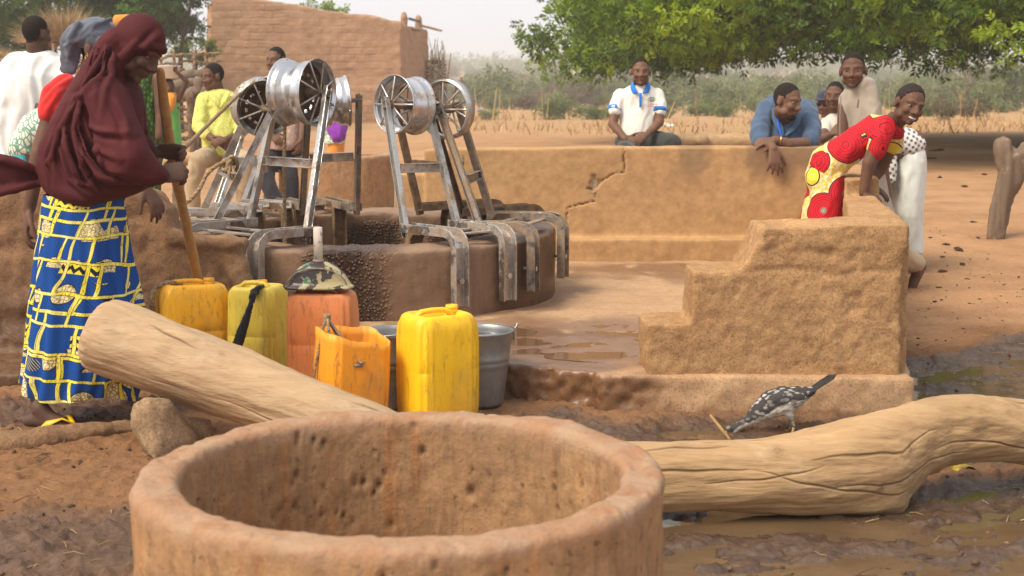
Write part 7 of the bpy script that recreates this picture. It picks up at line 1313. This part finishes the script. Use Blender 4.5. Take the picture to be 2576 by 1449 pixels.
root = person("boy with a shaved head and pale T-shirt peering past the taupe robe", 2095, 11.4)
B = MB(); hc = P(2100, 241, 11.4); Mh = frame((-0.38, -0.92, -0.05), (0.03, 0, 1)); head(B, hc, Mh, 0.99, neck=P(2108, 288, 11.45)); B.tube([P(2108, 288, 11.45), P(2108, 315, 11.5), P(2112, 420, 11.5)], [.052, (.14, .09), (.13, .1)], 14, side=V(1, 0, 0)); Lp(B, [(2078, 320, 11.42, .045), (2068, 350, 11.2, .037), (2092, 338, 11.1, .026)]); hand(B, P(2090, 339, 11.1), V(0.6, 0, 0.6), V(-0.6, -0.6, 0.3), V(0, -1, 0.3), 1); Lp(B, [(2098, 420, 11.5, .08), (2098, 600, 11.5, .05)]); Lp(B, [(2125, 420, 11.5, .08), (2125, 600, 11.5, .05)]); bodymesh(root, B, m_skin, 0.0085, 1); face_bits(root, hc, Mh, 0.99)
b = MB(); rows(b, [(284, 2092, 2125, 11.45, .06), (298, 2074, 2145, 11.45, .09), (340, 2072, 2150, 11.45, .11), (420, 2078, 2148, 11.45, .13)]); Lp(b, [(2082, 310, 11.44, .055), (2072, 335, 11.33, .052)]); wear(root, b, "pale_shirt", m_offw, 0.010, 2, (0.010, 12, V(0, 0, 1)))
b = MB(); rows(b, [(410, 2080, 2146, 11.5, .12), (600, 2085, 2142, 11.5, .10)]); wear(root, b, "trousers", m_charcoal, 0.014, 2)

# ---- 14 boy in the taupe robe
root = person("boy in a taupe robe with chin on his raised shoulder beside the wall", 2180, 8.85, group=None)
B = MB(); hc = P(2146, 178, 8.85); Mh = frame((-0.30, -0.95, -0.06), (-0.04, 0, 1)); head(B, hc, Mh, 1.0, neck=P(2158, 236, 8.92)); B.tube([P(2158, 236, 8.92), P(2165, 280, 8.95), P(2185, 400, 9.0), P(2195, 520, 9.02)], [.055, (.12, .09), (.12, .1), (.13, .1)], 14, side=V(1, 0, 0))
Lp(B, [(2185, 300, 8.93, .045), (2192, 360, 8.93, .04), (2188, 440, 8.92, .03)]); Lp(B, [(2125, 270, 8.9, .045), (2118, 380, 8.85, .036), (2124, 462, 8.8, .027)]); hand(B, P(2122, 462, 8.8), V(0.5, -0.6, -0.35), V(0, -0.3, 0.9), V(-0.6, -0.6, 0), 1, (.25, .3, .3))
Lp(B, [(2190, 540, 9.02, .08), (2225, 620, 9.08, .055), (2298, 672, 9.2, .036)]); foot(B, P(2306, 678, 9.2), V(-0.50, -0.1, -0.86), 1.0, V(-0.6, -0.75, 0.2)); Lp(B, [(2200, 540, 9.0, .08), (2222, 650, 9.0, .055), (2230, 720, 9.0, .036)]); foot(B, P(2230, 722, 9.0), V(0.2, -1, 0)); bodymesh(root, B, m_skin, 0.0072, 1); face_bits(root, hc, Mh, 1.0)
b = MB(); rows(b, [(194, 2164, 2188, 8.83, .045), (201, 2154, 2197, 8.84, .065), (214, 2143, 2204, 8.86, .085), (226, 2124, 2207, 8.89, .10), (245, 2113, 2210, 8.92, .12), (300, 2110, 2212, 8.93, .13), (360, 2112, 2214, 8.95, .14), (430, 2125, 2222, 8.98, .15), (500, 2150, 2238, 9.02, .16), (560, 2165, 2250, 9.04, .16), (610, 2172, 2256, 9.05, .16)], 32); b.limb([P(2184, 225, 8.82), P(2194, 300, 8.80), P(2202, 400, 8.82)], [.05, .065, .06], 14); wear(root, b, "taupe_robe", m_greyrobe, 0.0095, 3, (0.018, 9, V(0.1, 0, 1), 0.14))
b = MB(); b.tube([P(2115, 242, 8.80), P(2113, 300, 8.79), P(2114, 380, 8.80)], [(.004, .01)] * 3, 8, side=V(1, 0, 0)); b.tube([P(2160, 250, 8.735), P(2157, 270, 8.735)], [(.006, .003)] * 2, 8, side=V(1, 0, 0)); add("placket", b, cloth("robe_trim", (0.20, 0.165, 0.13)), root)
b = MB(); Lp(b, [(2200, 540, 9.05, .10), (2232, 618, 9.08, .078), (2290, 656, 9.17, .066), (2304, 662, 9.19, .062)], 14); Lp(b, [(2205, 560, 9.0, .10), (2240, 640, 9.0, .07), (2252, 690, 9.0, .06)], 14); wear(root, b, "khaki_trousers", m_khaki, 0.011, 2, (0.008, 14, V(0.6, 0, -0.7)))

YOUNG = 1.0
# ---- 15 person bending in white trousers
root = person("person bending over in white trousers and checked shirt behind the girl", 2285, 9.75)
B = MB(); hc = P(2150, 420, 9.75); Mh = frame((-0.5, 0, -0.85), (-0.85, 0, 0.5)); head(B, hc, Mh, 1.0, neck=P(2185, 395, 9.75)); B.tube([P(2185, 395, 9.75), P(2220, 375, 9.75), P(2285, 365, 9.75)], [.06, (.14, .1), (.14, .12)], 14, side=V(0, 1, 0)); Lp(B, [(2280, 400, 9.74, .07), (2285, 540, 9.74, .05), (2295, 690, 9.74, .035)]); Lp(B, [(2285, 400, 9.84, .07), (2290, 540, 9.84, .05), (2300, 690, 9.84, .035)]); foot(B, P(2295, 690, 9.7), V(-0.9, -0.3, 0)); foot(B, P(2300, 690, 9.88), V(-0.9, -0.3, 0)); Lp(B, [(2205, 390, 9.65, .045), (2195, 480, 9.6, .035), (2190, 550, 9.6, .027)]); bodymesh(root, B, m_skin, 0.010, 1); face_bits(root, hc, Mh)
b = MB(); b.tube([P(2185, 398, 9.75), P(2215, 370, 9.75), P(2250, 358, 9.75), P(2285, 366, 9.75)], [(.12, .09), (.16, .115), (.165, .115), (.16, .115)], 20, side=V(0, 1, 0)); b.tube([P(2232, 380, 9.66), P(2240, 420, 9.62), P(2243, 455, 9.62)], [(.06, .05), (.05, .03), (.03, .02)], 12, side=V(1, 0, 0)); wear(root, b, "checked_shirt", m_check, 0.010, 3, (0.010, 12, V(1, 0, -0.4)))
b = MB(); rows(b, [(345, 2268, 2306, 9.77, .10), (358, 2255, 2318, 9.77, .14), (390, 2244, 2326, 9.77, .17), (430, 2242, 2326, 9.77, .175), (480, 2244, 2322, 9.77, .17), (540, 2250, 2318, 9.77, .16), (590, 2258, 2318, 9.77, .13), (636, 2268, 2320, 9.77, .11)], 30); wear(root, b, "white_trousers", m_whitep, 0.0095, 3, (0.014, 11, V(0.05, 0, 1), 0.14))

YOUNG = 0.86
# ---- 16 smiling girl in the red dress
root = person("smiling girl in a red and yellow circle print dress leaning on the wall", 2085, 7.62, 0.18)
B = MB(); hc = P(2287, 264, 7.42); Mh = frame((0.22, -0.95, -0.20), (0.30, -0.10, 0.95)); head(B, hc, Mh, 0.94, smile=True, neck=P(2248, 308, 7.52)); B.tube([P(2248, 308, 7.52), P(2215, 318, 7.54), P(2165, 350, 7.58), P(2090, 405, 7.62), P(2078, 450, 7.62)], [.046, (.085, .048), (.09, .06), (.09, .065), (.09, .07)], 14, side=V(0, 1, 0.1))
Lp(B, [(2216, 332, 7.42, .038), (2186, 410, 7.40, .036), (2172, 485, 7.42, .0245)]); hand(B, P(2172, 482, 7.42), V(0.62, -0.1, -0.42), V(-0.3, -0.35, 0.9), V(0.2, -0.9, -0.2), 0.92, (.20, .25, .25), .18)
Lp(B, [(2255, 335, 7.66, .044), (2215, 425, 7.72, .036), (2186, 465, 7.70, .0245)]); hand(B, P(2188, 466, 7.70), V(0.75, 0.1, -0.4), V(0.2, -0.35, 0.9), V(0.2, 0.9, 0), 0.92, (.20, .25, .25), .18)
Lp(B, [(2075, 470, 7.59, .06), (2065, 620, 7.58, .045), (2060, 750, 7.55, .034)]); Lp(B, [(2088, 470, 7.67, .06), (2085, 620, 7.68, .045), (2092, 745, 7.72, .034)]); foot(B, P(2060, 752, 7.55), V(0.95, -0.2, 0), .9); foot(B, P(2092, 748, 7.72), V(0.95, -0.2, 0), .9); B.heads = []; bodymesh(root, B, m_skin, 0.006, 1); face_bits(root, hc, Mh, 0.94, 'rows', True, gaze=(-0.1, 0.1))
b = MB(); b.tube([P(2252, 322, 7.50), P(2232, 318, 7.52), P(2205, 322, 7.54), P(2165, 352, 7.56), P(2120, 382, 7.58), P(2088, 408, 7.60), P(2076, 450, 7.62)], [(.065, .032), (.105, .058), (.115, .072), (.112, .078), (.11, .086), (.12, .102), (.13, .108)], 24, side=V(0, 1, 0.15)); Lp(b, [(2228, 318, 7.45, .052), (2214, 350, 7.405, .054), (2204, 380, 7.405, .050)], 14); Lp(b, [(2250, 330, 7.62, .055), (2245, 365, 7.68, .055)], 14)
rows(b, [(405, 2052, 2135, 7.62, .115), (440, 2040, 2128, 7.62, .135), (480, 2034, 2124, 7.62, .15), (530, 2020, 2122, 7.62, .165), (575, 2008, 2120, 7.62, .175), (640, 1998, 2122, 7.62, .185), (740, 1990, 2128, 7.62, .2)], 32); me = vox(b, 0.0075, 3, 0.6); folds(me, 0.012, 12, nrm(V(0.3, 0, 1)), 0.18, 4.0); add("print_dress", me, m_circ, root)
pq = lambda x, y, z_: hc + Mh @ (np.array([x, y, z_]) * 0.93)
pq = lambda x, y, z_: hc + Mh @ (np.array([x, y, z_]) * 0.94)
for e in (-1, 1): b = MB(); an = np.linspace(0, 6.28, 14); b.tube([pq(e * .079, -.008 + .003 * math.cos(a_), -.050 + .011 * math.sin(a_)) + V(.006 * math.cos(a_), 0, 0) for a_ in an], [.0022] * 14, 6); add("earring", b, m_gold, root)

# ------------------------------------------------------------ ducks
k = M("duck_feathers", 0.75, 0.25); q = k.tc.outputs["Object"]; z_ = k.math('DIVIDE', k.xyz(q)[2], 0.74); sp = k.voro(58, k.co(scale=(0.6, 1, 1))); n1 = k.noise(12, 4, 0.6); xx = k.math('DIVIDE', k.xyz(q)[0], 0.74); sel = k.math('ADD', k.math('MULTIPLY', k.math('SUBTRACT', z_, k.math('ADD', 0.158, k.math('MULTIPLY', k.math('MINIMUM', xx, 0.03), 0.45))), 9), k.math('SUBTRACT', n1, 0.5)); dk = k.ramp(sel, [(0.0, 0), (0.12, 1)])
base = k.mix(dk, (0.66, 0.60, 0.52), (0.05, 0.045, 0.042)); specks = k.mix(dk, (0.03, 0.028, 0.028), (0.50, 0.48, 0.45)); amt = k.math('MULTIPLY', k.ramp(sp, [(0.34, 1), (0.46, 0)]), k.ramp(k.noise(5, 3, 0.5), [(0.4, 0.2), (0.6, 1)])); k.set("Base Color", k.mix(amt, base, specks)); k.bump(k.noise(150, 3, 0.6), 0.4, 0.004); m_duck = k.m
m_bill = plain("duck_bill", (0.55, 0.22, 0.20), 0.5, 0.4, 0.2, 30); m_leg = plain("duck_leg", (0.42, 0.29, 0.16), 0.6, 0.3, 0.2, 40); m_tail = plain("tail_feathers", (0.035, 0.03, 0.03), 0.7, 0.3, 0.3, 60, stretch=(0.3, 1, 1))
def duck(label, c, rz, s=1.0, mat=m_duck):
    root = empty("duck", c, label, "duck", None, R(rz)); B = MB()      # faces -x, dabbling
    B.tube([V(0.17, 0, 0.215), V(0.10, 0, 0.195), V(0.03, 0, 0.178), V(-0.06, 0, 0.155), V(-0.125, 0, 0.115), V(-0.16, 0, 0.09)], [(.022, .020), (.055, .05), (.083, .076), (.080, .072), (.050, .050), (.032, .034)], 20, side=V(0, 1, 0)); B.tube([V(-0.13, 0, 0.11), V(-0.19, 0, 0.078), V(-0.24, 0, 0.052)], [.036, .025, .022]); B.ball((-0.258, 0, 0.046), (.036, .025, .026)); B.ball((0.02, 0.055, 0.19), (.11, .03, .045)); B.ball((0.02, -0.055, 0.19), (.11, .03, .045))
    for e in (-1, 1): B.limb([V(0.03, e * .035, 0.13), V(0.045, e * .038, 0.085)], [.032, .016])
    me = vox(B, 0.006, 2); rough(me, 0.003, 40, 3); setv(me, verts(me) * s); add("body", me, mat, root, local=True)
    b = MB()
    for i in range(7): y = (i - 3) * .011; b.tube([V(0.13, y, 0.21 - abs(y) * .4), V(0.21, y * 1.3, 0.245), V(0.30 - abs(y) * .8, y * 1.7, 0.29 - abs(y) * .3)], [(.009, .005), (.013, .003), (.006, .002)], 8, side=V(0, 1, 0))
    me = b.mesh(); setv(me, verts(me) * s); add("tail", me, m_tail, root, local=True)
    b = MB(); b.tube([V(-0.275, 0, 0.042), V(-0.296, 0, 0.026), V(-0.312, 0, 0.012)], [(.014, .013), (.013, .008), (.012, .005)], 12, side=V(0, 1, 0)); me = b.mesh(); setv(me, verts(me) * s); add("bill", me, m_bill, root, local=True)
    for e in (-1, 1):
        b = MB(); b.limb([V(0.045, e * .038, 0.095), V(0.055, e * .04, 0.045), V(0.045, e * .042, 0.004)], [.009, .0075, .007], 8)
        for f in (-.35, 0, .35): b.limb([V(0.045, e * .042, 0.004), V(-0.01, e * .042 + f * .06, 0.002)], [.006, .004], 6)
        b.prism([V(0.045, e * .042, 0.002), V(-0.008, e * .042 - .02, 0.001), V(-0.01, e * .042 + .02, 0.001)], (0, 0, 0.004)); me = b.mesh(); setv(me, verts(me) * s); add("leg", me, m_leg, root, local=True)
        b = MB(); b.ball((-0.268, e * .0235, 0.054), (.005, .003, .005)); me = b.mesh(); setv(me, verts(me) * s); add("eye", me, m_iris, root, local=True)
    return root
dq = P(1968, 1092, 5.50); duck("black and white speckled duck dabbling in the puddle below the wall", (dq[0], 5.50, -0.010), 0, 0.76).rotation_euler.y = R(-5)
dq = P(2190, 1150, 4.98); duck("second duck mostly hidden behind the curved log with its back showing", (dq[0] - 0.14, 4.98, -0.012), 188, 0.62)
# small things lying about
b = MB(); b.tube([P(1788, 1046, 5.45), P(1812, 1076, 5.43), P(1835, 1105, 5.41)], [.006, .007, .006], 8); tag(add("twig", b, m_stick), "pale dry stick poking up out of the puddle in front of the duck", "stick")
q = G(2420, 1192, 0.0); b = MB(); an = np.linspace(0.1, math.pi - 0.1, 20); rs = [np.array([V(0.045 * math.cos(a_), e, 0.035 * math.sin(a_)) for a_ in an] + [V(0.042 * math.cos(a_), e, 0.032 * math.sin(a_)) for a_ in an[::-1]]) for e in (-.03, .03)]; b.rings(rs); me = b.mesh(); me.transform(Matrix.Rotation(R(25), 4, 'Z')); tag(add("tin_ring", me, plain("yellow_tin", (0.40, 0.28, 0.02), 0.5, 0.4, 0.4, 30), origin=(0, 0, 0)), "half sunk yellow ring of a tin in the mud beyond the curved log", "litter").location = Vector(q)
q = P(1168, 238, 0 + 60); rgp = np.random.default_rng(4)
def litter(label, name, x, y, s, mat, cat, group=None):
    g = None
    for D in np.linspace(8, 70, 250):
        p_ = P(x, y, D)
        if p_[2] <= gz(p_[0], D) + 0.01: g = p_; break
    if g is None: return
    pts = [V(rgp.normal() * s, rgp.normal() * s * 0.8, abs(rgp.normal()) * s * 0.45) for _ in range(12)]; me = hullmesh(pts, 2, s * 0.12, 2.5 / s, x); tag(add(name, me, mat, origin=(0, 0, 0)), label, cat, group).location = Vector((g[0], g[1], gz(g[0], g[1])))
m_bag = plain("white_bag", (0.72, 0.69, 0.64), 0.5, 0.3, 0.1, 20); m_dung = plain("dung", (0.085, 0.05, 0.032), 0.9, 0.1, 0.3, 30)
for x, y, s in ((1672, 318, .22), (2110, 318, .20), (2160, 322, .25), (2010, 306, .12), (1945, 296, .14), (2100, 310, .15)): litter("crumpled white plastic scrap lying at the edge of the dry stalks", "plastic_scrap", x, y, s * 0.6, m_bag, "litter", "white scraps along the field edge")
litter("scrap of blue plastic on the bare ground near the wattle enclosure", "plastic_scrap", 1208, 282, .16, plain("blue_bag", (0.05, 0.22, 0.55), 0.5, 0.3, 0.1), "litter")
litter("dark teal plastic scrap behind the pale knotted bench log", "plastic_scrap", 1772, 352, .07, plain("teal_bag", (0.02, 0.12, 0.12), 0.4, 0.3, 0.1), "litter")
for x, y, s in ((545, 318, .10), (570, 322, .12), (470, 320, .08)): litter("pale boulder lying in front of the mud house", "stone", x, y, s * 1.6, plain("pale_stone", (0.5, 0.42, 0.33), 0.9, 0.2, 0.2), "stone", "pale stones before the mud house")
for x, y, s in ((2378, 628, .022), (2415, 632, .03), (2372, 655, .015), (2340, 612, .015), (2420, 665, .016), (2372, 690, .02), (2450, 560, .014), (2362, 722, .012), (2460, 610, .012), (2362, 380, .07), (2345, 400, .05), (2425, 470, .03), (2362, 448, .03), (2480, 440, .03), (2430, 700, .012), (2350, 770, .012)): litter("dark lump of dung or stone on the trodden ground right of the wall", "dung_lump", x, y, s, m_dung, "dung", "dark lumps on the right hand ground")
# grit and pebbles nobody could count
n = 2600; gxp = rgp.uniform(-2.4, 3.6, n); gyp = 3.6 + 8 * rgp.random(n) ** 1.6; keep = (~((gxp > -2.3) & (gyp > 5.75 + np.maximum(0, -gxp) * 0.8) & (gxp < 1.7 + np.maximum(0, (gyp - 5.9)) * 0.2) & (gyp < 10.2))); gxp, gyp = gxp[keep], gyp[keep]; gzp = ground_fields(gxp, gyp)[0]; b = MB()
for x, y, z_ in zip(gxp, gyp, gzp):
    s = 0.003 + 0.008 * rgp.random() ** 3; M3 = np.array(Matrix.Rotation(rgp.uniform(0, 6.28), 3, 'Z') @ Matrix.Rotation(rgp.uniform(0, 1), 3, 'X')); b.ball((x, y, z_ + s * 0.2), (s * rgp.uniform(.8, 1.6), s, s * rgp.uniform(.4, .9)), M3, 6, 4)
tag(add("pebbles", b, plain("pebble", (0.15, 0.09, 0.055), 0.9, 0.2, 0.45, 3), sm=True), "scattered grit and pebbles on the trodden ground", "pebbles", kind='stuff')

n = 420; gxp = np.concatenate([rgp.uniform(-2.3, -0.8, n // 2), rgp.uniform(0.7, 3.3, n // 2)]); gyp = np.concatenate([rgp.uniform(3.7, 5.9, n // 2), 3.8 + 6.5 * rgp.random(n // 2) ** 1.5]); keep = ~((gyp > 5.5) & (gyp < 10.2) & (gxp > -2.3) & (gxp < 1.75 + np.maximum(0, gyp - 5.9) * 0.2)); gxp, gyp = gxp[keep], gyp[keep]; gzp = np.maximum(ground_fields(gxp, gyp)[0], -0.01); b = MB()
for x, y, z_ in zip(gxp, gyp, gzp):
    a_ = rgp.uniform(0, 6.28); L = rgp.uniform(0.02, 0.10); r_ = rgp.uniform(0.0008, 0.0022); b.tube([V(x, y, z_ + 0.003), V(x + math.cos(a_) * L * .5, y + math.sin(a_) * L * .5, z_ + rgp.uniform(0.004, 0.012)), V(x + math.cos(a_) * L, y + math.sin(a_) * L, z_ + rgp.uniform(0.002, 0.014))], [r_, r_, r_ * 0.6], 5)
tag(add("straw_bits", b, plain("straw_bit", (0.36, 0.24, 0.12), 0.9, 0.2, 0.5, 2)), "bits of straw and twig trodden into the ground", "straw", kind='stuff')

# ------------------------------------------------------------ air
b = MB(); b.box((0, 400, 7.0), (1500, 840, 18)); hz = bpy.data.materials.new("haze"); hz.use_nodes = True; nt = hz.node_tree
nt.nodes.remove(nt.nodes["Principled BSDF"]); pv = nt.nodes.new("ShaderNodeVolumePrincipled"); pv.inputs["Color"].default_value = (0.97, 0.975, 0.98, 1); pv.inputs["Density"].default_value = 0.0017; pv.inputs["Anisotropy"].default_value = 0.2
nt.links.new(pv.outputs[0], nt.nodes["Material Output"].inputs["Volume"]); tag(add("haze", b, hz, sm=False), kind='stuff')
